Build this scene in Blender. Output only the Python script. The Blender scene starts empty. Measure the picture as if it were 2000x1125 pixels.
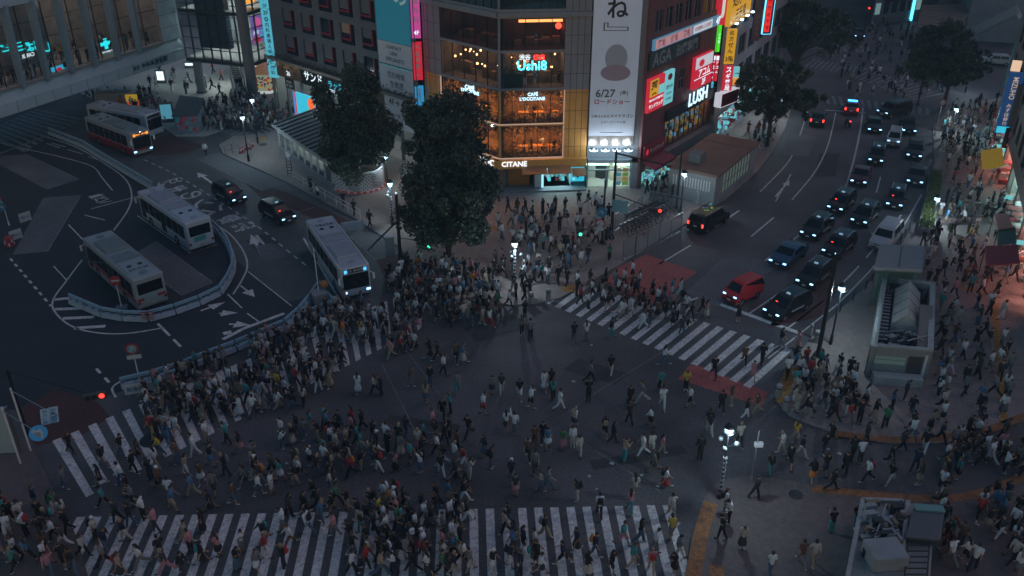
import bpy, bmesh, math, random
from mathutils import Vector, Matrix, noise as mnoise
R_ = math.radians
SC = bpy.context.scene
COL = SC.collection
random.seed(7)

# ------------------------------------------------------------------ camera, sky, exposure
TH, FPX, CAMH = R_(28.5), 1740.0, 36.0
cam_d = bpy.data.cameras.new("camera"); cam = bpy.data.objects.new("camera", cam_d); COL.objects.link(cam)
cam.location = (0, 0, CAMH); cam.rotation_euler = (math.pi/2 - TH, 0, 0)
cam_d.sensor_width = 36; cam_d.lens = FPX/2000*36; cam_d.clip_end = 3000; cam_d.clip_start = .5
SC.camera = cam
W = bpy.data.worlds.new("World"); SC.world = W; W.use_nodes = True
wn = W.node_tree; sky = wn.nodes.new('ShaderNodeTexSky'); sky.sky_type = 'NISHITA'; sky.sun_disc = False
SUN_EL, SUN_ROT = R_(6.4), R_(200)
sky.sun_elevation = SUN_EL; sky.sun_rotation = SUN_ROT; sky.air_density = 1.6; sky.dust_density = .4; sky.ozone_density = 4.4
wn.links.new(sky.outputs[0], wn.nodes['Background'].inputs[0]); wn.nodes['Background'].inputs[1].default_value = .12
sl = bpy.data.lights.new("sun", 'SUN'); sl.energy = .40; sl.angle = R_(60); sl.color = (1, .66, .70)
so = bpy.data.objects.new("sun", sl); COL.objects.link(so); so.rotation_euler = (R_(-8), R_(48), 0)
SC.view_settings.view_transform = 'Standard'; SC.view_settings.look = 'None'; SC.view_settings.gamma = 1
SC.view_settings.use_curve_mapping = False; SC.view_settings.exposure = 0.2
SC.render.engine = 'CYCLES'; SC.cycles.use_denoising = True; SC.cycles.max_bounces = 5
SC.cycles.diffuse_bounces = 2; SC.cycles.glossy_bounces = 3; SC.cycles.transmission_bounces = 3; SC.cycles.transparent_max_bounces = 8
SC.cycles.sample_clamp_indirect = 3.0; SC.cycles.caustics_reflective = False; SC.cycles.caustics_refractive = False

# ------------------------------------------------------------------ where a thing seen in the photo stands on the ground
CT, ST = math.cos(TH), math.sin(TH)
def ray(px, py):
    a, b = (px-1000)/FPX, (562.5-py)/FPX
    return Vector((a, CT + b*ST, -ST + b*CT))
def P(px, py, z=0.0):
    d = ray(px, py); t = (z-CAMH)/d.z
    return Vector((d.x*t, d.y*t, z))
def hz(base, py):                       # height of the point of a vertical line over base that shows at row py
    d = ray(1000, py); return CAMH + d.z*base.y/d.y
def pxm(base):                          # picture units per metre at a place
    return FPX/(base.y*CT + (CAMH-base.z)*ST)

# ------------------------------------------------------------------ mesh helpers
class MB:
    def __init__(s): s.v = []; s.f = []; s.m = []
    def face(s, pts, m=0):
        i = len(s.v); s.v += [tuple(p) for p in pts]; s.f.append(tuple(range(i, i+len(pts)))); s.m.append(m)
    def box(s, c, sx, sy, sz, rz=0, m=0, top=None):
        # centre of the bottom face c; top=(kx,ky) tapers
        kx, ky = top or (1, 1); C, S = math.cos(rz), math.sin(rz); i = len(s.v)
        for z, ax, ay in ((0, 1, 1), (sz, kx, ky)):
            for x, y in ((-1, -1), (1, -1), (1, 1), (-1, 1)):
                X, Y = x*sx/2*ax, y*sy/2*ay
                s.v.append((c[0]+X*C-Y*S, c[1]+X*S+Y*C, c[2]+z))
        for f in ((3, 2, 1, 0), (4, 5, 6, 7), (0, 1, 5, 4), (1, 2, 6, 5), (2, 3, 7, 6), (3, 0, 4, 7)):
            s.f.append(tuple(i+k for k in f)); s.m.append(m)
    def bar(s, a, b, w, h=None, m=0, up=Vector((0, 0, 1))):
        a, b = Vector(a), Vector(b); h = h or w; d = (b-a).normalized()
        if abs(d.dot(up)) > .99: up = Vector((1, 0, 0))
        r = d.cross(up).normalized(); u = r.cross(d); i = len(s.v)
        for p in (a, b):
            for x, y in ((-1, -1), (1, -1), (1, 1), (-1, 1)): s.v.append(tuple(p + r*(x*w/2) + u*(y*h/2)))
        for f in ((3, 2, 1, 0), (4, 5, 6, 7), (0, 1, 5, 4), (1, 2, 6, 5), (2, 3, 7, 6), (3, 0, 4, 7)):
            s.f.append(tuple(i+k for k in f)); s.m.append(m)
    def tube(s, pts, rad, n=8, m=0, cap=True):
        pts = [Vector(p) for p in pts]; rad = rad if isinstance(rad, (list, tuple)) else [rad]*len(pts); rings = []
        for k, p in enumerate(pts):
            d = (pts[min(k+1, len(pts)-1)] - pts[max(k-1, 0)]).normalized()
            a = Vector((0, 0, 1)) if abs(d.z) < .9 else Vector((1, 0, 0))
            r = d.cross(a).normalized(); u = r.cross(d); i = len(s.v)
            for j in range(n):
                t = 2*math.pi*j/n; s.v.append(tuple(p + (r*math.cos(t) + u*math.sin(t))*rad[k]))
            rings.append(i)
        for a, b in zip(rings, rings[1:]):
            for j in range(n):
                s.f.append((a+j, a+(j+1) % n, b+(j+1) % n, b+j)); s.m.append(m)
        if cap:
            s.f.append(tuple(rings[0]+j for j in range(n))[::-1]); s.m.append(m)
            s.f.append(tuple(rings[-1]+j for j in range(n))); s.m.append(m)
    def lathe(s, c, prof, n=12, m=0):
        rings = []
        for r, z in prof:
            i = len(s.v); rings.append(i)
            for j in range(n):
                t = 2*math.pi*j/n; s.v.append((c[0]+r*math.cos(t), c[1]+r*math.sin(t), c[2]+z))
        for a, b in zip(rings, rings[1:]):
            for j in range(n): s.f.append((a+j, a+(j+1) % n, b+(j+1) % n, b+j)); s.m.append(m)
        s.f.append(tuple(rings[0]+j for j in range(n))[::-1]); s.m.append(m)
        s.f.append(tuple(rings[-1]+j for j in range(n))); s.m.append(m)
    def prism(s, pts, z0, z1, m=0, mside=None):
        n = len(pts); i = len(s.v); a = sum(pts[k][0]*pts[(k+1) % n][1]-pts[(k+1) % n][0]*pts[k][1] for k in range(n))
        if a < 0: pts = list(pts)[::-1]
        for z in (z0, z1): s.v += [(p[0], p[1], z) for p in pts]
        s.f.append(tuple(i+k for k in range(n))[::-1]); s.m.append(m); s.f.append(tuple(i+n+k for k in range(n))); s.m.append(m)
        for k in range(n):
            s.f.append((i+k, i+(k+1) % n, i+n+(k+1) % n, i+n+k)); s.m.append(m if mside is None else mside)
    def sphere(s, c, r, m=0, n=8, sc=(1, 1, 1)):
        c = Vector(c); rings = []
        for a in range(1, n):
            t = math.pi*a/n; i = len(s.v); rings.append(i)
            for j in range(n*2):
                q = math.pi*j/n
                s.v.append((c.x+r*sc[0]*math.sin(t)*math.cos(q), c.y+r*sc[1]*math.sin(t)*math.sin(q), c.z+r*sc[2]*math.cos(t)))
        N = n*2
        for a, b in zip(rings, rings[1:]):
            for j in range(N): s.f.append((a+j, b+j, b+(j+1) % N, a+(j+1) % N)); s.m.append(m)
        t = len(s.v); s.v += [(c.x, c.y, c.z+r*sc[2]), (c.x, c.y, c.z-r*sc[2])]
        for j in range(N):
            s.f.append((t, rings[0]+j, rings[0]+(j+1) % N)); s.m.append(m)
            s.f.append((t+1, rings[-1]+(j+1) % N, rings[-1]+j)); s.m.append(m)
    def mesh(s, name, mats, smooth=False):
        me = bpy.data.meshes.new(name); me.from_pydata(s.v, [], s.f)
        for m in (mats if isinstance(mats, (list, tuple)) else [mats]): me.materials.append(m)
        me.polygons.foreach_set('material_index', s.m)
        if smooth: me.polygons.foreach_set('use_smooth', [True]*len(s.f))
        me.update(); return me
    def build(s, name, mats, parent=None, smooth=False, bevel=0, seg=2):
        if parent is not None:                  # points are given in the place; a child keeps them relative to its thing
            L = Vector(); q = parent
            while q is not None: L += q.location; q = q.parent
            if L.length > 0: s.v = [(x-L.x, y-L.y, z-L.z) for x, y, z in s.v]
        o = bpy.data.objects.new(name, s.mesh(name, mats, smooth)); COL.objects.link(o)
        if parent is not None: o.parent = parent
        if bevel:
            md = o.modifiers.new('bevel', 'BEVEL'); md.width = bevel; md.segments = seg; md.limit_method = 'ANGLE'
        return o

def tag(o, label=None, cat=None, group=None, kind=None):
    if label: o['label'] = label
    if cat: o['category'] = cat
    if group: o['group'] = group
    if kind: o['kind'] = kind
    return o
def empty(name, loc=(0, 0, 0), rz=0, label=None, cat=None, group=None):
    o = bpy.data.objects.new(name, None); COL.objects.link(o); o.location = loc; o.rotation_euler = (0, 0, rz)
    o.empty_display_size = .2
    return tag(o, label, cat, group)
def struct(o): o['kind'] = 'structure'; return o
def copy_tree(o, parent=None):
    c = o.copy(); COL.objects.link(c)
    if parent is not None: c.parent = parent
    for ch in list(o.children): copy_tree(ch, c)
    return c

# ------------------------------------------------------------------ materials
MATS = {}
def mat(name, col, rough=.6, metal=0, emit=None, es=1.0, var=.0, scale=3.0, bump=0, alpha=1, spec=.5, coat=0):
    if name in MATS: return MATS[name]
    m = bpy.data.materials.new(name); m.use_nodes = True; MATS[name] = m
    nt = m.node_tree; b = nt.nodes['Principled BSDF']
    b.inputs['Base Color'].default_value = (*col, 1); b.inputs['Roughness'].default_value = rough
    b.inputs['Metallic'].default_value = metal; b.inputs['Specular IOR Level'].default_value = spec
    b.inputs['Coat Weight'].default_value = coat
    if emit is not None:
        b.inputs['Emission Color'].default_value = (*emit, 1); b.inputs['Emission Strength'].default_value = es
    if var or bump:
        tc = nt.nodes.new('ShaderNodeTexCoord'); n = nt.nodes.new('ShaderNodeTexNoise'); n.inputs['Scale'].default_value = scale
        n.inputs['Detail'].default_value = 5; n.inputs['Roughness'].default_value = .65
        nt.links.new(tc.outputs['Object'], n.inputs['Vector'])
        if var:
            r = nt.nodes.new('ShaderNodeValToRGB'); e = r.color_ramp.elements
            e[0].position, e[1].position = .3, .7
            e[0].color = (*[c*(1-var) for c in col], 1); e[1].color = (*[min(1, c*(1+var)) for c in col], 1)
            nt.links.new(n.outputs[0], r.inputs[0]); nt.links.new(r.outputs[0], b.inputs['Base Color'])
        if bump:
            bp = nt.nodes.new('ShaderNodeBump'); bp.inputs['Strength'].default_value = bump; bp.inputs['Distance'].default_value = .02
            nt.links.new(n.outputs[0], bp.inputs['Height']); nt.links.new(bp.outputs[0], b.inputs['Normal'])
    if alpha < 1: b.inputs['Alpha'].default_value = alpha
    return m
def glow(name, col, s): return mat('glow_'+name, (.02, .02, .02), .5, emit=col, es=s)
def glass(name, tint=(.02, .05, .06), a=.35, rough=.05):
    return mat('glass_'+name, tint, rough, alpha=a, spec=.6)
def worn(name, col, col2, rough=.85, s1=.25, s2=9, wear=.0, under=(.03, .03, .034), brick=None, grain=.42):
    # stone, asphalt and paint: broad stains, fine grain, worn-through patches, optional paving joints
    if name in MATS: return MATS[name]
    m = bpy.data.materials.new(name); m.use_nodes = True; MATS[name] = m; nt = m.node_tree; N = nt.nodes; L = nt.links
    b = N['Principled BSDF']; b.inputs['Roughness'].default_value = rough
    tc = N.new('ShaderNodeTexCoord'); geo = N.new('ShaderNodeNewGeometry')
    n1 = N.new('ShaderNodeTexNoise'); n1.inputs['Scale'].default_value = s1; n1.inputs['Detail'].default_value = 8; n1.inputs['Roughness'].default_value = .6
    n2 = N.new('ShaderNodeTexNoise'); n2.inputs['Scale'].default_value = s2*.55; n2.inputs['Detail'].default_value = 6; n2.inputs['Roughness'].default_value = .8
    for n in (n1, n2): L.new(geo.outputs['Position'], n.inputs['Vector'])
    mx = N.new('ShaderNodeMix'); mx.data_type = 'RGBA'; mx.inputs[6].default_value = (*col, 1); mx.inputs[7].default_value = (*col2, 1)
    rp = N.new('ShaderNodeValToRGB'); rp.color_ramp.elements[0].position = .35; rp.color_ramp.elements[1].position = .68
    L.new(n1.outputs[0], rp.inputs[0]); L.new(rp.outputs[0], mx.inputs[0]); out = mx.outputs[2]
    m2 = N.new('ShaderNodeMix'); m2.data_type = 'RGBA'; m2.blend_type = 'MULTIPLY'; m2.inputs[0].default_value = 1
    r2 = N.new('ShaderNodeValToRGB'); r2.color_ramp.elements[0].position = .36; r2.color_ramp.elements[1].position = .64
    r2.color_ramp.elements[0].color = (1-grain, 1-grain, 1-grain, 1); r2.color_ramp.elements[1].color = (1+grain*.8, 1+grain*.8, 1+grain*.8, 1)
    L.new(n2.outputs[0], r2.inputs[0]); L.new(out, m2.inputs[6]); L.new(r2.outputs[0], m2.inputs[7]); out = m2.outputs[2]
    if brick:
        bt = N.new('ShaderNodeTexBrick'); bt.inputs['Scale'].default_value = brick; bt.inputs['Mortar Size'].default_value = .015
        bt.inputs['Color1'].default_value = (1, 1, 1, 1); bt.inputs['Color2'].default_value = (.86, .86, .86, 1); bt.inputs['Mortar'].default_value = (.6, .6, .6, 1)
        mp = N.new('ShaderNodeMapping'); mp.inputs['Rotation'].default_value = (0, 0, R_(44)); L.new(geo.outputs['Position'], mp.inputs[0]); L.new(mp.outputs[0], bt.inputs[0])
        m3 = N.new('ShaderNodeMix'); m3.data_type = 'RGBA'; m3.blend_type = 'MULTIPLY'; m3.inputs[0].default_value = 1
        L.new(out, m3.inputs[6]); L.new(bt.outputs[0], m3.inputs[7]); out = m3.outputs[2]
    if wear:
        n3 = N.new('ShaderNodeTexNoise'); n3.inputs['Scale'].default_value = 2.2; n3.inputs['Detail'].default_value = 10; n3.inputs['Roughness'].default_value = .75
        L.new(geo.outputs['Position'], n3.inputs['Vector']); r3 = N.new('ShaderNodeValToRGB')
        r3.color_ramp.elements[0].position = .60-wear*.2; r3.color_ramp.elements[1].position = .70-wear*.1
        L.new(n3.outputs[0], r3.inputs[0]); m4 = N.new('ShaderNodeMix'); m4.data_type = 'RGBA'; m4.inputs[7].default_value = (*under, 1)
        ml = N.new('ShaderNodeMath'); ml.operation = 'MULTIPLY'; ml.inputs[1].default_value = wear; L.new(r3.outputs[0], ml.inputs[0])
        L.new(ml.outputs[0], m4.inputs[0]); L.new(out, m4.inputs[6]); out = m4.outputs[2]
    L.new(out, b.inputs['Base Color'])
    bp = N.new('ShaderNodeBump'); bp.inputs['Strength'].default_value = .25; bp.inputs['Distance'].default_value = .01
    L.new(n2.outputs[0], bp.inputs['Height']); L.new(bp.outputs[0], b.inputs['Normal'])
    return m
M_ASPH = worn('asphalt', (.060, .058, .063), (.122, .115, .120), .7, .14, 10)
M_ASPH2 = worn('new_asphalt', (.02, .026, .034), (.030, .036, .046), .75)  # terminal asphalt with the corner's dim light put into its colour
M_PATCH = worn('asphalt_patch', (.046, .046, .05), (.064, .062, .066), .85, .5, 12)
M_CONC = worn('bay_concrete', (.11, .115, .125), (.16, .16, .17), .85)
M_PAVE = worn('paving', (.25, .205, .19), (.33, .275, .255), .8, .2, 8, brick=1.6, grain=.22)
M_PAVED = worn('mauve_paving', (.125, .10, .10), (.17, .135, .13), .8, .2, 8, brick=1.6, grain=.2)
M_PAVEL = worn('pale_paving', (.36, .36, .35), (.44, .44, .42), .8, .2, 8, brick=1.2, grain=.15)
M_PAINT = worn('road_paint', (.56, .54, .53), (.68, .66, .65), .7, .5, 7, wear=.4)
M_PAINTF = worn('faded_paint', (.24, .25, .27), (.32, .33, .34), .75, .5, 7, wear=.8)
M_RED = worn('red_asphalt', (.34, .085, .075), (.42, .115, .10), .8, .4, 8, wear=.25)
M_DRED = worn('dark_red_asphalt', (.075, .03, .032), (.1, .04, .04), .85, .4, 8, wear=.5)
M_YEL = worn('tactile_yellow', (.34, .17, .04), (.42, .22, .05), .8, .5, 10, wear=.3)
M_ORG = worn('tactile_orange', (.27, .11, .04), (.33, .14, .05), .8, .5, 10, wear=.6)
M_KERB = worn('kerb_stone', (.2, .2, .2), (.28, .28, .27), .8)
M_STEEL = mat('steel', (.35, .37, .4), .35, .9); M_DARK = mat('dark_metal', (.02, .025, .03), .45, .3)
M_BLACK = mat('black_plastic', (.012, .012, .014), .5); M_WHITE = mat('white_paint', (.62, .64, .66), .5, var=.08)
M_CONCW = mat('wall_concrete', (.24, .25, .27), .8, var=.15, scale=.8)

# ------------------------------------------------------------------ lettering
_tc = {}
def glyphs(text, bold=False):
    k = (text, bold)
    if k in _tc: return _tc[k]
    cu = bpy.data.curves.new('lettering', 'FONT'); cu.body = text; cu.size = 1; cu.resolution_u = 2
    if bold: cu.offset = .018
    o = bpy.data.objects.new('lettering', cu); COL.objects.link(o)
    dg = bpy.context.evaluated_depsgraph_get(); dg.update(); me = bpy.data.meshes.new_from_object(o.evaluated_get(dg))
    v = [tuple(x.co[:2]) for x in me.vertices]; f = [tuple(p.vertices) for p in me.polygons]
    bpy.data.objects.remove(o); bpy.data.curves.remove(cu); bpy.data.meshes.remove(me)
    if v:
        x0, x1 = min(a[0] for a in v), max(a[0] for a in v); y0, y1 = min(a[1] for a in v), max(a[1] for a in v)
        w, h = max(x1-x0, .01), max(y1-y0, .01); v = [((a[0]-x0)/w, (a[1]-y0)/h) for a in v]
    else: w = h = 1
    _tc[k] = (v, f, w, h); return _tc[k]
def put_text(mb, text, fn, m=0, bold=True, mirror=False):
    # fn maps (0..1, 0..1) of the text's box to a point
    v, f, w, h = glyphs(text, bold); i = len(mb.v)
    mb.v += [tuple(fn(1-a if mirror else a, b)) for a, b in v]
    for q in f: mb.f.append(tuple(i+k for k in q)); mb.m.append(m)

class Fac:
    """a vertical plane through ground points a, b, outward side towards the square"""
    def __init__(s, a, b):
        s.a = Vector((a[0], a[1])); s.b = Vector((b[0], b[1])); s.len = (s.b-s.a).length; s.d = (s.b-s.a)/s.len
        s.n = Vector((s.d.y, -s.d.x))
        if s.n.dot(-s.a) < 0: s.n = -s.n
        s.rz = math.atan2(s.d.y, s.d.x)
    def pt(s, u, z, o=0):
        q = s.a + s.d*u + s.n*o; return Vector((q.x, q.y, z))
    def uv(s, px, py, off=0):
        d = ray(px, py); t = (s.a + s.n*off).dot(s.n)/Vector((d.x, d.y)).dot(s.n)
        q = Vector((d.x*t, d.y*t)); return (q-s.a).dot(s.d), CAMH + d.z*t
    def rect(s, x0, y0, x1, y1, off=0):
        u0, z1 = s.uv(x0, y0, off); u1, z0 = s.uv(x1, y1, off); return u0, u1, z0, z1
    def rectc(s, x0, x1, yc0, yc1, off=0):     # rows read at the middle column
        xm = (x0+x1)/2; u0 = s.uv(x0, (yc0+yc1)/2, off)[0]; u1 = s.uv(x1, (yc0+yc1)/2, off)[0]
        return u0, u1, s.uv(xm, yc1, off)[1], s.uv(xm, yc0, off)[1]
    def box(s, mb, u0, u1, z0, z1, o0, o1, m=0):
        p = [s.pt(u, z, o) for z in (z0, z1) for u, o in ((u0, o0), (u1, o0), (u1, o1), (u0, o1))]; i = len(mb.v)
        mb.v += [tuple(q) for q in p]
        for f in ((3, 2, 1, 0), (4, 5, 6, 7), (0, 1, 5, 4), (1, 2, 6, 5), (2, 3, 7, 6), (3, 0, 4, 7)):
            mb.f.append(tuple(i+k for k in f)); mb.m.append(m)
    def text(s, mb, text, u0, u1, z0, z1, o, m=0, bold=True, mirror=False, fit=False):
        if fit:
            v, f, w, h = glyphs(text, bold); k = min((u1-u0)/w, (z1-z0)/h); cu, cz = (u0+u1)/2, (z0+z1)/2
            u0, u1, z0, z1 = cu-w*k/2, cu+w*k/2, cz-h*k/2, cz+h*k/2
        put_text(mb, text, lambda a, b: s.pt(u0+(u1-u0)*a, z0+(z1-z0)*b, o), m, bold, mirror)
    def vtext(s, mb, text, u0, u1, z0, z1, o, m=0, bold=True):
        n = len(text); h = (z1-z0)/n
        for k, c in enumerate(text):
            if c.strip():
                t, b = z1-h*(k+.08), z1-h*(k+.92); mid = (t+b)/2
                if c in 'ー': 
                    s.box(mb, (u0+u1)/2-(u1-u0)*.06, (u0+u1)/2+(u1-u0)*.06, b, t, o-.02, o+.002, m); continue
                s.text(mb, c, u0, u1, b, t, o, m, bold, fit=True)
# ================================================================== GROUND, KERBS, PAINT
def sheet(name, polys, z, m, thick=0):
    mb = MB()
    for pts in polys:
        q = [P(x, y) for x, y in pts]
        if thick: mb.prism([(a.x, a.y) for a in q], z-thick, z, 0, 1)
        else:
            a = sum(q[k].x*q[(k+1) % len(q)].y-q[(k+1) % len(q)].x*q[k].y for k in range(len(q)))
            if a < 0: q = q[::-1]
            mb.face([(p.x, p.y, z) for p in q])
    return struct(mb.build(name, m))
mb = MB(); mb.face([(-300, -10, 0), (300, -10, 0), (300, 520, 0), (-300, 520, 0)]); struct(mb.build('road', M_ASPH))
SQ = [(436,302),(560,357),(694,429),(785,488),(812,530),(860,568),(930,592),(1005,598),(1050,594),(1093,584),(1150,553),(1205,522),(1300,463),(1420,388),(1480,335),(1512,295),(1532,255),(1545,215),(1552,180),(1520,120),(1480,40),(1300,-200),(560,40),(575,235),(520,262),(455,268),(428,285)]
ST_ = [(165,188),(250,218),(310,245),(345,268),(400,268),(436,255),(450,235),(570,215),(640,120),(600,-60),(100,-60),(60,120)]
RT = [(1562,690),(1535,725),(1518,755),(1517,785),(1540,812),(1590,835),(1650,852),(1740,868),(1830,868),(1920,852),(2060,800),(2600,640),(2600,170),(2100,160),(1960,190),(1850,215),(1822,250),(1824,320),(1812,385),(1785,440),(1735,520),(1655,592),(1590,655)]
BR = [(1338,1240),(1340,1125),(1350,1050),(1368,990),(1390,952),(1425,936),(1470,931),(1540,941),(1620,952),(1740,968),(1830,976),(1900,965),(2060,915),(2600,900),(2600,1300)]
BL = [(-500,800),(40,850),(72,890),(118,985),(150,1050),(172,1125),(180,1250),(-500,1250)]
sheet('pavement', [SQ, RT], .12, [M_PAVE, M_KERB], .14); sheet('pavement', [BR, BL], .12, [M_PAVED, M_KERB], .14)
sheet('station_forecourt', [ST_], .121, [M_PAVEL, M_KERB], .14)
def cr(pts, n=6):
    if len(pts) < 3: return pts
    out = []; q = [pts[0]]+pts+[pts[-1]]
    for i in range(1, len(q)-2):
        p0, p1, p2, p3 = q[i-1:i+3]
        for k in range(n):
            t = k/n; out.append(tuple(.5*((2*p1[j])+(-p0[j]+p2[j])*t+(2*p0[j]-5*p1[j]+4*p2[j]-p3[j])*t*t+(-p0[j]+3*p1[j]-3*p2[j]+p3[j])*t**3) for j in (0, 1)))
    out.append(tuple(pts[-1])); return out
def gline(mb, pts, w=.15, z=.004, dash=None, smooth=True):
    q = [P(*p) for p in pts]; q = [Vector((*a, z)) for a in cr([(v.x, v.y) for v in q])] if smooth else [Vector((v.x, v.y, z)) for v in q]
    if dash:                                    # resample into dashes
        on, off = dash; L = [0]
        for a, b in zip(q, q[1:]): L.append(L[-1]+(b-a).length)
        def at(s):
            for k in range(len(q)-1):
                if L[k+1] >= s: return q[k].lerp(q[k+1], (s-L[k])/max(L[k+1]-L[k], 1e-6))
            return q[-1]
        s = 0
        while s < L[-1]-.1: strip(mb, [at(s), at(min(s+on, L[-1]))], w); s += on+off
    else: strip(mb, q, w)
def strip(mb, q, w):
    lr = []
    for k, p in enumerate(q):
        d = (q[min(k+1, len(q)-1)]-q[max(k-1, 0)]).normalized(); n = Vector((-d.y, d.x, 0))*w/2; lr.append((p-n, p+n))
    for a, b in zip(lr, lr[1:]): mb.face([a[0], b[0], b[1], a[1]])
def zebra(name, a0, a1, b0, b1, n, m=M_PAINT, duty=.48, skip=(), z=.008, short={}):
    # edges a0-b0 and a1-b1, n stripes
    A0, A1, B0, B1 = [P(*p) for p in (a0, a1, b0, b1)]; mb = MB()
    for k in range(n):
        if k in skip: continue
        t0 = k/n; t1 = (k+duty)/n
        c = [A0.lerp(B0, t0), A0.lerp(B0, t1), A1.lerp(B1, t1), A1.lerp(B1, t0)]
        if k in short: f0, f1 = short[k]; c = [c[0].lerp(c[3], f0), c[1].lerp(c[2], f0), c[1].lerp(c[2], f1), c[0].lerp(c[3], f1)]
        mb.face([(p.x, p.y, z) for p in c][::-1])
    return struct(mb.build(name, m))
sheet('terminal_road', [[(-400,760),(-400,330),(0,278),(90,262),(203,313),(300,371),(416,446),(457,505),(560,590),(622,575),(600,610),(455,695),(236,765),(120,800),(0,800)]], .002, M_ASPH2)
sheet('road_patch', [[(905,640),(1000,612),(1040,640),(930,668)],[(1130,700),(1230,730),(1200,752),(1100,722)],[(760,810),(900,830),(890,850),(750,826)],[(1150,900),(1330,870),(1345,885),(1160,918)],[(1400,520),(1440,505),(1460,520),(1415,535)],[(1600,300),(1640,300),(1632,345),(1590,345)],[(640,520),(600,490),(585,500),(640,560)],[(480,470),(520,455),(545,475),(500,490)]], .0026, M_PATCH)
# coloured and concrete patches
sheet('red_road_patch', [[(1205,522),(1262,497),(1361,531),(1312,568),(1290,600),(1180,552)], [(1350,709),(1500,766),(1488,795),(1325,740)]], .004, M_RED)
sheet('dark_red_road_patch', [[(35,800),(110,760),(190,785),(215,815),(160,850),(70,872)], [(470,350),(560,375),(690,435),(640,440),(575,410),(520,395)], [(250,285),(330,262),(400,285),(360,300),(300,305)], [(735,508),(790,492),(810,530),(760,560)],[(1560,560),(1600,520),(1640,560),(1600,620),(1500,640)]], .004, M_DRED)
sheet('bus_bay', [[(49,301),(155,350),(91,370),(0,322),(-60,310)], [(84,387),(158,381),(93,491),(25,497)], [(304,471),(416,552),(355,577),(245,505)], [(383,309),(430,297),(560,357),(512,372)], [(684,462),(710,440),(788,492),(731,507)], [(500,480),(530,474),(562,500),(518,514)], [(1545,263),(1594,267),(1579,306),(1530,302)], [(1470,545),(1530,520),(1480,505),(1410,505),(1340,570),(1400,600)]], .006, M_CONC)
# zebra crossings
zebra('zebra_crossing', (66,877), (135,988), (850,548), (852,627), 29, duty=.47, skip=(0,28), short={1:(0,1),2:(0,.93)})
zebra('zebra_crossing', (150,1010), (30,1230), (1325,986), (1400,1230), 37, duty=.52)
zebra('zebra_crossing', (1120,548), (1064,590), (1562,688), (1478,764), 18, duty=.5)
zebra('zebra_crossing', (1610,185), (1615,203), (1822,212), (1822,226), 15, m=M_PAINTF, duty=.5)
zebra('zebra_crossing', (1690,132), (1660,150), (1850,185), (1790,197), 15, m=M_PAINTF, duty=.5)
zebra('zebra_crossing', (1590,115), (1570,130), (1690,132), (1680,150), 11, m=M_PAINTF, duty=.5)
zebra('zebra_crossing', (1600,88), (1604,102), (1700,88), (1706,102), 9, m=M_PAINTF, duty=.5)
zebra('zebra_crossing', (70,212), (160,232), (-40,262), (40,300), 11, m=M_PAINTF, duty=.5)
zebra('zebra_crossing', (432,258), (452,252), (475,275), (498,262), 6, m=M_PAINTF, duty=.5, z=.008)
zebra('zebra_crossing', (500,262), (540,278), (560,222), (590,236), 8, m=M_PAINTF, duty=.5, z=.126)
# painted lines
mb = MB()
def ln(pts, w=.15, **k): gline(mb, pts, w, **k)
ln([(1484,375),(1530,328),(1550,298),(1567,250),(1578,215)], .13); ln([(1287,516),(1349,479)], .18); ln([(1396,444),(1444,411)], .18); ln([(1467,462),(1511,425)], .15)
ln([(1547,390),(1590,338),(1614,292),(1626,250),(1632,220)], .14); ln([(1515,393),(1545,340)], .12)
ln([(1310,600),(1440,551),(1500,505),(1585,440),(1640,388),(1664,325),(1680,255),(1686,205)], .2)
ln([(1464,612),(1565,540),(1660,450),(1710,380),(1722,330)], .15, dash=(5, 3)); ln([(1540,640),(1640,560),(1720,470),(1760,420)], .15, dash=(6, 2)); ln([(1500,700),(1590,630),(1650,580),(1740,480),(1800,380)], .12)
ln([(1386,587),(1560,650)], .45, smooth=False)
ln([(1612,215),(1690,220)], .3, smooth=False)
# bus terminal curves and bay outlines
ln([(165,420),(205,430),(0,0)][:2], .12, smooth=False)
ln([(92,268),(150,288),(205,320),(245,350),(257,380),(250,410),(222,450)], .15)
ln([(0,278),(60,293),(125,308),(180,325),(200,348),(220,372)], .12)
ln([(178,408),(270,383)], .12, smooth=False); ln([(160,508),(130,548),(104,585),(108,610),(140,637),(190,650),(250,651),(320,640)], .15)
ln([(134,439),(162,468)], .12, smooth=False); ln([(105,520),(131,548)], .12, smooth=False); ln([(20,505),(100,598)], .2, dash=(.7, .7), smooth=False)
ln([(308,632),(353,677)], .2, dash=(2.4, .7), smooth=False); ln([(188,720),(216,750)], .2, dash=(.8, .8), smooth=False); ln([(235,745),(219,758),(226,776)], .15)
ln([(268,421),(372,494),(425,477)], .1, smooth=False); ln([(0,300),(90,265)], .12, smooth=False); ln([(0,279),(55,295)], .12)
for q in ([(91,280),(118,289)], [(100,279),(128,287)], [(132,292),(162,301)], [(172,306),(198,314)]): ln(q, .12, smooth=False)
ln([(420,438),(450,458),(475,490),(483,520),(472,548),(455,575)], .15); ln([(484,530),(570,598)], .1, smooth=False)
ln([(282,312),(340,340),(420,388),(500,440),(572,498),(606,525)], .15, dash=(.8, .8))
ln([(435,663),(475,642),(555,612)], .35, smooth=False); ln([(444,574),(473,602)], .12, smooth=False); ln([(483,612),(505,628)], .12, smooth=False)
ln([(593,465),(666,590)], .2, smooth=False)
struct(mb.build('lane_line', M_PAINT))
mb = MB()
for pts in ([(49,301),(155,350),(91,370)], [(84,387),(158,381),(93,491),(25,497)], [(304,471),(416,552),(355,577)], [(383,309),(512,372),(560,357)], [(578,415),(615,405)], [(684,462),(731,507),(785,491)], [(250,495),(355,577)], [(727,547),(750,540)]): gline(mb, pts, .1, z=.01, smooth=False)
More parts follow.
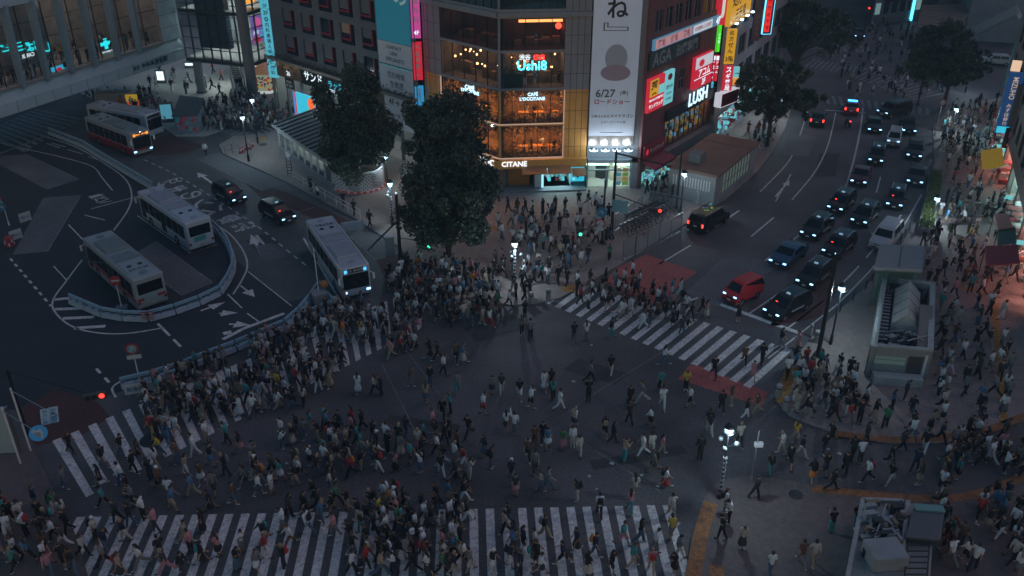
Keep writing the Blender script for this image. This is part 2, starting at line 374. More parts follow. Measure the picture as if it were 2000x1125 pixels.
struct(mb.build('bay_outline', M_PAINTF))
mb = MB()
for pts in ([(740,700),(820,860)], [(1100,840),(1290,960)], [(1330,665),(1150,775),(1090,820)], [(760,640),(880,800)]): gline(mb, pts, .05, z=.003, smooth=False)
struct(mb.build('road_seam', M_PAINTF))
# hatched nose of the traffic island
mb = MB()
for a, b in (((107,585),(140,582)), ((106,604),(160,602)), ((122,622),(184,619)), ((145,641),(206,637))): gline(mb, [a, b], .42, smooth=False)
struct(mb.build('island_hatching', M_PAINT))
# arrows
def arrow(mb, tail, tip, w=.28, head=1.1, hw=.55, hook=None):
    A, B = P(*tail), P(*tip); d = (B-A).normalized(); n = Vector((-d.y, d.x, 0)); z = Vector((0, 0, .005)); C = B-d*head
    mb.face([A-n*w/2+z, C-n*w/2+z, C+n*w/2+z, A+n*w/2+z]); mb.face([C-n*hw+z, B+z, C+n*hw+z])
mb = MB()
arrow(mb, (515,502), (490,458), .3, 2.2, .6); arrow(mb, (418,360), (385,337), .3, 1.6, .55); arrow(mb, (535,500), (500,459), .25, .01, .1)
gline(mb, [(515,502),(527,504),(536,498)], .3, z=.005, smooth=False)
arrow(mb, (1515,384), (1542,352), .2, 1.6, .4); arrow(mb, (470,558), (498,580), .15, 1.4, .5)
arrow(mb, (392,607), (440,590), .2, 1.3, .5); arrow(mb, (428,612), (465,611), .2, 1.3, .5); arrow(mb, (447,633), (490,635), .2, 1.3, .5); gline(mb, [(436,652),(452,648)], .5, smooth=False)
struct(mb.build('lane_arrow', M_PAINT))
# words on the road, read by drivers coming towards the square
def road_text(mb, text, c, dirpx, w, h, z=.005):
    C = P(*c); D = P(*dirpx)-C; D.z = 0; D.normalize()          # D: up of the letters on the ground
    r = Vector((D.y, -D.x, 0))
    put_text(mb, text, lambda a, b: C + r*((a-.5)*w) + D*((b-.5)*h) + Vector((0, 0, z)), 0, True)
mb = MB()
up = lambda c: (c[0]+57, c[1]+36)
for t, c, w, h in (('22-9', (330,356), 2.6, 1.3), ('ま', (347,369), 1.9, 1.5), ('の', (373,381), 2.4, 1.9), ('ソ', (393,397), 2.2, 1.8), ('バ', (420,410), 2.6, 1.9), ('専', (447,427), 2.4, 1.9), ('路', (472,443), 2.6, 1.9)):
    road_text(mb, t, c, up(c), w, h)
road_text(mb, 'バス専', (196,388), (150,400), 3.0, 1.6)
struct(mb.build('road_lettering', M_PAINT))
# tactile paving
mb = MB()
gline(mb, [(1622,848),(1720,860),(1800,861),(1880,852),(1950,835),(2060,790)], .6, z=.125)
gline(mb, [(1352,1135),(1366,1060),(1378,1015),(1388,985)], .8, z=.125); gline(mb, [(1585,958),(1700,968),(1800,976),(1880,973),(1960,950),(2060,905)], .6, z=.125)
gline(mb, [(1386,1118),(1412,1118)], .8, z=.125, smooth=False)
struct(mb.build('tactile_paving', M_ORG))
mb = MB()
gline(mb, [(1866,563),(1890,567),(1942,576)], .35, z=.125, smooth=False); gline(mb, [(1937,574),(1945,640),(1954,740),(1960,830)], .5, z=.125)
gline(mb, [(945,452),(970,447)], .9, z=.125, smooth=False); gline(mb, [(1098,566),(1125,566)], 1.2, z=.125, smooth=False); gline(mb, [(508,275),(523,268)], .8, z=.125, smooth=False); gline(mb, [(1525,790),(1545,720)], .8, z=.125)
struct(mb.build('tactile_strip', M_YEL))
def man(px, py, r, label, z=.122):
    mb = MB(); c = P(px, py); mb.lathe((c.x, c.y, z), [(r, 0), (r, .012), (r*.9, .014), (r*.88, .008)], 20); tag(mb.build('manhole_cover', mat('iron', (.05, .05, .055), .55, .6, var=.3, scale=12)), label, 'manhole')
man(1554, 969, .42, 'round dark manhole cover in the paving by the lower right tactile strip')
man(1038, 425, .5, 'dark manhole cover in the plaza in front of the flower-lined cafe')
man(514, 284, .5, 'dark manhole cover on the pavement near the station kiosk')
man(1940, 533, .45, 'dark manhole cover beside the red awning')
man(296, 860, .75, 'round ringed manhole on the left zebra crossing', .012)
# ================================================================== BUILDINGS
def wall(mb, F, u0, u1, z0, z1, holes=(), t=.3, o=0, m=0):
    us = sorted({u0, u1, *[h[i] for h in holes for i in (0, 1)]}); zs = sorted({z0, z1, *[h[i] for h in holes for i in (2, 3)]})
    us = [u for u in us if u0-1e-6 <= u <= u1+1e-6]; zs = [z for z in zs if z0-1e-6 <= z <= z1+1e-6]
    for a, b in zip(zs, zs[1:]):
        run = None
        for c, d in zip(us, us[1:]):
            cu, cz = (c+d)/2, (a+b)/2; hole = any(h[0] < cu < h[1] and h[2] < cz < h[3] for h in holes)
            if hole:
                if run: F.box(mb, run[0], run[1], a, b, o-t, o, m); run = None
            else: run = (run[0], d) if run else (c, d)
        if run: F.box(mb, run[0], run[1], a, b, o-t, o, m)
def fbox(F, name, mats, parent, *boxes, **k):
    mb = MB()
    for b in boxes: F.box(mb, *b)
    return mb.build(name, mats, parent, **k)
def room(F, u0, u1, z0, z1, depth, m, parent, lamp=None, n=3, name='interior'):
    mb = MB(); e = .06
    F.box(mb, u0-e, u1+e, z0-.1, z1+.1, -depth-.2, -depth); F.box(mb, u0-e, u1+e, z0-.25, z0-.02, -depth, -.32); F.box(mb, u0-e, u1+e, z1+.02, z1+.2, -depth, -.32)
    F.box(mb, u0-e-.1, u0-.02, z0-.02, z1+.02, -depth, -.32); F.box(mb, u1+.02, u1+e+.1, z0-.02, z1+.02, -depth, -.32)
    o = mb.build(name, m, parent)
    if lamp:
        mb = MB()
        for k in range(n):
            u = u0+(u1-u0)*(k+.5)/n; F.box(mb, u-.5, u+.5, z1-.08, z1-.03, -depth*.7, -depth*.25)
        mb.build('ceiling_light', lamp, o)
    return o
def grid_glass(F, u0, u1, z0, z1, nu, nz, parent, gm, fm, o=-.12, w=.06, name='window'):
    a = fbox(F, name, gm, parent, (u0, u1, z0, z1, o-.03, o)); mb = MB()
    for k in range(nu+1):
        u = u0+(u1-u0)*k/nu; F.box(mb, max(u-w/2, u0), min(u+w/2, u1), z0, z1, o-.06, o+.05)
    for k in range(nz+1):
        z = z0+(z1-z0)*k/nz; F.box(mb, u0+.001, u1-.001, max(z-w/2, z0+.001), min(z+w/2, z1-.001), o-.055, o+.045)
    mb.build('frame', fm, a); return a
def sign(name, label, F, r, o0, o1, pm, texts=(), cat='sign', group=None, edge=None):
    u0, u1, z0, z1 = r; c = F.pt((u0+u1)/2, z0, (o0+o1)/2); E = empty(name, c, 0, label, cat, group)
    fbox(F, 'panel', pm, E, (u0, u1, z0, z1, o0, o1), bevel=.02, seg=1)
    if edge is not None:
        w = .06; fbox(F, 'edge_light', edge, E, (u0-w, u0, z0-w, z1+w, o0, o1+.02), (u1, u1+w, z0-w, z1+w, o0, o1+.02), (u0, u1, z0-w, z0, o0, o1+.02), (u0, u1, z1, z1+w, o0, o1+.02))
    by = {}
    for t in texts:
        s, (a0, a1, b0, b1), tm = t[:3]; opt = t[3] if len(t) > 3 else ''
        mb = by.setdefault(tm.name, (MB(), tm))[0]; q = (u0+(u1-u0)*a0, u0+(u1-u0)*a1, z0+(z1-z0)*b0, z0+(z1-z0)*b1)
        if s == '#': F.box(mb, *q, o1-.01, o1+.006 + .002*len(by)); continue
        if s == '@':                                  # a disc or blob
            k = len(mb.v); pts = [F.pt((q[0]+q[1])/2+(q[1]-q[0])/2*math.cos(i*math.pi/10), (q[2]+q[3])/2+(q[3]-q[2])/2*math.sin(i*math.pi/10), o1+.006+.002*len(by)) for i in range(20)]; mb.face(pts); continue
        (F.vtext if 'v' in opt else F.text)(mb, s, *q, o1+.012+.002*len(by), 0, 'l' not in opt, **({} if 'v' in opt else {'fit': 's' not in opt, 'mirror': 'm' in opt}))
    for mb, tm in by.values():
        if mb.f: mb.build('lettering', tm, E)
    return E
T_WHT = mat('letter_white', (.75, .75, .75), .6); T_BLK = mat('letter_black', (.02, .02, .025), .6); T_RED = mat('letter_red', (.5, .03, .05), .6)
G_WHT = glow('white', (.75, .9, 1), 1.1); G_CYAN = glow('cyan', (.05, .62, .85), .75); G_WARM = glow('warm', (1, .5, .2), 3); G_COOL = glow('cool', (.6, .95, 1), 5)
GL_D = glass('dark', (.015, .03, .04), .72); GL_C = glass('clear', (.03, .06, .07), .22); GL_S = glass('shop', (.05, .1, .11), .12)
M_GREY = mat('panel_grey', (.27, .29, .32), .55, .2, var=.1, scale=.6); M_DGREY = mat('panel_dark', (.13, .14, .155), .6, var=.15, scale=.7)
M_TAN = mat('copper_panel', (.74, .36, .09), .5, .0, var=.12, scale=.8)

# ---- grey office block with red-framed windows (left of the flower cafe)
FB = Fac(P(540,224), P(822,328)); HB = 42
EB = empty('office_building', FB.pt(FB.len/2, 0), 0, 'grey office block with rows of red framed windows behind the round trees', 'building')
pit, row = None, None
uA, zA = FB.uv(705,50); uB, zB = FB.uv(737,101)          # window at row 3, last column
uC, _ = FB.uv(663.5,42); pitch = uA-uC
_, zt = FB.uv(722,57); _, zbm = FB.uv(722,98); zt2 = FB.uv(727,113)[1]; rowp = zt-zt2; wh = zt-zbm; ww = uB-uA
wins = []
for r in range(-1, 6):
    for c in range(-5, 3):
        u0 = uA+c*pitch; z1 = zt+r*rowp
        if 1.2 < u0 and u0+ww < FB.len-.4 and z1 < HB-1: wins.append((u0, u0+ww, z1-wh, z1))
zl = FB.uv(640,140)[1]
mb = MB(); wall(mb, FB, 0, FB.len, zl, HB, wins, .25, m=0); mb.build('wall', M_DGREY, EB)
mb = MB()
fbox(FB, 'core', M_DARK, EB, (0, FB.len, zl, HB, -14, -.9))
redf = mat('red_frame', (.3, .02, .035), .5); litw = [glow('office_teal', (.1, .4, .45), .25), glow('office_warm', (.4, .3, .2), .12)]
W_PANE = mat('window_dark', (.012, .02, .028), .12, spec=.7)
random.seed(3)
for k, (u0, u1, z0, z1) in enumerate(wins):
    w = u1-u0; h = z1-z0; um = u0+w*.64; zm = z0+h*.27
    wd = fbox(FB, 'window', W_PANE, EB, (u0, u1, z0, z1, -.24, -.2))
    fbox(FB, 'frame', redf, wd, (um, um+.16, zm, z1, -.2, -.06), (u0, um+.16, zm-.2, zm, -.2, -.06)); fbox(FB, 'mullion', M_DARK, wd, (um+.4, um+.46, z0, z1, -.2, -.1), (u0, um, zm-.9*h*.2, zm-.9*h*.2+.05, -.2, -.1))
    if random.random() < .75: fbox(FB, 'blind', litw[random.random() < .4] if random.random() < .35 else mat('blind', (.13, .15, .16), .8), wd, (u0+.05, um-.04, zm+.05+h*.3*random.random()**2, z1-.03, -.195, -.18))
# shop storey: planted ledge, timber fascia, glazed shop
zs = FB.uv(640,178)[1]
fbox(FB, 'ledge', mat('ledge_stone', (.3, .27, .22), .8, var=.2), EB, (0, FB.len, zl-.35, zl, -.4, .75))
fbox(FB, 'fascia', mat('timber_fascia', (.12, .09, .065), .7, var=.4, scale=4), EB, (0, FB.len, zs, zl-.35, -.3, 0))
room(FB, .5, FB.len-.5, .1, zs, 4, mat('shop_inside', (.25, .24, .22), .8), EB, glow('drug_lamp', (.75, .95, 1), 10), 8)
fbox(FB, 'shop_front', GL_S, EB, (0, FB.len, .15, zs, -.2, -.15))
mb = MB()
for k in range(9): FB.box(mb, FB.len*k/9, FB.len*k/9+.25, 0, zs, -.28, .02)
mb.build('pilaster', M_DGREY, EB)
mb = MB()
random.seed(5)
for k in range(1600):
    u, z, o = random.uniform(0, FB.len), zl+random.random()**2*.7, random.uniform(0, .75); c = FB.pt(u, z, o); a = random.random()*6; s = .1
    d = Vector((math.cos(a), math.sin(a), random.uniform(-.5, .5)))*s; e = Vector((-math.sin(a), math.cos(a), random.uniform(-.5, 1)))*s; mb.face([c-d, c+e*.6, c+d, c-e*.6])
tag(mb.build('hedge_plants', mat('dry_leaf', (.12, .11, .07), .8), None), 'dry clipped planting along the ledge above the shop sign of the grey office block', 'plants')
mb = MB()
for k in range(14):
    u = 1.2+k*1.5; a = FB.pt(u, zl-.45, .7); b = FB.pt(u, zl-.9, 1.0); mb.bar(a, b, .06); mb.box((b.x, b.y, b.z-.12), .14, .14, .16, FB.rz)
mb.build('spotlight', M_BLACK, EB)
G_SPOT = glow('warm_spot', (1, .75, .45), 6)
mb = MB()
for k in range(4): u = 1.6+k*2.0; FB.box(mb, u, u+.5, zl-.42, zl-.38, .1, .6)
mb.build('downlight', G_SPOT, EB)
r = FB.rectc(596, 668, 160, 186); u0, z1 = FB.uv(591,147); u1, _ = FB.uv(680,160); z0 = FB.uv(620,187)[1]; z1 = FB.uv(620,158)[1]
S_BOX = mat('sign_black', (.015, .02, .02), .4)
sign('shop_sign', 'white サンドラッグ letters on a black fascia of the grey office block', FB, (u0, u1+1.5, zs+.05, zl-.5), .02, .25, S_BOX, [('サンド', (.05, .42, .32, .92), G_WHT), ('ラッグ', (.44, .86, .30, .80), G_CYAN), ('COSMETICS', (.3, .75, .06, .24), G_WHT)])
u0, _ = FB.uv(578,207); u1, _ = FB.uv(628,230); z1 = FB.uv(602,186)[1]; z0 = FB.uv(602,238)[1]
sign('video_screen', 'bright cyan screen with an orange and green bottle by the round tree', FB, (u0+.6, u1+.3, z0, z1), .02, .25, G_CYAN, [('#', (-.12, -.06, 0, 1), glow('blue', (.05, .3, .9), .7)), ('#', (-.05, 0, 0, 1), glow('red', (.9, .05, .08), .7)), ('@', (.45, .82, .12, .6), glow('lime', (.35, .7, .05), .7)), ('@', (.5, .78, .5, .95), glow('orange', (1, .16, .03), .9)), ('@', (.5, .76, .05, .32), glow('orange', (1, .16, .03), .9))], 'screen')
u0, _ = FB.uv(558,150); u1, _ = FB.uv(575,160)
sign('wall_sign', 'small brown sign reading 26 at the end of the timber fascia', FB, (u0, u1, FB.uv(567,152)[1], FB.uv(567,134)[1]), .02, .2, mat('sign_brown', (.2, .15, .1), .6), [('26', (.3, .8, .25, .75), G_WHT)])
sign('wall_sign', 'dark sign with pale lines of writing under the 26 sign', FB, (u0, u1, FB.uv(567,172)[1], FB.uv(567,154)[1]), .02, .2, S_BOX, [('渋谷店', (.1, .9, .55, .85), T_WHT), ('8F B1F', (.1, .9, .15, .45), T_WHT)])
# tall vertical sign at the far end
u1, _ = FB.uv(553,100); F3 = Fac(FB.pt(.2, 0, .3)[:2], (FB.pt(.2, 0, .3)+Vector((1.35, -.45, 0)))[:2])
b3 = FB.pt(.2, 0, .3); zT, zBt = hz(b3, 17), hz(b3, 150)
sign('clinic_sign', 'tall cyan vertical clinic sign reading 3F 内科 産婦人科 心療内科', F3, (0, 1.35, zBt, zT), -.1, .25, glow('cyan_soft', (.10, .52, .68), .7), [('3F', (.15, .85, .92, .985), T_BLK), ('◎内科産婦人科心療内科', (.18, .82, .04, .9), T_BLK, 'v')])
sign('clinic_sign', 'upper cyan vertical sign marked 5F above the long clinic sign', F3, (0, 1.35, zT+.1, zT+6), -.1, .25, glow('cyan_soft', (.10, .52, .68), .7), [('5F', (.15, .85, .02, .1), T_BLK), ('クリニック', (.18, .82, .15, .95), T_BLK, 'v')])
# big hanging banners on the facade
uL, _ = FB.uv(738,60); uR, _ = FB.uv(803,60); zc = FB.uv(768,82)[1]; zb2 = FB.uv(770,127)[1]; zb3 = FB.uv(772,185)[1]
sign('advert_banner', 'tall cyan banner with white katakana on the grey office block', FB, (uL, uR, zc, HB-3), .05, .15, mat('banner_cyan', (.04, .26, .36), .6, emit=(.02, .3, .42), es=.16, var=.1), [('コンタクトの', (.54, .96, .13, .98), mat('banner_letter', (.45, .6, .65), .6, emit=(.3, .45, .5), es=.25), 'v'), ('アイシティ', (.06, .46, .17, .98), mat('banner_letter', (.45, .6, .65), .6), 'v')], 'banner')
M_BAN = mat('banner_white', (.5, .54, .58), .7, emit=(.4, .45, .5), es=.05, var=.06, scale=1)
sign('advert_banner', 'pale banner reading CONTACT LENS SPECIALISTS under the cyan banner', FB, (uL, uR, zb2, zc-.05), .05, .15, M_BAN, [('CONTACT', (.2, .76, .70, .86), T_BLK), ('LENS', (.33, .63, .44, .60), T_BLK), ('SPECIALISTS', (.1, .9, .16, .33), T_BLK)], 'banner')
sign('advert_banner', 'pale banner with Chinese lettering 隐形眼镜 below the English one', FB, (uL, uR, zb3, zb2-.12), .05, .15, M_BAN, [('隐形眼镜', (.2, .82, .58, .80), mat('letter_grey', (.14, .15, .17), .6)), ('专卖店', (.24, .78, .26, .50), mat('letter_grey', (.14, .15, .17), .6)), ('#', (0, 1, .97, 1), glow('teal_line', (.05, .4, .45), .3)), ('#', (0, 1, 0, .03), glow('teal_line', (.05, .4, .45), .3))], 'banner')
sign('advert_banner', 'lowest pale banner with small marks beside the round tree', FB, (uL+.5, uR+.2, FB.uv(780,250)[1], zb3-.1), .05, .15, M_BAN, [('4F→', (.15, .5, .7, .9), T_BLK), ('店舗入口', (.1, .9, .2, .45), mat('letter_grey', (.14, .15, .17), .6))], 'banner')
# stacked vertical signs at the corner with the cafe building
b4 = P(818,326); F4 = Fac(b4[:2], (b4+Vector((1.0, .1, 0)))[:2])
for nm, t, m, y0, y1, lab in (('clinic_sign', '品川美容外科', glow('magenta', (.75, .09, .42), .55), -70, 74, 'magenta vertical sign reading 品川美容外科 4F at the corner of the cafe building'), ('exchange_sign', '外貨両替', glow('sign_red', (.75, .02, .05), .6), 82, 155, 'red vertical sign reading 外貨両替 under the magenta clinic sign'), ('exchange_sign', '全国店', glow('sign_blue', (.03, .3, .6), .7), 168, 207, 'blue vertical sign lowest of the stack at the cafe corner')):
    sign(nm, lab, F4, (0, .95, hz(b4, y1), hz(b4, y0)), -.2, .3, m, [(t, (.15, .85, .2 if '品' in t else .3, .95), T_WHT, 'v')] + ([('4F', (.2, .8, .03, .13), G_WHT)] if '品' in t else [('MONEY', (.2, .8, .04, .22), T_WHT)]))
mb = MB(); mb.tube([(b4.x+1.25, b4.y+.3, 0), (b4.x+1.25, b4.y+.3, 40)], .12); mb.tube([(b4.x-.15, b4.y+.4, 0), (b4.x-.15, b4.y+.4, 40)], .08); mb.build('drain_pipe', M_GREY, EB)

# ---- cafe building with the chamfered corner
FL = Fac(P(826,319), P(976,374)); c0 = P(976,374)
FR_ = Fac(c0[:2], (c0+Vector((math.cos(R_(5)), math.sin(R_(5)), 0)))[:2])
uE = FR_.uv(1149,200)[0]; FR_ = Fac(c0[:2], (c0+Vector((math.cos(R_(5)), math.sin(R_(5)), 0))*uE)[:2]); uW = FR_.uv(1102,150)[0]; uWl = FL.uv(862,150)[0]
ZF = [FR_.uv(1040,y)[1] for y in (322,307,246,241,177,172,103,98,36,20)]   # sign band, lower cafe, upper cafe, grill, lounge, parapet
EC = empty('cafe_building', c0, 0, 'corner building with flower-lined cafe windows and orange panels behind the plaza', 'building')
HC = 38; LW = FL.len
floors = [(ZF[1], ZF[2], 'a'), (ZF[3], ZF[4], 'a'), (ZF[5], ZF[6], 'b'), (ZF[7], ZF[8], 'c'), (ZF[9]+.1, ZF[9]+3.3, 'd'), (ZF[9]+4.1, ZF[9]+7.3, 'd'), (ZF[9]+8.1, ZF[9]+11.3, 'd')]
holesR = [(.12, uW, a, b) for a, b, _ in floors]; holesL = [(uWl, LW-.12, a, b) for a, b, _ in floors]
mbG, mbT = MB(), MB()
wall(mbG, FR_, 0, uE, ZF[4], HC, holesR); wall(mbG, FL, 0, LW, ZF[4], HC, holesL)
wall(mbT, FR_, 0, uE, ZF[0], ZF[4], holesR); wall(mbT, FL, 0, LW, ZF[0]-.3, ZF[4], holesL)
mbG.build('wall', M_GREY, EC); mbT.build('orange_cladding', M_TAN, EC)
mb = MB()
for F, a, b in ((FR_, uW, uE), (FL, 0, uWl)):
    for k in range(1, 4): u = a+(b-a)*k/4; F.box(mb, u-.02, u+.02, ZF[0], HC, .0, .012)
    for z in [ZF[0]+1.9*k for k in range(18)]: F.box(mb, a+.05, b-.05, z-.018, z+.018, 0, .010)
mb.build('panel_joint', M_DARK, EC)
mb = MB(); q = [FL.pt(0, 0, -4.6), FL.pt(LW-1.5, 0, -4.6), FR_.pt(1.5, 0, -4.6), FR_.pt(uE, 0, -4.6), FR_.pt(uE, 0, -16), FL.pt(0, 0, -16)]
mb.prism([(p.x, p.y) for p in q], 0, HC); mb.build('core', M_DGREY, EC)
inner = {'a': mat('cafe_inside', (.24, .14, .08), .8, var=.4, scale=1.5), 'b': mat('grill_inside', (.09, .08, .075), .7, var=.5, scale=1.2), 'c': mat('lounge_inside', (.05, .045, .05), .7, var=.5, scale=1), 'd': mat('office_inside', (.06, .08, .09), .8, var=.4)}
lamps = {'a': glow('cafe_lamp', (1, .46, .15), 14), 'b': glow('grill_lamp', (1, .55, .3), 5), 'c': glow('lounge_lamp', (.9, .3, .2), 2.2), 'd': glow('office_lamp', (.3, .6, .7), 2)}
for a, b, k in floors:
    room(FR_, .5, uW, a, b, 4.0, inner[k], EC, lamps[k], 4); room(FL, uWl, LW-.5, a, b, 4.0, inner[k], EC, lamps[k], 4)
    nz = 1; g = GL_S if k in 'ab' else GL_C
    grid_glass(FR_, .02, uW, a, b, 5 if k != 'd' else 8, 1 if k != 'd' else 2, EC, g, M_DARK); grid_glass(FL, uWl, LW-.02, a, b, 5 if k != 'd' else 8, 1 if k != 'd' else 2, EC, g, M_DARK)
warm_edge = glow('warm_line', (1, .72, .6), .4)
for a, b, _ in floors[:2]:
    fbox(FR_, 'edge_light', warm_edge, EC, (0, uW+.1, a-.1, a-.02, 0, .1), (uW+.02, uW+.1, a, b, 0, .1)); fbox(FL, 'edge_light', warm_edge, EC, (uWl-.1, LW, a-.1, a-.02, 0, .1), (uWl-.1, uWl-.02, a, b, 0, .1))
fbox(FR_, 'cornice', M_GREY, EC, (-.1, uE, ZF[8]+.2, ZF[9]-.15, 0, .45)); fbox(FL, 'cornice', M_GREY, EC, (0, LW+.1, ZF[8]+.2, ZF[9]-.15, 0, .45))
# dried flowers round the cafe windows
random.seed(11)
fl_m = [mat('dried_flower', (.16, .12, .09), .9), mat('dried_flower_olive', (.10, .10, .05), .9), mat('dried_flower_pale', (.24, .19, .15), .9)]
for F, a, b in ((FR_, .1, uW), (FL, uWl, LW-.1)):
    for z0, z1, _ in floors[:2]:
        mb = MB(); H = z1-z0
        for k in range(3400):
            u = random.uniform(a, b); t = random.random()
            z = z1-abs(random.gauss(0, .17))*H if t < .5 else z0+abs(random.gauss(0, .10))*H if t < .85 else random.uniform(z0, z1)
            if t >= .85: u = random.choice((a+abs(random.gauss(0, .5)), b-abs(random.gauss(0, .4)), a+(b-a)*.27+random.gauss(0, .45)))
            if not (a < u < b and z0 < z < z1): continue
            c = F.pt(u, z, random.uniform(-.9, -.2)); s = random.uniform(.05, .13); d = Vector((random.gauss(0, 1), random.gauss(0, 1), random.gauss(0, 1))).normalized()*s; e = d.cross(Vector((random.gauss(0, 1), random.gauss(0, 1), random.gauss(0, 1)))).normalized()*s
            mb.face([c-d, c-e*.6, c+d, c+e*.6], random.randrange(3))
        mb.build('flower_garland', fl_m, EC)['kind'] = 'stuff'
# tables and chairs that show in the windows
wood = mat('table_wood', (.45, .2, .06), .5, var=.2); chm = mat('chair_wood', (.3, .13, .05), .6)
def table(F, u, z, o, lab, grp):
    c = F.pt(u, z, o); E = empty('cafe_table', c, 0, lab, 'table', grp); mb = MB(); mb.box((c.x, c.y, z+.7), 1.1, .75, .05, F.rz); mb.build('tabletop', wood, E)
    mb = MB(); mb.tube([(c.x, c.y, z), (c.x, c.y, z+.7)], .05, 6); mb.box((c.x, c.y, z), .5, .5, .03, F.rz); mb.build('pedestal', chm, E)
def chair(F, u, z, o, lab, grp, s=1):
    c = F.pt(u, z, o); E = empty('cafe_chair', c, 0, lab, 'chair', grp); mb = MB(); mb.box((c.x, c.y, z+.42), .42, .42, .05, F.rz); mb.build('seat', chm, E)
    q = F.pt(u+.2*s, z, o); mb = MB(); mb.box((q.x, q.y, z+.47), .05, .42, .42, F.rz); mb.build('backrest', chm, E)
    for a in (-.17, .17):
        for b in (-.17, .17): q = F.pt(u+a, z, o+b); mb = MB(); mb.box((q.x, q.y, z), .04, .04, .42, F.rz); mb.build('leg', chm, E)
for z, nm in ((floors[0][0]+.02, 'lower'), (floors[1][0]+.02, 'upper')):
    for k, u in enumerate((2.6, 4.2, 5.7)):
        table(FR_, u, z, -1.5, f'wooden table behind the {nm} flower-lined window facing the plaza', f'tables in the {nm} cafe window')
        for s in (-1, 1): chair(FR_, u+s*.8, z, -1.5, f'wooden chair behind the {nm} flower-lined window facing the plaza', f'chairs in the {nm} cafe window', s)
table(FL, LW-4, floors[1][0]+.02, -1.6, 'wooden table in the upper cafe window on the street side left of the corner', None)
# sets of red lamps and a bar in the lounge, counter with plants in the grill
mb = MB()
for u in (1.4, 6.2): p = FR_.pt(u, floors[3][1]-1.3, -2.6); mb.sphere(p, .32)
mb.build('lantern', glow('lantern_red', (1, .06, .03), 4), EC)
mb = MB(); FR_.box(mb, 2.0, 6.3, floors[3][1]-.45, floors[3][1]-.22, -.6, -.45); mb.build('neon_strip', glow('neon_orange', (1, .35, .1), 3), EC)
mb = MB()
for F, a, b in ((FR_, .8, uW-.4), (FL, uWl+.4, LW-1)):
    for k in range(9):
        u = random.uniform(a, b); F.box(mb, u-.3, u+.3, floors[2][0], floors[2][0]+random.uniform(.6, 1.3), -2.4, -1.9)
        F.box(mb, u-.4, u+.4, floors[3][0], floors[3][0]+random.uniform(.5, .9), -2.4, -1.8)
mb.build('counter', mat('counter_wood', (.2, .13, .09), .5, var=.4, scale=2), EC)
mb = MB()
for F, a, b in ((FR_, .8, uW-.4), (FL, uWl+.4, LW-1)):
    for k in range(16): p = F.pt(random.uniform(a, b), floors[2][0]+random.uniform(1.6, 2.9), random.uniform(-3, -.8)); mb.sphere(p, random.uniform(.06, .14), n=4)
mb.build('pendant_lamp', glow('pendant', (1, .5, .2), 5), EC)
mb = MB()
for k in range(700):
    u = 3.2-abs(random.gauss(0, 1.6)); F, uu = (FR_, u) if u > 0 else (FL, LW+u); z = floors[2][0]+1.3+random.random()*1.9
    c = F.pt(uu, z, random.uniform(-3.3, -.7)); s = .12; d = Vector((random.gauss(0, 1), random.gauss(0, 1), random.gauss(0, 1))).normalized()*s; e = d.cross(Vector((.3, .4, 1))).normalized()*s; mb.face([c-d, c-e*.6, c+d, c+e*.6])
mb.build('indoor_plant', mat('autumn_leaf', (.3, .15, .04), .8), EC)['kind'] = 'stuff'
fbox(FR_, 'counter_screen', mat('screen_green', (.01, .05, .045), .3), EC, (.1, 2.4, floors[2][0], floors[2][0]+1.4, -.5, -.4))
# signs of the cafe building
r = FR_.rectc(1016, 1064, 179, 196); NEON = glow('neon_white', (.45, .8, 1), 2.0)
def letters(name, label, F, lines, m, o=.1, cat='sign'):
    q = F.pt((lines[0][1]+lines[0][2])/2, lines[-1][3], o); E = empty(name, q, 0, label, cat)
    by = {}
    for t in lines:
        tm = t[5] if len(t) > 5 else m; F.text(by.setdefault(tm.name, (MB(), tm))[0], t[0], t[1], t[2], t[3], t[4], o, 0, True, fit=True)
    for mb, tm in by.values():
        ob = mb.build('lettering', tm, E); md = ob.modifiers.new('depth', 'SOLIDIFY'); md.thickness = .06
    mb = MB(); F.box(mb, lines[0][1], lines[0][2], lines[-1][3]-.06, lines[-1][3]-.01, o-.12, o-.07); mb.build('mounting_rail', M_DARK, E)
    return E
def fr(F, x0, x1, y0, y1): a = F.rectc(x0, x1, y0, y1); return a
def lines(F, *ls): return [(t, *fr(F, *q), *rest) for t, q, *rest in ls]
letters('cafe_sign', "glowing CAFÉ L'OCCITANE letters over the upper window facing the plaza", FR_, lines(FR_, ('CAFÉ', (1030,1051,179,187)), ("L'OCCITANE", (1015,1064,188,197))), NEON)
letters('cafe_sign', "glowing CAFÉ L'OCCITANE letters over the left window beside the tree", FL, lines(FL, ('CAFÉ', (909,927,164,176)), ("L'OCCITANE", (902,936,173,184))), NEON)
letters('shop_sign', "large white L'OCCITANE letters on the orange band above the shop", FR_, lines(FR_, ("CITANE", (979,1028,308,326))), glow('shop_letter', (.8, .9, 1), 1.3), .56)
letters('shop_sign', "white L'OC letters on the orange band left of the corner, behind the tree", FL, lines(FL, ("L'OC", (945,972,303,322))), MATS['glow_shop_letter'], .56)
letters('restaurant_sign', 'cyan Ushi8 neon lettering with 渋谷焼肉 above it', FR_, lines(FR_, ('渋谷', (1013,1037,106,117), G_WHT), ('焼肉', (1040,1065,106,117), glow('neon_red', (1, .03, .03), 2.5)), ('Ushi8', (1009,1069,118,137))), glow('neon_cyan', (.1, .8, 1), 2.0))
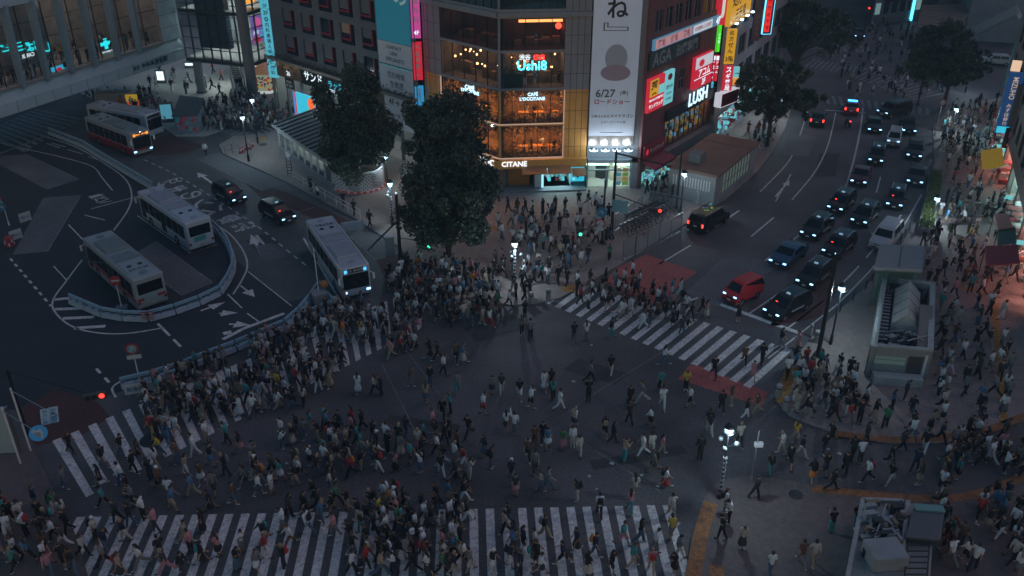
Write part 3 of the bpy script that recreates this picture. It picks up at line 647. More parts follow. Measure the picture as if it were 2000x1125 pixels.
# ground storey: steps, shop, orange wall, awnings
zg = ZF[0]; uS = FR_.uv(1062,350)[0]; uS2 = FR_.uv(1114,350)[0]
fbox(FR_, 'soffit_band', M_TAN, EC, (-.6, uE, zg-.2, ZF[1]-.12, .02, .5)); fbox(FL, 'soffit_band', M_TAN, EC, (0, LW+.3, zg-.2, ZF[1]-.12, .02, .5))
fbox(FR_, 'orange_wall', mat('orange_wall', (.42, .16, .03), .6, var=.15), EC, (.2, FR_.uv(1036,350)[0], .3, zg-.2, -1.2, -.9)); fbox(FL, 'dark_wall', M_DGREY, EC, (0, LW, 0, zg-.3, -1.2, -.9))
fbox(FR_, 'white_pier', M_WHITE, EC, (FR_.uv(1045,350)[0], uS-.25, .3, zg-.2, -1.2, 0)); fbox(FR_, 'blue_light_pier', glow('pier', (.25, .6, .9), 1.4), EC, (uS-.22, uS-.02, .3, zg-.2, -.2, .05))
room(FR_, uS, uS2, .3, zg-.3, 3.4, mat('boutique_inside', (.4, .44, .45), .7), EC, glow('boutique', (.55, .95, 1), 22), 3); mb = MB()
for k in range(26): u = random.uniform(uS+.2, uS2-.3); z = random.choice((.5, 1.0, 1.5, 2.0)); FR_.box(mb, u, u+.3, z, z+.3, -random.uniform(1.5, 3), -1.2, random.randrange(3))
mb.build('merchandise', [glow('goods_cyan', (.1, .7, .8), .8), mat('goods_red', (.4, .08, .1), .6), mat('goods_white', (.6, .6, .6), .6)], EC)['kind'] = 'stuff'
sign('video_screen', 'square cyan advertising screen beside the boutique entrance', FR_, (uS2+.05, uE-.1, .9, zg-.45), -.3, .1, glow('screen_cyan', (.03, .5, .68), .9), [('@', (.4, .6, .25, .65), T_BLK), ('plumpsand', (.2, .85, .8, .9), G_WHT), ('@', (.1, .3, .1, .3), glow('screen_pale', (.3, .8, .9), .9)), ('@', (.7, .95, .5, .75), glow('screen_pale', (.3, .8, .9), .9))], 'screen')
fbox(FR_, 'plinth', M_CONCW, EC, (-.3, uE, 0, .28, -3.5, .9)); fbox(FR_, 'step', M_CONCW, EC, (-.5, uS, 0, .14, .92, 1.35))
for k, (a, b, d) in enumerate(((uS-2.4, uS+.2, 0), (uS+.25, uS2-.1, 0), (uS2, uE-.1, .35))):
    mb = MB(); p = [FR_.pt(a, zg+.05-d, .52), FR_.pt(b, zg+.05-d, .52), FR_.pt(b, zg-.45-d, 1.5), FR_.pt(a, zg-.45-d, 1.5)]; mb.face(p); n = [q-Vector((0, 0, .07)) for q in p]; mb.face(n[::-1])
    for i in range(4): mb.face([p[i], n[i], n[(i+1) % 4], p[(i+1) % 4]])
    tag(mb.build('awning', mat('awning_copper', (.34, .16, .07), .6, var=.1)), ('sloping copper awning left of the boutique entrance', 'sloping copper awning over the boutique entrance', 'lower copper awning over the cyan screen')[k], 'awning')

# ---- banner tower between the two
p0 = FR_.pt(uE+.1, 0, .2); FD = Fac(p0[:2], (p0+Vector((1, 0, 0)))[:2]); uD = FD.uv(1243,200)[0]; ED = empty('banner_tower', FD.pt(uD/2, 0, 0), 0, 'narrow grey building behind the tall white cinema banner', 'building')
zL = FD.uv(1195,265)[1]; zM = FD.uv(1195,285)[1]; zS = FD.uv(1195,312)[1]
mb = MB(); FD.box(mb, 0, uD+1.2, zS, 44, -12, -.4); mb.build('wall', M_GREY, ED)
fbox(FD, 'metal_panel', mat('ribbed_metal', (.4, .38, .36), .3, .8, var=.1), ED, (.1, uD-.1, zM, zL-.05, -.38, -.1)); mb = MB()
for k in range(13): u = .1+(uD-.2)*k/12; FD.box(mb, u-.03, u+.03, zM, zL-.05, -.1, -.03)
mb.build('rib', mat('ribbed_metal', (.4, .38, .36), .3, .8), ED)
random.seed(2)
BN = mat('cinema_banner', (.62, .68, .78), .7, emit=(.36, .44, .56), es=.12, var=.05, scale=.6)  # some of the floodlight on the cloth is put in as glow
OLV = mat('letter_olive', (.07, .10, .07), .6); PALE = mat('figure_pale', (.44, .47, .55), .7); PINK = mat('figure_pink', (.40, .32, .38), .7)
b0, b1 = .02, uD-.05
def bz(y): return FD.uv(1195, y)[1]
H0, H1 = zL, 42
fy = lambda y: (bz(y)-H0)/(H1-H0); fx = lambda x: (FD.uv(x, 150)[0]-b0)/(b1-b0)
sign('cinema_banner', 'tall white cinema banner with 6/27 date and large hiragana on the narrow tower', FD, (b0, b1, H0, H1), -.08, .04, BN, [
    ('ね', (.28, .72, fy(36), fy(-5)), T_BLK), ('#', (.22, .74, fy(60), fy(52)), T_BLK), ('#', (.22, .32, fy(52), fy(44)), T_BLK), ('#', (.245, .715, fy(58.8), fy(53.2)), BN), ('#', (.245, .295, fy(53.2), fy(45.2)), BN),
    ('6/27', (.10, .56, fy(190), fy(174)), OLV), ('(金)', (.58, .88, fy(187), fy(176)), OLV), ('ロードショー', (.10, .86, fy(204), fy(193)), T_RED),
    ('小林さんちの', (.04, .44, fy(232), fy(222)), T_BLK), ('メイドラゴン', (.46, .96, fy(232), fy(220)), T_BLK), ('さみしがりやの竜', (.26, .80, fy(241), fy(235)), OLV, 'l'), ('#', (.25, .75, fy(259), fy(258)), T_BLK),
    ('@', (.28, .76, fy(140), fy(86)), PALE), ('@', (.2, .84, fy(158), fy(126)), PINK)], 'banner')
mb = MB()
for k in range(4): p = FD.pt(uD*(k+.5)/4, zM-.28, .55); mb.lathe(p, [(.42, 0), (.42, .1)], 14)
mb.build('flood_lamp', glow('flood', (.55, .85, 1), 9), ED); mb = MB()
for k in range(4):
    p = FD.pt(uD*(k+.5)/4, zM-.05, .75); l = bpy.data.lights.new('flood_bulb', 'POINT'); l.energy = 130; l.color = (.8, .92, 1); l.shadow_soft_size = .2; o = bpy.data.objects.new('flood_bulb', l); COL.objects.link(o); o.location = p
for k in range(4): a, b = FD.pt(uD*(k+.5)/4, zM-.1, .55), FD.pt(uD*(k+.5)/4, zM-.1, -.4); mb.bar(a, b, .05); mb.lathe((a.x, a.y, zM-.18), [(.44, 0), (.1, .14)], 12)
mb.build('lamp_arm', M_DARK, ED)
room(FD, .2, uD-.2, .2, zS-.4, 3, mat('pharmacy_inside', (.36, .36, .34), .7), ED, glow('pharmacy', (.75, 1, .9), 14), 2); fbox(FD, 'glass_front', GL_S, ED, (.1, uD*.42, .2, zS-1.2, -.1, -.06), (.1, uD-.1, zS-1.1, zS-.3, -.1, -.06), (uD*.6, uD-.1, .2, zS-1.2, -.1, -.06))
fbox(FD, 'frame', M_GREY, ED, (0, uD, zS-1.2, zS-1.08, -.14, .04), (uD*.42, uD*.48, .2, zS-1.2, -.14, .04), (0, .1, .2, zS, -.14, .04), (uD-.1, uD+.6, 0, zS, -.4, .04), (0, uD+.6, zS-.3, zS, -.4, .04))
mb = MB()
for k in range(4):
    for j in range(3): u = uD*.64+j*.75; FD.box(mb, u, u+.6, .5+k*.5, .9+k*.5, -.05, .0, (k*2+j) % 4)
mb.build('poster', [glow('poster_blue', (.1, .45, .6), .3), glow('poster_green', (.25, .5, .1), .3), glow('poster_white', (.6, .65, .6), .3), glow('poster_yellow', (.6, .4, .05), .3)], ED)
mb = MB(); FD.box(mb, 0, uD*.5, zS-.75, zS-.7, -.8, -.4); FD.box(mb, uD*.6, uD-.2, zS-.75, zS-.7, -.8, -.4); mb.build('ceiling_lamp', glow('clinic_green', (.5, 1, .85), 5), ED)

# ---- red brick drug store block along the right-hand street
FE = Fac(P(1246,371), P(1380,288)); EE = empty('drugstore_building', FE.pt(FE.len/2, 0), 0, 'dark red block with stacked shop signs facing the right-hand street', 'building'); LE = FE.len
M_BRK = mat('red_panel', (.15, .05, .055), .55, var=.25, scale=.5); HE = 40
def rE(x0, x1, ya, yb): u0 = FE.uv(x0, ya)[0]; u1 = FE.uv(x1, ya)[0]; xm = (x0+x1)/2; return (u0, u1, FE.uv(xm, yb)[1], FE.uv(xm, ya)[1])
zE = [FE.uv(1300,y)[1] for y in (306,258,212)]                    # shop windows, first floor windows
u_h = FE.uv(1300,230)[0]
g1 = (u_h, LE-.4, FE.uv(1340,263)[1], FE.uv(1340,215)[1]); g0 = (.6, LE-.4, .2, FE.uv(1340,283)[1]-.2)
upw = []
for r in range(6):
    for c in range(7):
        z0 = 16.2+r*3.6; u0 = 1.2+c*(LE-1.6)/7
        upw.append((u0, u0+1.6, z0, z0+2.1))
midw = [(FE.uv(x, 150)[0], FE.uv(x, 150)[0]+1.3, FE.uv(1320,178)[1], FE.uv(1320,140)[1]) for x in (1311, 1327)]
mb = MB(); wall(mb, FE, 0, LE, 0, HE, [g0, g1]+upw+midw, .3); mb.build('wall', M_BRK, EE)
fbox(FE, 'core', M_DARK, EE, (0, LE, 0, HE, -14, -4.4)); mb = MB()
for k in range(15): u = LE*k/14; FE.box(mb, max(u-.02, 0), min(u+.02, LE), g1[3]+.1, HE, 0, .012)
for k in range(11): z = g1[3]+.6+k*2.2; FE.box(mb, .05, LE-.05, z-.02, z+.02, 0, .010)
mb.build('panel_joint', mat('joint', (.13, .12, .12), .6), EE)
for w in upw: grid_glass(FE, *w, 2, 1, EE, W_PANE, M_GREY, -.15)
for w in midw: grid_glass(FE, *w, 2, 2, EE, W_PANE, M_GREY, -.15)
orange_in = mat('market_inside', (.42, .2, .08), .8, var=.5, scale=1.5)
room(FE, g1[0], g1[1], g1[2], g1[3], 3.6, orange_in, EE, glow('market_lamp', (1, .55, .22), 8), 4); grid_glass(FE, *g1, 9, 1, EE, GL_S, M_BLACK)
room(FE, g0[0], g0[1], g0[2], g0[3], 3.8, mat('store_inside', (.45, .42, .34), .8), EE, glow('store_lamp', (1, .8, .5), 18), 5)
random.seed(21)
mb = MB()
for k in range(220):
    u = random.uniform(g1[0]+.1, g1[1]-.4); z = g1[2]+random.randrange(5)*.5; FE.box(mb, u, u+.35, z, z+.4, -random.uniform(.9, 3), -.8, random.randrange(6))
for k in range(300):
    u = random.uniform(g0[0]+.1, g0[1]-.4); z = .25+random.randrange(6)*.45; q = random.random(); FE.box(mb, u, u+.35, z, z+.36, -random.uniform(.8, 3) if q < .6 else .1, -.6 if q < .6 else .7, random.randrange(7) if u > LE*.45 else random.choice((2, 4, 6, 6)))
mb.build('merchandise', [mat('goods_orange', (.6, .25, .05), .6, emit=(.8, .3, .05), es=.15), mat('goods_yellow', (.6, .42, .08), .6, emit=(.8, .5, .1), es=.15), mat('goods_pale', (.6, .6, .55), .6), mat('goods_brown', (.22, .1, .05), .7), glow('goods_blue', (.15, .5, .8), .4), mat('goods_green', (.2, .35, .1), .6), glow('goods_aqua', (.2, .75, .8), .6)], EE)['kind'] = 'stuff'
fbox(FE, 'ledge', M_DGREY, EE, (u_h-.3, LE, g0[3]+.05, g1[2]-.15, 0, .8)); fbox(FE, 'fascia', M_DARK, EE, (u_h-.3, LE, g1[3]+.05, FE.uv(1340,196)[1], 0, .35))
LITR = glow('sign_red', (.75, .02, .05), .6)
u0, u1, z0, z1 = rE(1272, 1393, 70, 94); zc0 = FE.uv(1330,76)[1]; zc1 = FE.uv(1330,56)[1]
sign('clinic_sign', 'long lit strip sign reading 薄毛 抜毛 発毛 4F along the red block', FE, (u0+.2, LE, zc0, zc1), .05, .3, glow('strip_blue', (.12, .32, .5), .5), [('#', (.02, .52, .08, .92), glow('strip_pink', (.7, .35, .4), .5)), ('薄毛', (.03, .17, .15, .85), T_RED), ('抜毛', (.2, .34, .15, .85), T_RED), ('発毛', (.37, .51, .15, .85), T_RED), ('#', (.54, .83, .1, .9), glow('strip_white', (.75, .75, .85), .6)), ('女性医師による診療', (.55, .82, .3, .7), T_RED), ('4F', (.86, .98, .12, .88), G_WHT)])
za0 = FE.uv(1300,122)[1]; za1 = FE.uv(1300,90)[1]
sign('clinic_sign', 'dark band with large pale AGA 治療専門 letters under the strip sign', FE, (.1, FE.uv(1362,100)[0], za0, za1), .05, .25, mat('band_dark', (.015, .035, .035), .4), [('AGA', (.04, .42, .1, .9), mat('letter_dim', (.28, .33, .35), .6)), ('治療専門', (.46, .97, .14, .86), mat('letter_dim', (.28, .33, .35), .6))])
u0, u1 = FE.uv(1260,190)[0], FE.uv(1291,170)[0]; z1 = FE.uv(1276,149)[1]; z0 = FE.uv(1276,212)[1]
sign('pharmacy_sign', 'red and yellow lit sign with 薬 and サンドラッグ', FE, (u0, u1, z0, z1), .05, .4, LITR, [('#', (.06, .6, .45, .95), glow('sign_yellow', (.85, .42, .02), .6)), ('薬', (.1, .56, .5, .92), T_BLK), ('#', (.62, .98, .45, .72), glow('sign_aqua', (.2, .65, .65), .7)), ('DRUG & COSMETICS', (.05, .95, .31, .40), G_WHT), ('サンドラッグ', (.05, .95, .06, .28), G_WHT)])
u2 = FE.uv(1309,170)[0]
sign('dental_sign', 'pale cyan lit sign with a red emblem beside the 薬 sign', FE, (u1+.1, u2, FE.uv(1300,200)[1], FE.uv(1300,138)[1]), .05, .4, glow('sign_pale_cyan', (.2, .62, .68), .7), [('@', (.25, .75, .72, .92), T_RED), ('受付中', (.15, .85, .45, .6), T_BLK), ('月火水木', (.2, .8, .28, .38), T_BLK), ('年中無休', (.2, .8, .1, .22), T_BLK)])
sign('loan_sign', 'red and white アコム sign at the street end of the red block', FE, (FE.uv(1349,150)[0], FE.uv(1384,130)[0], FE.uv(1367,165)[1], FE.uv(1367,106)[1]), .05, .45, LITR, [('#', (.02, .98, .62, .98), glow('strip_white', (.75, .75, .85), .6)), ('@', (.2, .5, .66, .88), LITR), ('アコム', (.2, .9, .34, .58), G_WHT), ('#', (.0, 1, .29, .31), G_WHT), ('3F', (.4, .7, .05, .25), G_WHT)])
letters('shop_sign', 'white LUSH letters over the first floor shop window', FE, [('LUSH', FE.uv(1339,195)[0], FE.uv(1371,175)[0]+.6, FE.uv(1355,200)[1], FE.uv(1355,174)[1])], glow('lush', (.6, .85, 1), 1.4), .45)
sign('pharmacy_sign', 'dark red サンドラッグ fascia above the drug store entrance', FE, (.3, u_h-.35, FE.uv(1280,298)[1], FE.uv(1280,272)[1]), .05, .35, mat('fascia_red', (.2, .02, .03), .5), [('@', (.06, .18, .3, .75), LITR), ('サンドラッグ', (.24, .95, .2, .8), T_WHT)])
mb = MB(); p = [FE.pt(.2, FE.uv(1280,300)[1], .1), FE.pt(u_h, FE.uv(1280,300)[1], .1), FE.pt(u_h, FE.uv(1280,300)[1]-.5, 1.6), FE.pt(.2, FE.uv(1280,300)[1]-.5, 1.6)]
mb.face(p); mb.face([q-Vector((0, 0, .05)) for q in p][::-1]); mb.face([p[3], p[2], p[2]-Vector((0, 0, .3)), p[3]-Vector((0, 0, .3))]); tag(mb.build('awning', mat('awning_red', (.22, .03, .05), .7, var=.1)), 'dark red awning over the drug store entrance', 'awning')

# ---- next block along the street: stacked vertical signs
FF = Fac(P(1392,290), P(1520,168)); EF = empty('shop_block', FF.pt(FF.len/2, 0), 0, 'grey block with bright vertical signs beyond the red drug store', 'building'); LF = FF.len
mb = MB(); hw = [(2+4.2*c, 5+4.2*c, 6+3.6*r, 8.4+3.6*r) for r in range(7) for c in range(7) if 5+4.2*c < LF]; g = (1, LF-1, .2, 3.6); wall(mb, FF, 0, LF, 0, 36, hw+[g], .3); mb.build('wall', mat('mauve_panel', (.3, .27, .29), .7, var=.1), EF)
for w in hw: grid_glass(FF, *w, 2, 1, EF, W_PANE, M_GREY, -.15)
room(FF, *g, 3, mat('store_inside', (.45, .42, .34), .8), EF, glow('store_cool', (.7, .95, 1), 14), 6); fbox(FF, 'core', M_DARK, EF, (0, LF, 0, 36, -12, -3.6))
mb = MB()
for k in range(160): u = random.uniform(1.2, LF-1.5); z = .25+random.randrange(6)*.45; FF.box(mb, u, u+.4, z, z+.36, -random.uniform(.8, 2.5), -.5, random.randrange(4))
mb.build('merchandise', [MATS['goods_pale'], MATS['glow_goods_aqua'], MATS['goods_red'], MATS['glow_goods_blue']], EF)['kind'] = 'stuff'
def blade(nm, lab, base, x0, x1, y0, y1, m, t, tm, depth=.35, face=None, **k):
    f = face or Vector((1, .12, 0)); F = Fac(base[:2], (base+f)[:2]); u0, u1 = F.uv(x0, (y0+y1)/2)[0], F.uv(x1, (y0+y1)/2)[0]
    return sign(nm, lab, F, (u0, u1, hz(base, y1), hz(base, y0)), -depth/2, depth/2, m, t, **k)
bA = FE.pt(LE+.2, 0, .6); bB = FF.pt(1.4, 0, .9)
GRN = glow('sign_green', (.08, .85, .02), .8); YEL = glow('sign_yellow', (.85, .42, .02), .6)
blade('club_sign', 'bright green vertical sign at the corner of the red block', bA, 1390, 1400, 46, 100, GRN, [('いろり', (.2, .8, .3, .75), G_WHT, 'v')], None)
blade('club_sign', 'second bright green vertical sign just right of the first', bA+Vector((.75, .3, 0)), 1401, 1407, 46, 100, GRN, [('いろり', (.15, .85, .3, .7), G_WHT, 'v')], None)
blade('loan_sign', 'red vertical アコム blade sign under the green signs', bA, 1386, 1395, 107, 157, LITR, [('#', (.05, .95, .82, .98), G_WHT), ('アコム', (.15, .85, .28, .8), G_WHT, 'v'), ('3F', (.2, .8, .05, .2), G_WHT)], None)
blade('loan_sign', 'narrow red vertical アコム blade sign right of the other', bA+Vector((.75, .3, 0)), 1396, 1402, 107, 157, LITR, [('#', (.05, .95, .82, .98), G_WHT), ('アコム', (.1, .9, .28, .8), G_WHT, 'v')], None)
blade('loan_sign', 'small cyan box sign below the red アコム blade', bA, 1380, 1392, 159, 180, G_CYAN, [('即日', (.1, .9, .5, .9), T_WHT), ('融資', (.1, .9, .1, .5), T_WHT)], None)
blade('pharmacy_sign', 'tall yellow vertical sign reading 処方せん', bB, 1416, 1436, 56, 124, YEL, [('処方せん', (.15, .85, .3, .98), T_BLK, 'v'), ('3階', (.1, .9, .04, .26), T_BLK)], None)
blade('pharmacy_sign', 'red vertical sign reading スギ薬局 under the yellow one', bB, 1411, 1430, 128, 178, LITR, [('スギ薬局', (.12, .88, .03, .97), G_WHT, 'v')], None)
blade('pharmacy_sign', 'blue box sign reading 24時 at the foot of the red vertical sign', bB, 1409, 1424, 180, 196, glow('sign_blue', (.03, .3, .6), .7), [('24時', (.1, .9, .2, .8), G_WHT)], None)
FP = Fac(bA[:2], FF.pt(1.4, 0, .2)[:2])
sign('pharmacy_sign', 'red and dark canopy sign reading 薬局 between the two blocks', FP, (-.6, FP.len+1.8, hz(bA, 205), hz(bA, 180)), .0, .9, mat('fascia_red', (.2, .02, .03), .5), [('くすり', (.15, .45, .2, .8), T_BLK), ('薬局', (.5, .85, .2, .8), T_BLK)], edge=glow('strip_white', (.75, .75, .85), .6))
b5 = FF.pt(.6, 0, .4)
F5 = Fac(b5[:2], (b5+Vector((1, .15, 0)))[:2]); sign('restaurant_sign', 'huge red sign with a white curved letter at the top of the shop block', F5, (F5.uv(1392,25)[0], F5.uv(1416,25)[0], hz(b5, 46), hz(b5, -40)), 0, .6, LITR, [('J', (.3, .8, .05, .75), mat('letter_bright', (.7, .75, .75), .5, emit=(.7, .8, .8), es=.5))])
u0, u1 = FF.uv(1416,30)[0], FF.uv(1456,15)[0]
sign('restaurant_sign', 'big yellow sign with black brush lettering beside the huge red sign', FF, (u0, u1, FF.uv(1436,38)[1], FF.uv(1436,-30)[1]), .1, .6, YEL, [('処方せん', (.05, .95, .45, .95), T_BLK), ('三千里', (.1, .9, .08, .4), T_BLK)])
b6 = FF.pt(11.5, 0, .8)
blade('karaoke_sign', 'red vertical sign outlined in cyan tube light behind the tall tree', b6, 1493, 1509, -10, 66, mat('sign_grey', (.1, .1, .12), .6), [('#', (.1, .75, .05, .95), glow('neon_red_panel', (.9, .02, .02), .9)), ('カラオケ館', (.2, .65, .08, .92), mat('letter_deep', (.25, .01, .01), .6), 'v')], None, edge=glow('tube_cyan', (.15, .7, .95), 1.6))
blade('bar_sign', 'dim mauve vertical sign left of the cyan outlined sign', FF.pt(8.5, 0, .6), 1472, 1486, -10, 80, mat('sign_mauve', (.12, .08, .1), .6), [('渋谷会館', (.2, .8, .1, .6), mat('letter_mauve', (.3, .12, .18), .6), 'v')], None)
blade('bank_sign', 'slanted pale blue lit sign over the pavement behind the tree', FF.pt(5.5, 0, .6), 1432, 1443, 130, 155, glow('sign_pale_cyan', (.2, .62, .68), .7), [('ATM', (.1, .9, .3, .7), T_BLK)], None)
blade('food_sign', 'small amber lit sign low on the shop block', FF.pt(5.0, 0, .6), 1432, 1446, 152, 166, glow('amber', (.9, .4, .04), .7), [('丼', (.2, .8, .2, .8), T_BLK)], None)
mb = MB()
for x, y in ((1439,47), (1449,39), (1460,31), (1470,24)): u, z = FF.uv(x, y, 1.0); c = FF.pt(u, z, 1.0); mb = MB(); mb.box(c, .5, .25, .1, FF.rz); mb.build('eave_lamp', glow('eave', (.6, .9, 1), 12), EF)
# ---- covered footbridge on the left, glass stair tower at its end
zB = 4.6
A = P(0,232,zB); B = P(364,113,zB); dB = (B-A).normalized(); A2 = A-dB*30
FBR = Fac(A2[:2], B[:2]); LB = FBR.len; EBR = empty('covered_footbridge', FBR.pt(LB/2, zB, -4), 0, 'pale concrete footbridge with slanted ribs and lit windows at upper left', 'footbridge')
M_BRG = mat('bridge_panel', (.42, .52, .58), .6, .0, var=.08, scale=.5)
u0 = FBR.uv(60,100)[0]
zf = FBR.uv(180,150)[1]; zsill = FBR.uv(180,125)[1]; ztop = FBR.uv(100,-5)[1]; zT2 = ztop+1.5; uEnd = FBR.uv(318,60)[0]
M_BRGI = mat('bridge_inside', (.28, .25, .23), .8, var=.3, scale=.7)
mb = MB(); FBR.box(mb, 0, LB, zB, zf, -9, 0); mb.build('deck', M_BRG, EBR, bevel=.05, seg=1)
mb = MB()                                                      # sloping sill between fascia and windows
q = [FBR.pt(0, zf+.003, -.02), FBR.pt(LB, zf+.003, -.02), FBR.pt(LB, zsill, -.75), FBR.pt(0, zsill, -.75)]; q2 = [FBR.pt(0, zf+.003, -.9), FBR.pt(LB, zf+.003, -.9), FBR.pt(LB, zsill, -.9), FBR.pt(0, zsill, -.9)]
mb.face(q); mb.face([q[3], q[2], q2[2], q2[3]]); mb.face([q2[0], q2[1], q[1], q[0]]); mb.build('sill', M_BRG, EBR)
fbox(FBR, 'head_beam', M_BRG, EBR, (0, LB, ztop, zT2, -1.1, .15)); fbox(FBR, 'roof', M_DGREY, EBR, (0, LB, zT2+.01, zT2+.5, -9, .3))
fbox(FBR, 'end_pier', M_BRG, EBR, (uEnd, LB, zsill+.003, ztop-.003, -9, -.3))
mb = MB()
for k in range(1, 5): z = zsill+(ztop-zsill)*k/5; FBR.box(mb, uEnd+.05, LB-.05, z-.02, z+.02, -.3, -.288)
u = 2
while u < LB: FBR.box(mb, u-.02, u+.02, zB+.02, zf-.02, 0, .01); u += 2.55
mb.build('panel_joint', M_DARK, EBR)
room(FBR, 0, uEnd-.05, zsill, ztop, 8.5, M_BRGI, EBR, glow('bridge_lamp', (1, .86, .74), 4.5), 12)
fbox(FBR, 'window', GL_S, EBR, (0, uEnd, zsill, ztop, -.85, -.82)); mb = MB()
ribs = [FBR.uv(x, 100)[0] for x in (30, 83, 134, 183, 231, 276)]; st = ribs[1]-ribs[0]; us = ribs[:]
while us[0] > st: us.insert(0, us[0]-st)
for a in us:
    mm = MB(); w = .4
    p = [FBR.pt(a-w/2, zsill-.5, .12), FBR.pt(a+w/2, zsill-.5, .12), FBR.pt(a+w/2, ztop+.2, .45), FBR.pt(a-w/2, ztop+.2, .45)]; r = [FBR.pt(a-w/2, zsill-.5, -.7), FBR.pt(a+w/2, zsill-.5, -.7), FBR.pt(a+w/2, ztop+.2, -.7), FBR.pt(a-w/2, ztop+.2, -.7)]
    i = len(mm.v); mm.v += [tuple(x) for x in p+r]
    for f in ((0,1,2,3), (7,6,5,4), (0,4,5,1), (1,5,6,2), (2,6,7,3), (3,7,4,0)): mm.f.append(tuple(i+k for k in f)); mm.m.append(0)
    mm.build('rib', mat('rib_steel', (.22, .31, .37), .55), EBR)
    FBR.box(mb, a+st/2-.05, a+st/2+.05, zsill, ztop, -.8, -.7)
for k in (1, 2, 3): z = zsill+(ztop-zsill)*k/4; FBR.box(mb, 0, uEnd, z-.035, z+.035, -.815, -.72)
mb.build('mullion', M_DARK, EBR)
cy = glow('neon_aqua', (.02, .8, .9), 1.2)
mb = MB()
def seen(x0, x1, y0, y1, off=-3.0): return (FBR.uv(x0, (y0+y1)/2, off)[0], FBR.uv(x1, (y0+y1)/2, off)[0], FBR.uv((x0+x1)/2, y1, off)[1], FBR.uv((x0+x1)/2, y0, off)[1])
for t, q in (('ビ', (0, 20, 86, 101)), ('三', (32, 48, 82, 99)), ('ば', (50, 72, 80, 100)), ('し', (84, 98, 84, 102))): FBR.text(mb, t, *seen(*q), -3.0, 0, True, mirror=True)
E1 = empty('neon_sign', FBR.pt(u0, zsill, -3), 0, 'cyan neon letters seen in mirror writing through the footbridge windows', 'sign'); mb.build('lettering', cy, E1)
mb = MB(); FBR.text(mb, 'CARER', *seen(42, 68, 104, 112), -3.0, 0, True, mirror=True); mb.build('lettering', G_WHT, E1); mb = MB(); FBR.box(mb, FBR.uv(0,90,-3)[0]-2, FBR.uv(100,90,-3)[0], zsill+.5, ztop-.6, -3.2, -3.1); mb.build('backboard', M_BRGI, E1)
sign('neon_sign', 'small cyan cross sign hanging inside the footbridge', FBR, seen(193, 222, 74, 105), -3.1, -2.95, M_BRGI, [('#', (.35, .6, .3, 1), cy), ('#', (.1, .8, .55, .78), cy), ('DR MINORU', (.0, 1, .05, .2), G_WHT, 'm')])
sign('video_screen', 'low cyan screen with a red shape inside the footbridge window', FBR, seen(100, 138, 127, 142, -1.4), -1.5, -1.35, glow('screen_cyan2', (.03, .45, .75), .8), [('@', (.2, .55, .1, .8), LITR)], 'screen')
letters('station_sign', 'dark blue raised lettering 渋谷駅 on the footbridge fascia', FBR, [('京王', FBR.uv(257,135)[0], FBR.uv(275,128)[0], zB+.5, zf-.35), ('渋谷駅', FBR.uv(302,123)[0], FBR.uv(327,113)[0], zB+.4, zf-.2), ('井の頭線', FBR.uv(277,128)[0], FBR.uv(300,120)[0], zB+.5, zf-.3)], mat('letter_navy', (.02, .04, .1), .5), .06)
# stair tower
C1 = P(488,127,4.5); FT = Fac(B[:2], C1[:2]); LT = FT.len; ET = empty('glass_stair_tower', FT.pt(LT/2, 4.4, -4), 0, 'steel and glass stair tower on round columns at the end of the footbridge', 'building')
FT2 = Fac(C1[:2], (C1+(C1-A).normalized()*0+dB*11)[:2]); HT = 22
M_TSTEEL = mat('tower_steel', (.05, .08, .09), .4, .5)
GT = glass('tower', (.08, .14, .15), .14)
for F, L, n in ((FT, LT, 7), (FT2, FT2.len, 5)):
    fbox(F, 'window', GT, ET, (.1, L-.1, 4.6, HT, -.12, -.09)); mb = MB()
    for k in range(n+1): u = L*k/n; F.box(mb, max(0, u-.07), min(L, u+.07), 4.5, HT, -.16, .06)
    for k in range(12): z = 4.5+k*1.55; F.box(mb, 0, L, z-.05, z+.05, -.15, .05)
    for z in (4.4, 11.2, 17.8): F.box(mb, 0, L, z-.22, z+.22, -.3, .12)
    mb.build('frame', M_TSTEEL, ET)
mb = MB(); q = [FT.pt(0, 0, -.3), FT.pt(LT, 0, -.3), FT2.pt(FT2.len, 0, -.3), FT.pt(0, 0, -11)]
for z in (4.55, 11.2, 17.8): mb.prism([(p.x, p.y) for p in q], z-.18, z+.18)
mb.build('floor_slab', mat('tower_floor', (.5, .47, .44), .8), ET)
fbox(FT, 'lift_shaft', mat('shaft_blue', (.04, .09, .13), .5, var=.15), ET, (LT*.22, LT*.68, 6.2, 11, -1.6, -.6), (LT*.22, LT*.68, 11.4, 17.5, -1.6, -.6)); fbox(FT, 'back_wall', M_PAVEL, ET, (0, LT, 11.4, HT, -9, -8.7), (0, LT, 4.8, 11, -9, -8.7))
mb = MB()
for k in range(4): p = FT.pt(LT*(.15+.2*k), 10.9, -4); mb.box(p, 1.6, .3, .06, FT.rz); p = FT.pt(LT*(.15+.2*k), 17.4, -4); mb.box(p, 1.6, .3, .06, FT.rz)
mb.build('ceiling_lamp', glow('hall_lamp', (.75, .95, .95), 70), ET); mb = MB()
for k in range(8): p = FT.pt(LT*(.12+.11*k), 4.3, -1.2-.9*(k % 4)); mb.box(p, 1.3, .4, .05, FT.rz)
mb.build('soffit_lamp', glow('soffit', (.85, 1, .95), 26), ET)
mb = MB(); p = FT2.pt(3, 12.6, -1.5); mb.sphere(p, .9, sc=(1.3, 1, .6)); mb.build('orange_lamp', glow('orange_big', (1, .4, .05), 1.2), ET)
def prod(F, x0, x1, y0, y1, off=-.6): a = F.uv(x0, (y0+y1)/2, off)[0]; b = F.uv(x1, (y0+y1)/2, off)[0]; return (a, b, F.uv((x0+x1)/2, y1, off)[1], F.uv((x0+x1)/2, y0, off)[1])
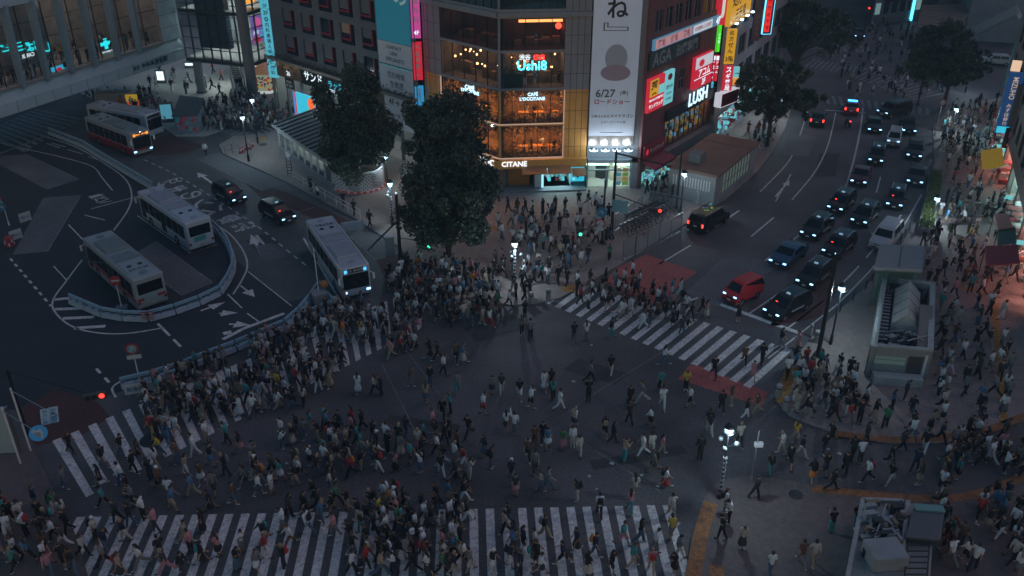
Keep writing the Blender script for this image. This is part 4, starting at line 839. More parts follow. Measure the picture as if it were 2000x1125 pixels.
sign('poster_screen', 'lit violet and red poster behind the corner glazing of the stair tower', FT2, prod(FT2, 490, 512, 30, 84), -.6, -.45, glow('poster_violet', (.2, .14, .5), .7), [('@', (.2, .9, .55, .95), glow('poster_pink', (.8, .15, .4), .7)), ('AH!', (.05, .6, .3, .5), G_WHT), ('#', (.1, .7, .03, .25), LITR), ('ス', (.5, 1, .1, .5), G_CYAN)], 'screen')
for (x, y, r, nm) in ((395,182,.62,'thick round column under the footbridge end'), (495,188,.72,'thick round column under the corner of the glass stair tower')):
    c = P(x,y); E = empty('round_column', (c.x, c.y, .12), 0, nm, 'column'); mb = MB(); mb.lathe((c.x, c.y, .12), [(r, 0), (r, (4.25 if x < 450 else 24))], 20); mb.build('shaft', mat('column_grey', (.2, .22, .24), .55, var=.1), E, smooth=False); mb = MB(); mb.lathe((c.x, c.y, .12), [(r*1.25, 0), (r*1.25, .3), (r*1.02, .35)], 20); mb.build('base', M_DGREY, E)
def lightbox(x, y, w, y1, m, lab, rz=.3, t='', d=.35, y0=None):
    c = P(x, y); E = empty('advert_pillar', (c.x, c.y, .12), rz, lab, 'advert pillar'); h = hz(c, y1)-.12; E.rotation_euler = (0, 0, 0)
    mb = MB(); mb.box((c.x, c.y, .12), w+.2, d, h, rz); mb.build('case', M_DGREY, E, bevel=.03)
    F = Fac((c.x-math.cos(rz)*w/2, c.y-math.sin(rz)*w/2), (c.x+math.cos(rz)*w/2, c.y+math.sin(rz)*w/2)); fbox(F, 'lit_poster', m, E, (.08, w-.08, .6, h-.1, d/2, d/2+.03))
    if t: mb = MB(); F.vtext(mb, t, w*.25, w*.75, 1.0, h-.5, d/2+.04); mb.build('lettering', T_BLK, E)
lightbox(317, 164, 1.2, 136, glow('box_white', (.65, .85, .9), 1.5), 'white lit advert pillar on the station forecourt near the footbridge', -.05, '案内図')
lightbox(398, 172, .9, 148, glow('box_warm', (.9, .75, .5), 1.3), 'warm lit advert box on the front of the thick column', -.05)
lightbox(373, 135, 1.6, 120, glow('box_white', (.65, .85, .9), 1.5), 'lit poster box deep under the stair tower', .0)
lightbox(329, 240, 1.5, 200, glow('box_dusk', (.08, .3, .4), .7), 'tall framed advert panel beside the bus stop', .25)
c = P(520,178)
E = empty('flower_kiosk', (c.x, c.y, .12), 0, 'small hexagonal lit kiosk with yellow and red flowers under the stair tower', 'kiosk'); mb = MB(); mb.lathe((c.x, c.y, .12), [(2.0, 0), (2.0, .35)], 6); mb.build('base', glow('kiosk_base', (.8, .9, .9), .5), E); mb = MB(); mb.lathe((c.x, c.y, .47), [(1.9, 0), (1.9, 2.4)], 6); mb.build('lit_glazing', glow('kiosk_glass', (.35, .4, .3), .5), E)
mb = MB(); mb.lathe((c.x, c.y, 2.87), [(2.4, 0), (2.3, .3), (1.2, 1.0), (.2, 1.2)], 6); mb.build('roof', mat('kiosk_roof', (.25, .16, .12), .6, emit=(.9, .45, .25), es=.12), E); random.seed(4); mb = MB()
for k in range(120): a = random.uniform(3.4, 6); p = (c.x+2.02*math.cos(a), c.y+2.02*math.sin(a), .6+random.random()*1.9); mb.sphere(p, random.uniform(.08, .2), random.randrange(3), 4)
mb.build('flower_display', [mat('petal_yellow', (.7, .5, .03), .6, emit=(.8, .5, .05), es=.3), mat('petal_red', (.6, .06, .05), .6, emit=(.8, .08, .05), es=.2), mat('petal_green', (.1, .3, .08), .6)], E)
# escalator beside the tower
a, b = P(478,205), P(455,160); b = a+(b-a).normalized()*9; E = empty('escalator', a, 0, 'escalator rising behind the crowd under the stair tower', 'escalator'); d = (b-a).normalized(); n = Vector((-d.y, d.x, 0)); mb = MB()
for s in (-.7, .7): mb.bar(a+n*s+Vector((0, 0, .9)), b+n*s+Vector((0, 0, 4.7)), .12, 1.0, 0)
mb.build('balustrade', mat('balustrade', (.35, .38, .38), .3, .3), E); mb = MB()
for k in range(24): p = a.lerp(b, k/24); mb.box((p.x, p.y, .1), 1.2, .42, .25+3.8*k/24, math.atan2(d.y, d.x)-math.pi/2)
mb.build('step_run', M_DARK, E)
# yellow-red stall sign, ramp of the station kiosk and painted kiosk
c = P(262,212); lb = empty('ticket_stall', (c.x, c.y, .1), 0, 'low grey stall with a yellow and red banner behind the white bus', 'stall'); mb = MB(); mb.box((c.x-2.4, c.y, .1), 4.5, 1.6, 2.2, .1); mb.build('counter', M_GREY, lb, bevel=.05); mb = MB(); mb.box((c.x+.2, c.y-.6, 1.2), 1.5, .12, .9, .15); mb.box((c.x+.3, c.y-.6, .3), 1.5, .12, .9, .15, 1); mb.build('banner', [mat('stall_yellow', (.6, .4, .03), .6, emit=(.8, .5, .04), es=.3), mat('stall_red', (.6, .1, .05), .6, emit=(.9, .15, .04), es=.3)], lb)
pk = [P(x, y) for x, y in ((346,264),(391,262),(404,243),(362,238))]; E = empty('painted_kiosk', (sum(p.x for p in pk)/4, sum(p.y for p in pk)/4, .12), 0, 'small kiosk with a dark sloping roof and flower painted walls', 'kiosk'); mb = MB(); mb.prism([(p.x, p.y) for p in pk], .12, 2.5); mb.build('wall', mat('mural_wall', (.16, .2, .24), .7, var=.4, scale=1.2), E)
mb = MB(); cc = sum(pk, Vector())/4; q = [cc+(p-cc)*1.12 for p in pk]; h = [2.55, 2.55, 3.4, 3.4]; mb.face([(p.x, p.y, z) for p, z in zip(q, h)]); mb.face([(p.x, p.y, z-.15) for p, z in zip(q, h)][::-1])
for i in range(4): j = (i+1) % 4; mb.face([(q[i].x, q[i].y, h[i]-.15), (q[j].x, q[j].y, h[j]-.15), (q[j].x, q[j].y, h[j]), (q[i].x, q[i].y, h[i])])
mb.build('roof', mat('roof_teal', (.05, .08, .09), .5, var=.1), E); F = Fac(pk[0][:2], pk[1][:2]); mb = MB(); random.seed(9)
for k in range(40):
    u, z, r = random.uniform(.3, F.len-.3), random.uniform(.4, 2.2), random.uniform(.1, .28); m = random.randrange(3)
    mb.face([F.pt(u+r*math.cos(i*math.pi/5), z+r*math.sin(i*math.pi/5), .01+k*.001) for i in range(10)], m)
mb.build('mural', [mat('mural_pink', (.5, .1, .2), .6), mat('mural_cyan', (.05, .35, .42), .6), mat('mural_red', (.4, .06, .06), .6)], E)
# white station kiosk with glazed front and patterned round planter wall
kq = [P(x, y) for x, y in ((547,300),(650,374),(745,330),(640,262))]; E = empty('station_kiosk', (sum(p.x for p in kq)/4, sum(p.y for p in kq)/4, .12), 0, 'long white glazed kiosk with a flat slatted roof under the left round tree', 'kiosk')
kc = sum(kq, Vector())/4; FK = Fac(kq[0][:2], kq[1][:2]); FK2 = Fac(kq[3][:2], kq[0][:2]); zr = 3.2
fbox(FK, 'base_wall', M_CONCW, E, (0, FK.len, .12, .9, -.3, 0)); fbox(FK, 'window', glass('kiosk', (.1, .16, .17), .3), E, (.1, FK.len-.1, .9, 2.7, -.2, -.17)); mb = MB()
for k in range(9): u = FK.len*k/8; FK.box(mb, max(0, u-.05), min(FK.len, u+.05), .9, 2.7, -.25, -.02)
FK.box(mb, 0, FK.len, 2.7, zr, -.3, 0); mb.build('frame', M_WHITE, E); mb = MB(); mb.prism([(p.x, p.y) for p in [kc+(q-kc)*.9 for q in kq]], .9, 1.3); FK.box(mb, .3, FK.len-.3, .95, 2.6, -3.5, -3.3); mb.build('interior', mat('kiosk_goods', (.3, .32, .32), .7, var=.5, scale=3), E)
mb = MB(); FK.box(mb, 1, FK.len-1, 2.6, 2.66, -2.4, -1.6); mb.build('ceiling_lamp', glow('kiosk_lamp', (.8, .95, .9), 3), E)
q = [kc+(p-kc)*1.1 for p in kq]; mb = MB(); mb.prism([(p.x, p.y) for p in q], zr, zr+.35); mb.build('roof', mat('roof_white', (.3, .33, .35), .6, var=.1), E, bevel=.04); mb = MB()
for k in range(14): t = (k+.5)/14; a = q[0].lerp(q[1], t); b = q[3].lerp(q[2], t); mb.bar((a.x, a.y, zr+.42), (b.x, b.y, zr+.42), .22, .1)
mb.build('roof_slat', M_DARK, E)
bc = P(570,312); E = empty('white_counter', (bc.x, bc.y, .12), 0, 'low white counter box at the corner of the glazed kiosk', 'counter'); mb = MB(); mb.box((bc.x, bc.y, .12), 1.5, .8, .9, FK.rz); mb.build('cabinet', M_WHITE, E, bevel=.03); mb = MB(); mb.box((bc.x, bc.y, 1.02), 1.6, .9, .06, FK.rz); mb.build('worktop', M_GREY, E)
# patterned wall round the tree
wp = [(640,362),(655,373),(680,379),(705,380),(728,377),(746,369),(752,358)]
pts = [Vector((*a, 0)) for a in cr([tuple(P(x, y)[:2]) for x, y in wp], 6)]; E = empty('patterned_planter_wall', (pts[20].x, pts[20].y, .12), 0, 'curved white wall with black wavy pattern round the left tree', 'wall'); mb, mp, mr = MB(), MB(), MB(); L = 0
cc = sum(pts, Vector())/len(pts)+Vector((0, 2.5, 0))
for i, (a, b) in enumerate(zip(pts, pts[1:])):
    n = ((a+b)/2-cc); n.z = 0; n.normalize(); L2 = L+(b-a).length
    mb.face([(a.x, a.y, .3), (b.x, b.y, .3), (b.x, b.y, 2.3), (a.x, a.y, 2.3)]); ai, bi = a-n*.25, b-n*.25
    mb.face([(a.x, a.y, 2.3), (b.x, b.y, 2.3), (bi.x, bi.y, 2.3), (ai.x, ai.y, 2.3)]); mb.face([(bi.x, bi.y, .3), (ai.x, ai.y, .3), (ai.x, ai.y, 2.3), (bi.x, bi.y, 2.3)])
    for row in range(9):
        z = .45+row*.2
        f = lambda s, zz: zz+.16*math.sin(s*2.2+zz*1.1)
        if (i//6) % 2 == 0:
            w = [f(L, z), f(L2, z)]; mp.face([(a.x+n.x*.01, a.y+n.y*.01, w[0]), (b.x+n.x*.01, b.y+n.y*.01, w[1]), (b.x+n.x*.01, b.y+n.y*.01, w[1]+.085), (a.x+n.x*.01, a.y+n.y*.01, w[0]+.085)])
        elif (row+i) % 2: m_ = (a+b)/2+n*.01; e = (b-a)*.4; mp.face([(m_.x-e.x, m_.y-e.y, z), (m_.x+e.x*.3, m_.y+e.y*.3, z), (m_.x+e.x, m_.y+e.y, z+.15), (m_.x-e.x*.3, m_.y-e.y*.3, z+.15)])
    c, d = a+n*.06, b+n*.06; mr.bar((c.x, c.y, .22), (d.x, d.y, .22), .16, .2, i % 3 == 0)
    L = L2
mb.build('wall', M_WHITE, E); mp.build('pattern', T_BLK, E); mr.build('base_rail', [mat('rail_red', (.4, .07, .06), .5, emit=(.6, .1, .08), es=.08), M_WHITE], E)
# ---- subway entrance with a brown roof by the right-hand street
sq = [P(x, y) for x, y in ((1362,403),(1392,405),(1468,340),(1462,318),(1440,318),(1318,372))]
base = [P(x, y) for x, y in ((1392,406),(1470,338))]; FS = Fac(base[0][:2], base[1][:2]); wS = 5.0; E = empty('subway_entrance', FS.pt(FS.len/2, .12, -2.5), 0, 'subway entrance with a long brown roof and glazed side by the right-hand street', 'subway entrance'); zr = 3.3; L = FS.len
fbox(FS, 'plinth', M_CONCW, E, (0, L, .1, .7, -.3, 0)); fbox(FS, 'glazing', glow('subway_glass', (.35, .45, .38), .16), E, (2.2, L-1.5, .75, 2.9, -.14, -.11)); mb = MB()
for k in range(10): u = 2.2+(L-3.7)*k/9; FS.box(mb, u-.05, u+.05, .7, 2.95, -.2, -.02)
FS.box(mb, 2.2, L-1.5, 1.7, 1.76, -.18, -.04); mb.build('mullion', M_GREY, E)
mb = MB(); FS.box(mb, 0, 2.2, .7, zr, -.3, 0); FS.box(mb, L-1.5, L, .7, zr, -.3, 0); FS.box(mb, 2.2, L-1.5, 2.95, zr, -.3, -.01); FS.box(mb, .01, L, .1, zr, -wS, -wS+.3); FS.box(mb, 0, .3, .1, zr, -wS+.31, -.31); mb.build('wall', mat('entrance_wall', (.27, .27, .28), .7, var=.12), E)
fbox(FS, 'roof', mat('roof_brown', (.17, .10, .075), .7, var=.2, scale=.7), E, (-.3, L*.78, zr, zr+.3, -wS-.3, .3), (L*.79, L+.3, zr, zr+.3, -wS-.3, .3), bevel=.04)
c = FS.pt(2.6, zr+.3, -3.2); mb = MB(); mb.box(c, 1.5, 1.3, 1.0, FS.rz); mb.build('roof_vent', M_DGREY, E, bevel=.05); mb = MB()
for k in range(14): p = FS.pt(-.02, 1.9, -wS+.5+k*.3); mb.box((p.x, p.y, 1.6), .05, .12, 1.1, FS.rz)
mb.build('louvre', M_WHITE, E)
# ---- station exits in the right-hand plaza
def exit_box(pts, h, label, yt=None):
    q = [P(x, y) for x, y in pts]; c = sum(q, Vector())/4; E = empty('station_exit', (c.x, c.y, .12), 0, label, 'station exit'); F = [Fac(q[i][:2], q[(i+1) % 4][:2]) for i in range(4)]
    return q, c, E
q = [P(x, y) for x, y in ((1688,738),(1806,748),(1812,610),(1712,592))]; c = sum(q, Vector())/4; E = empty('station_exit', (c.x, c.y, .12), 0, 'open topped station exit with stairs and a pale canvas cover in the right-hand plaza', 'station exit'); h = 2.6
mb = MB(); mw = MB()
for i in range(4):
    a, b = q[i], q[(i+1) % 4]; d = (b-a).normalized(); n = Vector((d.y, -d.x, 0)); n = n if n.dot(c-a) < 0 else -n
    a2, b2 = a-n*.35, b-n*.35; mw.face([(a.x, a.y, .12), (b.x, b.y, .12), (b.x, b.y, h), (a.x, a.y, h)]); mw.face([(b2.x, b2.y, .12), (a2.x, a2.y, .12), (a2.x, a2.y, h), (b2.x, b2.y, h)]); mb.bar((a.x-n.x*.17, a.y-n.y*.17, h+.08), (b.x-n.x*.17, b.y-n.y*.17, h+.06), .38, .12)
mw.build('wall', mat('exit_wall', (.24, .25, .25), .6, var=.15), E); mb.build('coping', mat('coping_grey', (.3, .3, .3), .7, var=.2), E)
l = lambda s, t, z: (lambda p: Vector((p.x, p.y, z)))(q[0].lerp(q[1], s).lerp(q[3].lerp(q[2], s), t))
mb = MB(); mb.face([l(.04,.04,1.5), l(.96,.04,1.5), l(.96,.96,1.5), l(.04,.96,1.5)]); mb.build('deck', M_DARK, E)
mb = MB(); pr = [(.28,2.1), (.52,3.0), (.76,2.1)]
for (s0, z0), (s1, z1) in zip(pr, pr[1:]): mb.face([l(s0,.38,z0), l(s1,.38,z1), l(s1,.9,z1), l(s0,.9,z0)])
mb.face([l(.28,.38,2.1), l(.28,.38,1.52), l(.76,.38,1.52), l(.76,.38,2.1), l(.52,.38,3.0)]); mb.face([l(.28,.9,1.52), l(.28,.9,2.1), l(.52,.9,3.0), l(.76,.9,2.1), l(.76,.9,1.52)])
for k in range(5): t = .38+.13*k; mb.bar(l(.27,t,2.12), l(.52,t,3.03), .06, .03, 1); mb.bar(l(.52,t,3.03), l(.77,t,2.12), .06, .03, 1)
mb.build('canvas_cover', [mat('canvas', (.48, .46, .42), .8, var=.18, scale=1.5), mat('canvas_seam', (.3, .29, .27), .8)], E); mb = MB()
for k in range(14): a, b = l(.07,.14+.055*k,2.4-.05*k), l(.24,.14+.055*k,2.4-.05*k); mb.bar(a, b, .2, .08)
mb.build('stair', M_GREY, E); mb = MB(); random.seed(8)
for k in range(44): p = l(random.uniform(.08,.94), random.choice((random.uniform(.06,.34), random.uniform(.05,.3), .94)), 1.52); mb.box(p, random.uniform(.15,.7), random.uniform(.15,.6), random.uniform(.2,.9), .4, k % 3)
for k in range(9): a, b = l(random.uniform(.1,.9), random.uniform(.05,.3), 2.0+.1*k), l(random.uniform(.1,.9), random.uniform(.05,.3), 2.1+.1*k); mb.tube([a, b], .05, 6, k % 2)
for k in range(5): mb.tube([l(.8+.03*k, .08, 2.0), l(.8+.03*k, .55, 2.55)], .035, 6, 0)
mb.build('plant_unit', [M_GREY, M_DARK, M_CONCW], E, bevel=.03); mb = MB(); mb.face([l(.74,.05,2.5), l(.96,.05,2.5), l(.96,.6,2.85), l(.74,.6,2.85)]); mb.face([l(.74,.6,2.78), l(.96,.6,2.78), l(.96,.05,2.43), l(.74,.05,2.43)]); mb.build('side_roof', mat('roof_taupe', (.16, .13, .12), .7, var=.1), E)
mb = MB(); 
for k in range(3): p = l(.5+.13*k, .2, 1.9); mb.tube([p+Vector((.35*math.cos(t), .35*math.sin(t), .5+.05*t)) for t in [i*.6 for i in range(11)]], .04, 5)
mb.build('cable_coil', M_BLACK, E)
F = Fac((q[0]+(q[0]-q[3]).normalized()*.01)[:2], (q[1]+(q[1]-q[2]).normalized()*.01)[:2]); fbox(F, 'lit_panel', glow('exit_panel', (.3, .5, .48), .11), E, (.4, F.len*.6, 1.75, 1.95, .01, .06), (.4, F.len*.6, 1.35, 1.65, .01, .05)); fbox(F, 'recess', mat('recess_dark', (.06, .055, .055), .7, var=.4, scale=2), E, (F.len*.64, F.len*.88, .3, 2.1, .01, .04)); fbox(F, 'side_post', M_WHITE, E, (F.len*.9, F.len*.94, .12, 2.3, .01, .08)); fbox(F, 'bench', mat('bench_white', (.4, .42, .42), .6), E, (.4, F.len*.9, .12, .75, .1, .9))  # dark front panel is flat; an opening's shade is put into its colour
F = Fac(q[3][:2], q[0][:2]); fbox(F, 'side_glass', glass('exit', (.1, .25, .24), .45), E, (.3, F.len-.3, h+.17, h+1.1, -.2, -.16))
# lift housing behind it
q = [P(x, y) for x, y in ((1695,600),(1778,604),(1782,560),(1706,556))]; c = sum(q, Vector())/4; E = empty('lift_housing', (c.x, c.y, .12), 0, 'glass lift housing with a flat pale roof behind the open station exit', 'lift'); F = Fac(q[0][:2], q[1][:2]); L = F.len
mb = MB(); mb.prism([(p.x, p.y) for p in [c+(p-c)*.82 for p in q]], .12, 3.2); mb.build('core', mat('lift_green', (.06, .10, .08), .6, var=.4, scale=1.5), E); fbox(F, 'glass', glass('lift', (.1, .2, .16), .35), E, (.1, L-.1, .15, 3.3, -.1, -.05)); mb = MB()
for u in (0, .9, L-1, L-.1): F.box(mb, u, u+.1, .12, 3.4, -.15, 0)
F.box(mb, 0, L, 3.3, 3.45, -.16, .01); mb.build('frame', M_STEEL, E); mb = MB(); mb.prism([(p.x, p.y) for p in [c+(p-c)*1.12 for p in q]], 3.46, 3.75); mb.build('roof', mat('roof_pale', (.26, .25, .26), .6, var=.08), E, bevel=.05); mb = MB(); a, b = (q[0]+q[1])/2, (q[2]+q[3])/2; mb.bar((a.x, a.y, 3.77), (b.x, b.y, 3.77), .06, .04); mb.build('roof_joint', M_DARK, E)
# lower right exit, partly out of the frame
q = [P(x, y) for x, y in ((1640,1190),(1800,1190),(1812,1035),(1672,1030))]; c = sum(q, Vector())/4; E = empty('station_exit', (c.x, c.y, .12), 0, 'station exit with machinery on its top at the lower right edge', 'station exit')
l = lambda s, t, z: (lambda p: Vector((p.x, p.y, z)))(q[0].lerp(q[1], s).lerp(q[3].lerp(q[2], s), t)); h = 1.9
mb = MB(); mb.prism([(p.x, p.y) for p in q], .12, h); mb.build('wall', MATS['exit_wall'], E, bevel=.04); mb = MB()
for a, b in ((l(0,0,h), l(0,1,h)), (l(0,1,h), l(.55,1,h)), (l(.62,1,h), l(.62,.3,h))): mb.bar(a+Vector((0, 0, .12)), b+Vector((0, 0, .12)), .22, .25)
mb.build('coping', mat('coping_grey', (.3, .3, .3), .7, var=.2), E); mb = MB(); random.seed(18)
for k in range(46): p = l(random.uniform(.06,.58), random.uniform(.3,.96), h); mb.box(p, random.uniform(.15,.75), random.uniform(.15,.6), random.uniform(.12,.7), .15, k % 4)
for k in range(8): mb.tube([l(random.uniform(.06,.55), random.uniform(.4,.95), h+.5), l(random.uniform(.06,.55), random.uniform(.4,.95), h+.55)], .045, 6, k % 2)
for k in range(7): mb.bar(l(.68,.05+.07*k,h+.25), l(.95,.05+.07*k,h+.25), .08, .06, 1)
for s in (.68, .95): mb.bar(l(s,.03,h+.25), l(s,.5,h+.25), .08, .08, 1)
mb.build('plant_unit', [M_GREY, M_DARK, M_CONCW, mat('brown_box', (.2, .14, .1), .7)], E, bevel=.03); mb = MB(); mb.box(l(.4,.25,h), 1.8, 1.5, .9, .1); mb.build('pale_cabinet', M_CONCW, E, bevel=.06); mb = MB()
for k in range(3): p = l(.2+.16*k, .45+.1*k, h+.7); mb.tube([p+Vector((.32*math.cos(t), .32*math.sin(t), .05*t)) for t in [i*.6 for i in range(11)]], .035, 5)
mb.build('cable_coil', M_BLACK, E)
q = [P(x, y) for x, y in ((1752,1112),(1815,1118),(1824,1060),(1768,1056))]; c = sum(q, Vector())/4; E = empty('lift_housing', (c.x, c.y, .12), 0, 'dark glazed lift housing with a teal roof edge beside the lower right exit', 'lift'); mb = MB(); mb.prism([(p.x, p.y) for p in q], .12, 2.2); mb.build('glass_shaft', glass('shaft', (.05, .09, .1), .8), E); mb = MB(); mb.prism([(p.x, p.y) for p in [c+(p-c)*1.06 for p in q]], 2.21, 2.4); mb.build('roof', mat('roof_smoke', (.07, .08, .09), .4, var=.15), E, bevel=.04); mb = MB(); a, b = q[3], q[2]; mb.bar((a.x, a.y, 2.45), (b.x, b.y, 2.45), .5, .1); mb.build('roof_edge', mat('edge_teal', (.12, .26, .26), .5), E)
# ---- row of shops at the right edge
FRt = Fac(P(1940,250)[:2], P(2012,640)[:2]); LRt = FRt.len; ER = empty('shop_row', FRt.pt(LRt/2, .12, 0), 0, 'row of narrow shops with awnings along the right edge', 'building')
mb = MB(); hl = [(1.5+k*(LRt-2)/7, .5+(k+1)*(LRt-2)/7, .15, 3.0) for k in range(7)]; hu = [(2+3.6*c, 4.4+3.6*c, 4.6+3.4*r, 6.8+3.4*r) for r in range(4) for c in range(12) if 4.6+3.6*c < LRt]
wall(mb, FRt, 0, LRt, .1, 18, hl+hu, .3); mb.build('wall', mat('shop_wall', (.2, .17, .16), .7, var=.2), ER); fbox(FRt, 'core', M_DARK, ER, (0, LRt, .1, 18, -12, -3.3))
lm = [glow('shop_aqua', (.55, .95, 1), 20), glow('shop_warm', (1, .42, .36), 26)]
for k, w in enumerate(hl): room(FRt, *w, 2.8, MATS['store_inside'], ER, lm[k % 3 == 2 or k > 4], 2)
for w in hu: grid_glass(FRt, *w, 2, 1, ER, W_PANE, M_DARK, -.15)
mb = MB(); random.seed(6)
for k in range(120): w = random.choice(hl); u = random.uniform(w[0], w[1]-.4); z = .2+random.randrange(5)*.42; FRt.box(mb, u, u+.3, z, z+.34, -random.uniform(-.4, 1.8), -.6+1.2*(random.random() < .2), random.randrange(4))
mb.build('merchandise', [MATS['glow_goods_aqua'], MATS['goods_pale'], mat('goods_rose', (.4, .16, .14), .6), MATS['goods_red']], ER)['kind'] = 'stuff'
def awning(pts, zs, m, lab):
    p = [P(x, y, z) for (x, y), z in zip(pts, zs)]; mb = MB(); mb.face(p); n = [a-Vector((0, 0, .06)) for a in p]; mb.face(n[::-1])
    for i in range(4): j = (i+1) % 4; mb.face([p[i], n[i], n[j], p[j]])
    i, j = (0, 3); mb.face([n[i], n[j], n[j]-Vector((0, 0, .3)), n[i]-Vector((0, 0, .3))])
    E = empty('awning', (sum(p, Vector())/4), 0, lab, 'awning'); mb.build('canopy', m, E); mb = MB()
    for a in (p[0], p[3]): mb.tube([(a.x, a.y, .12), (a.x, a.y, a.z-.05)], .04, 6)
    mb.build('post', M_DARK, E)
awning([(1917,294),(1957,288),(1962,324),(1921,330)], (3.1,3.7,3.7,3.1), mat('awning_yellow', (.7, .42, .02), .7, var=.08, emit=(.8, .45, .02), es=.14), 'flat yellow awning over the pavement at the right edge')  # light from below is put into the yellow canopy as glow
awning([(1926,480),(1988,478),(1992,514),(1927,518)], (2.8,3.4,3.4,2.8), mat('awning_crimson', (.32, .03, .045), .7, var=.1), 'dark red awning over the pavement at the right edge')
awning([(1950,448),(1984,445),(1984,474),(1950,478)], (2.8,3.3,3.3,2.8), mat('awning_green', (.02, .07, .06), .7, var=.1), 'dark green awning just above the dark red one')
awning([(1942,418),(1968,416),(1978,444),(1950,448)], (2.9,3.4,3.4,2.9), mat('awning_salmon', (.3, .15, .12), .7, var=.1), 'salmon coloured awning above the dark green one')
awning([(1988,305),(2012,300),(2015,330),(1985,331)], (3.4,3.9,3.9,3.4), MATS['awning_yellow'], 'second yellow awning cut by the right edge')
bR = P(1925,318); BLU = mat('sign_navy', (.015, .06, .2), .5, emit=(.02, .1, .3), es=.3)
def slant_sign(nm, lab, base, wid, y0, y1, m, texts, face=Vector((.9, -.35, 0))):
    F = Fac(base[:2], (base+face)[:2]); return sign(nm, lab, F, (0, wid, hz(base, y1), hz(base, y0)), -.2, .2, m, texts)
E = slant_sign('bank_sign', 'tall blue vertical MIZUHO bank sign at the right edge', bR, 1.5, 140, 258, BLU, [])
F = Fac(bR[:2], (bR+Vector((.9, -.35, 0)))[:2]); z0, z1 = hz(bR, 258), hz(bR, 140); mb = MB()
put_text(mb, 'MIZUHO', lambda a, b: F.pt(.5+.55*b, z1-.5-(z1-z0)*.36*a, .215)); F.vtext(mb, 'みずほ銀行', .3, 1.2, z0+.9, z0+(z1-z0)*.5, .215); mb.build('lettering', mat('letter_cream', (.6, .5, .4), .6, emit=(.8, .6, .45), es=.4), E)
mb = MB(); F.box(mb, .15, 1.35, z0+.05, z0+.8, .2, .215); mb.build('lit_strip', G_CYAN, E)
bR2 = P(1945,326)
slant_sign('shop_sign', 'grey sign panel with dark lettering right of the blue bank sign', bR2, 1.5, 165, 245, mat('sign_greybeige', (.12, .13, .13), .6), [('東横のれん', (.2, .8, .25, .95), T_BLK, 'v'), ('@', (.35, .65, .06, .18), T_BLK)])
slant_sign('shop_sign', 'dark sign with salmon vertical lettering above the yellow awning', bR2, 1.6, 250, 288, S_BOX, [('麺屋', (.1, .9, .1, .9), mat('letter_salmon', (.6, .25, .18), .6, emit=(1, .35, .22), es=.45), 'v')])
slant_sign('shop_sign', 'pale orange lit box above the blue bank sign', bR, .9, 118, 138, glow('box_orange', (.9, .6, .4), .8), [])
slant_sign('shop_sign', 'bright cyan lit panel cut by the right edge', P(1985,330), 1.4, 82, 155, G_CYAN, [('ル', (.2, .8, .5, .9), T_BLK)])
# ---- far end of the street: walkway building, lit shop and far blocks
def block(nm, lab, pts, z0, z1, m, win=None):
    q = [P(x, y) for x, y in pts]; c = sum(q, Vector())/len(q); E = empty(nm, (c.x, c.y, z0), 0, lab, 'building'); mb = MB(); mb.prism([(p.x, p.y) for p in q], z0, z1); mb.build('wall', m, E)
    if win:
        F = Fac(q[0][:2], q[1][:2]); rows, cols = win
        for r in range(rows):
            for k in range(cols): u0 = F.len*(k+.2)/cols; u1 = F.len*(k+.8)/cols; fbox(F, 'window', W_PANE if (k*7+r*3) % 5 else glow('far_window', (.3, .5, .5), .4), E, (u0, u1, z0+2+r*3.4, z0+4+r*3.4, -.1, .04))
    return E
block('far_building', 'pale building with a lit cyan entrance at the far end of the street', [(1700,52),(1795,40),(1900,-60),(1690,-40)], .1, 16, mat('far_wall', (.16, .17, .18), .7), (3, 6))
q = Fac(P(1700,52)[:2], P(1795,40)[:2]); sign('shop_sign', 'pair of round white emblems glowing over the far entrance', q, (q.len*.2, q.len*.62, 4.2, 7), .05, .3, M_DARK, [('∞', (.05, .45, .3, .9), glow('far_emblem', (.5, .9, 1), 3)), ('⊕', (.55, .95, .3, .9), glow('far_emblem', (.5, .9, 1), 3))])
fbox(q, 'light_pillar', glow('far_pillar', (.1, .7, .95), 2.5), None, (q.len*.78, q.len*.82, .2, 4.6, .05, .3)); o = COL.objects[-1]; o.name = 'light_pillar'; tag(o, 'glowing cyan upright tube beside the far entrance', 'light')
block('walkway_building', 'pale concrete building with terraces and stairs at upper right', [(1880,80),(2010,88),(2200,0),(1860,0)], .1, 11, M_CONCW, None)
c = P(1800,50); E = empty('slatted_canopy', (c.x, c.y, .1), 0, 'low slatted canopy roof with lines of small lamps at upper right', 'canopy'); q = [P(x, y, 4.5) for x, y in ((1790,52),(1880,45),(1905,8),(1800,12))]; mb = MB()
for k in range(12): a = q[0].lerp(q[3], k/11); b = q[1].lerp(q[2], k/11); mb.bar(a, b, .5, .18)
mb.build('roof_slat', mat('slat_brown', (.25, .17, .13), .7), E); mb = MB()
for p in q: mb.tube([(p.x, p.y, .1), (p.x, p.y, 4.4)], .15, 6)
mb.build('post', M_CONCW, E)
a, b = P(1905,70,4), P(1990,28,8); E = empty('outdoor_stair', ((a+b)/2), 0, 'pale outdoor staircase with a solid handrail at upper right', 'staircase'); mb = MB(); mb.bar(a, b, 2.2, 1.2); mb.build('flight', M_CONCW, E); mb = MB()
d = (b-a).normalized(); n = Vector((-d.y, d.x, 0)).normalized(); mb.bar(a-n*1.2+Vector((0, 0, 1.0)), b-n*1.2+Vector((0, 0, 1.0)), .25, 1.2); mb.build('parapet', MATS['roof_white'], E)
block('far_building', 'dark office block beyond the tall trees at the far left of the street', [(1500,150),(1560,60),(1620,-60),(1480,-60)], .1, 24, M_DGREY, (6, 6))
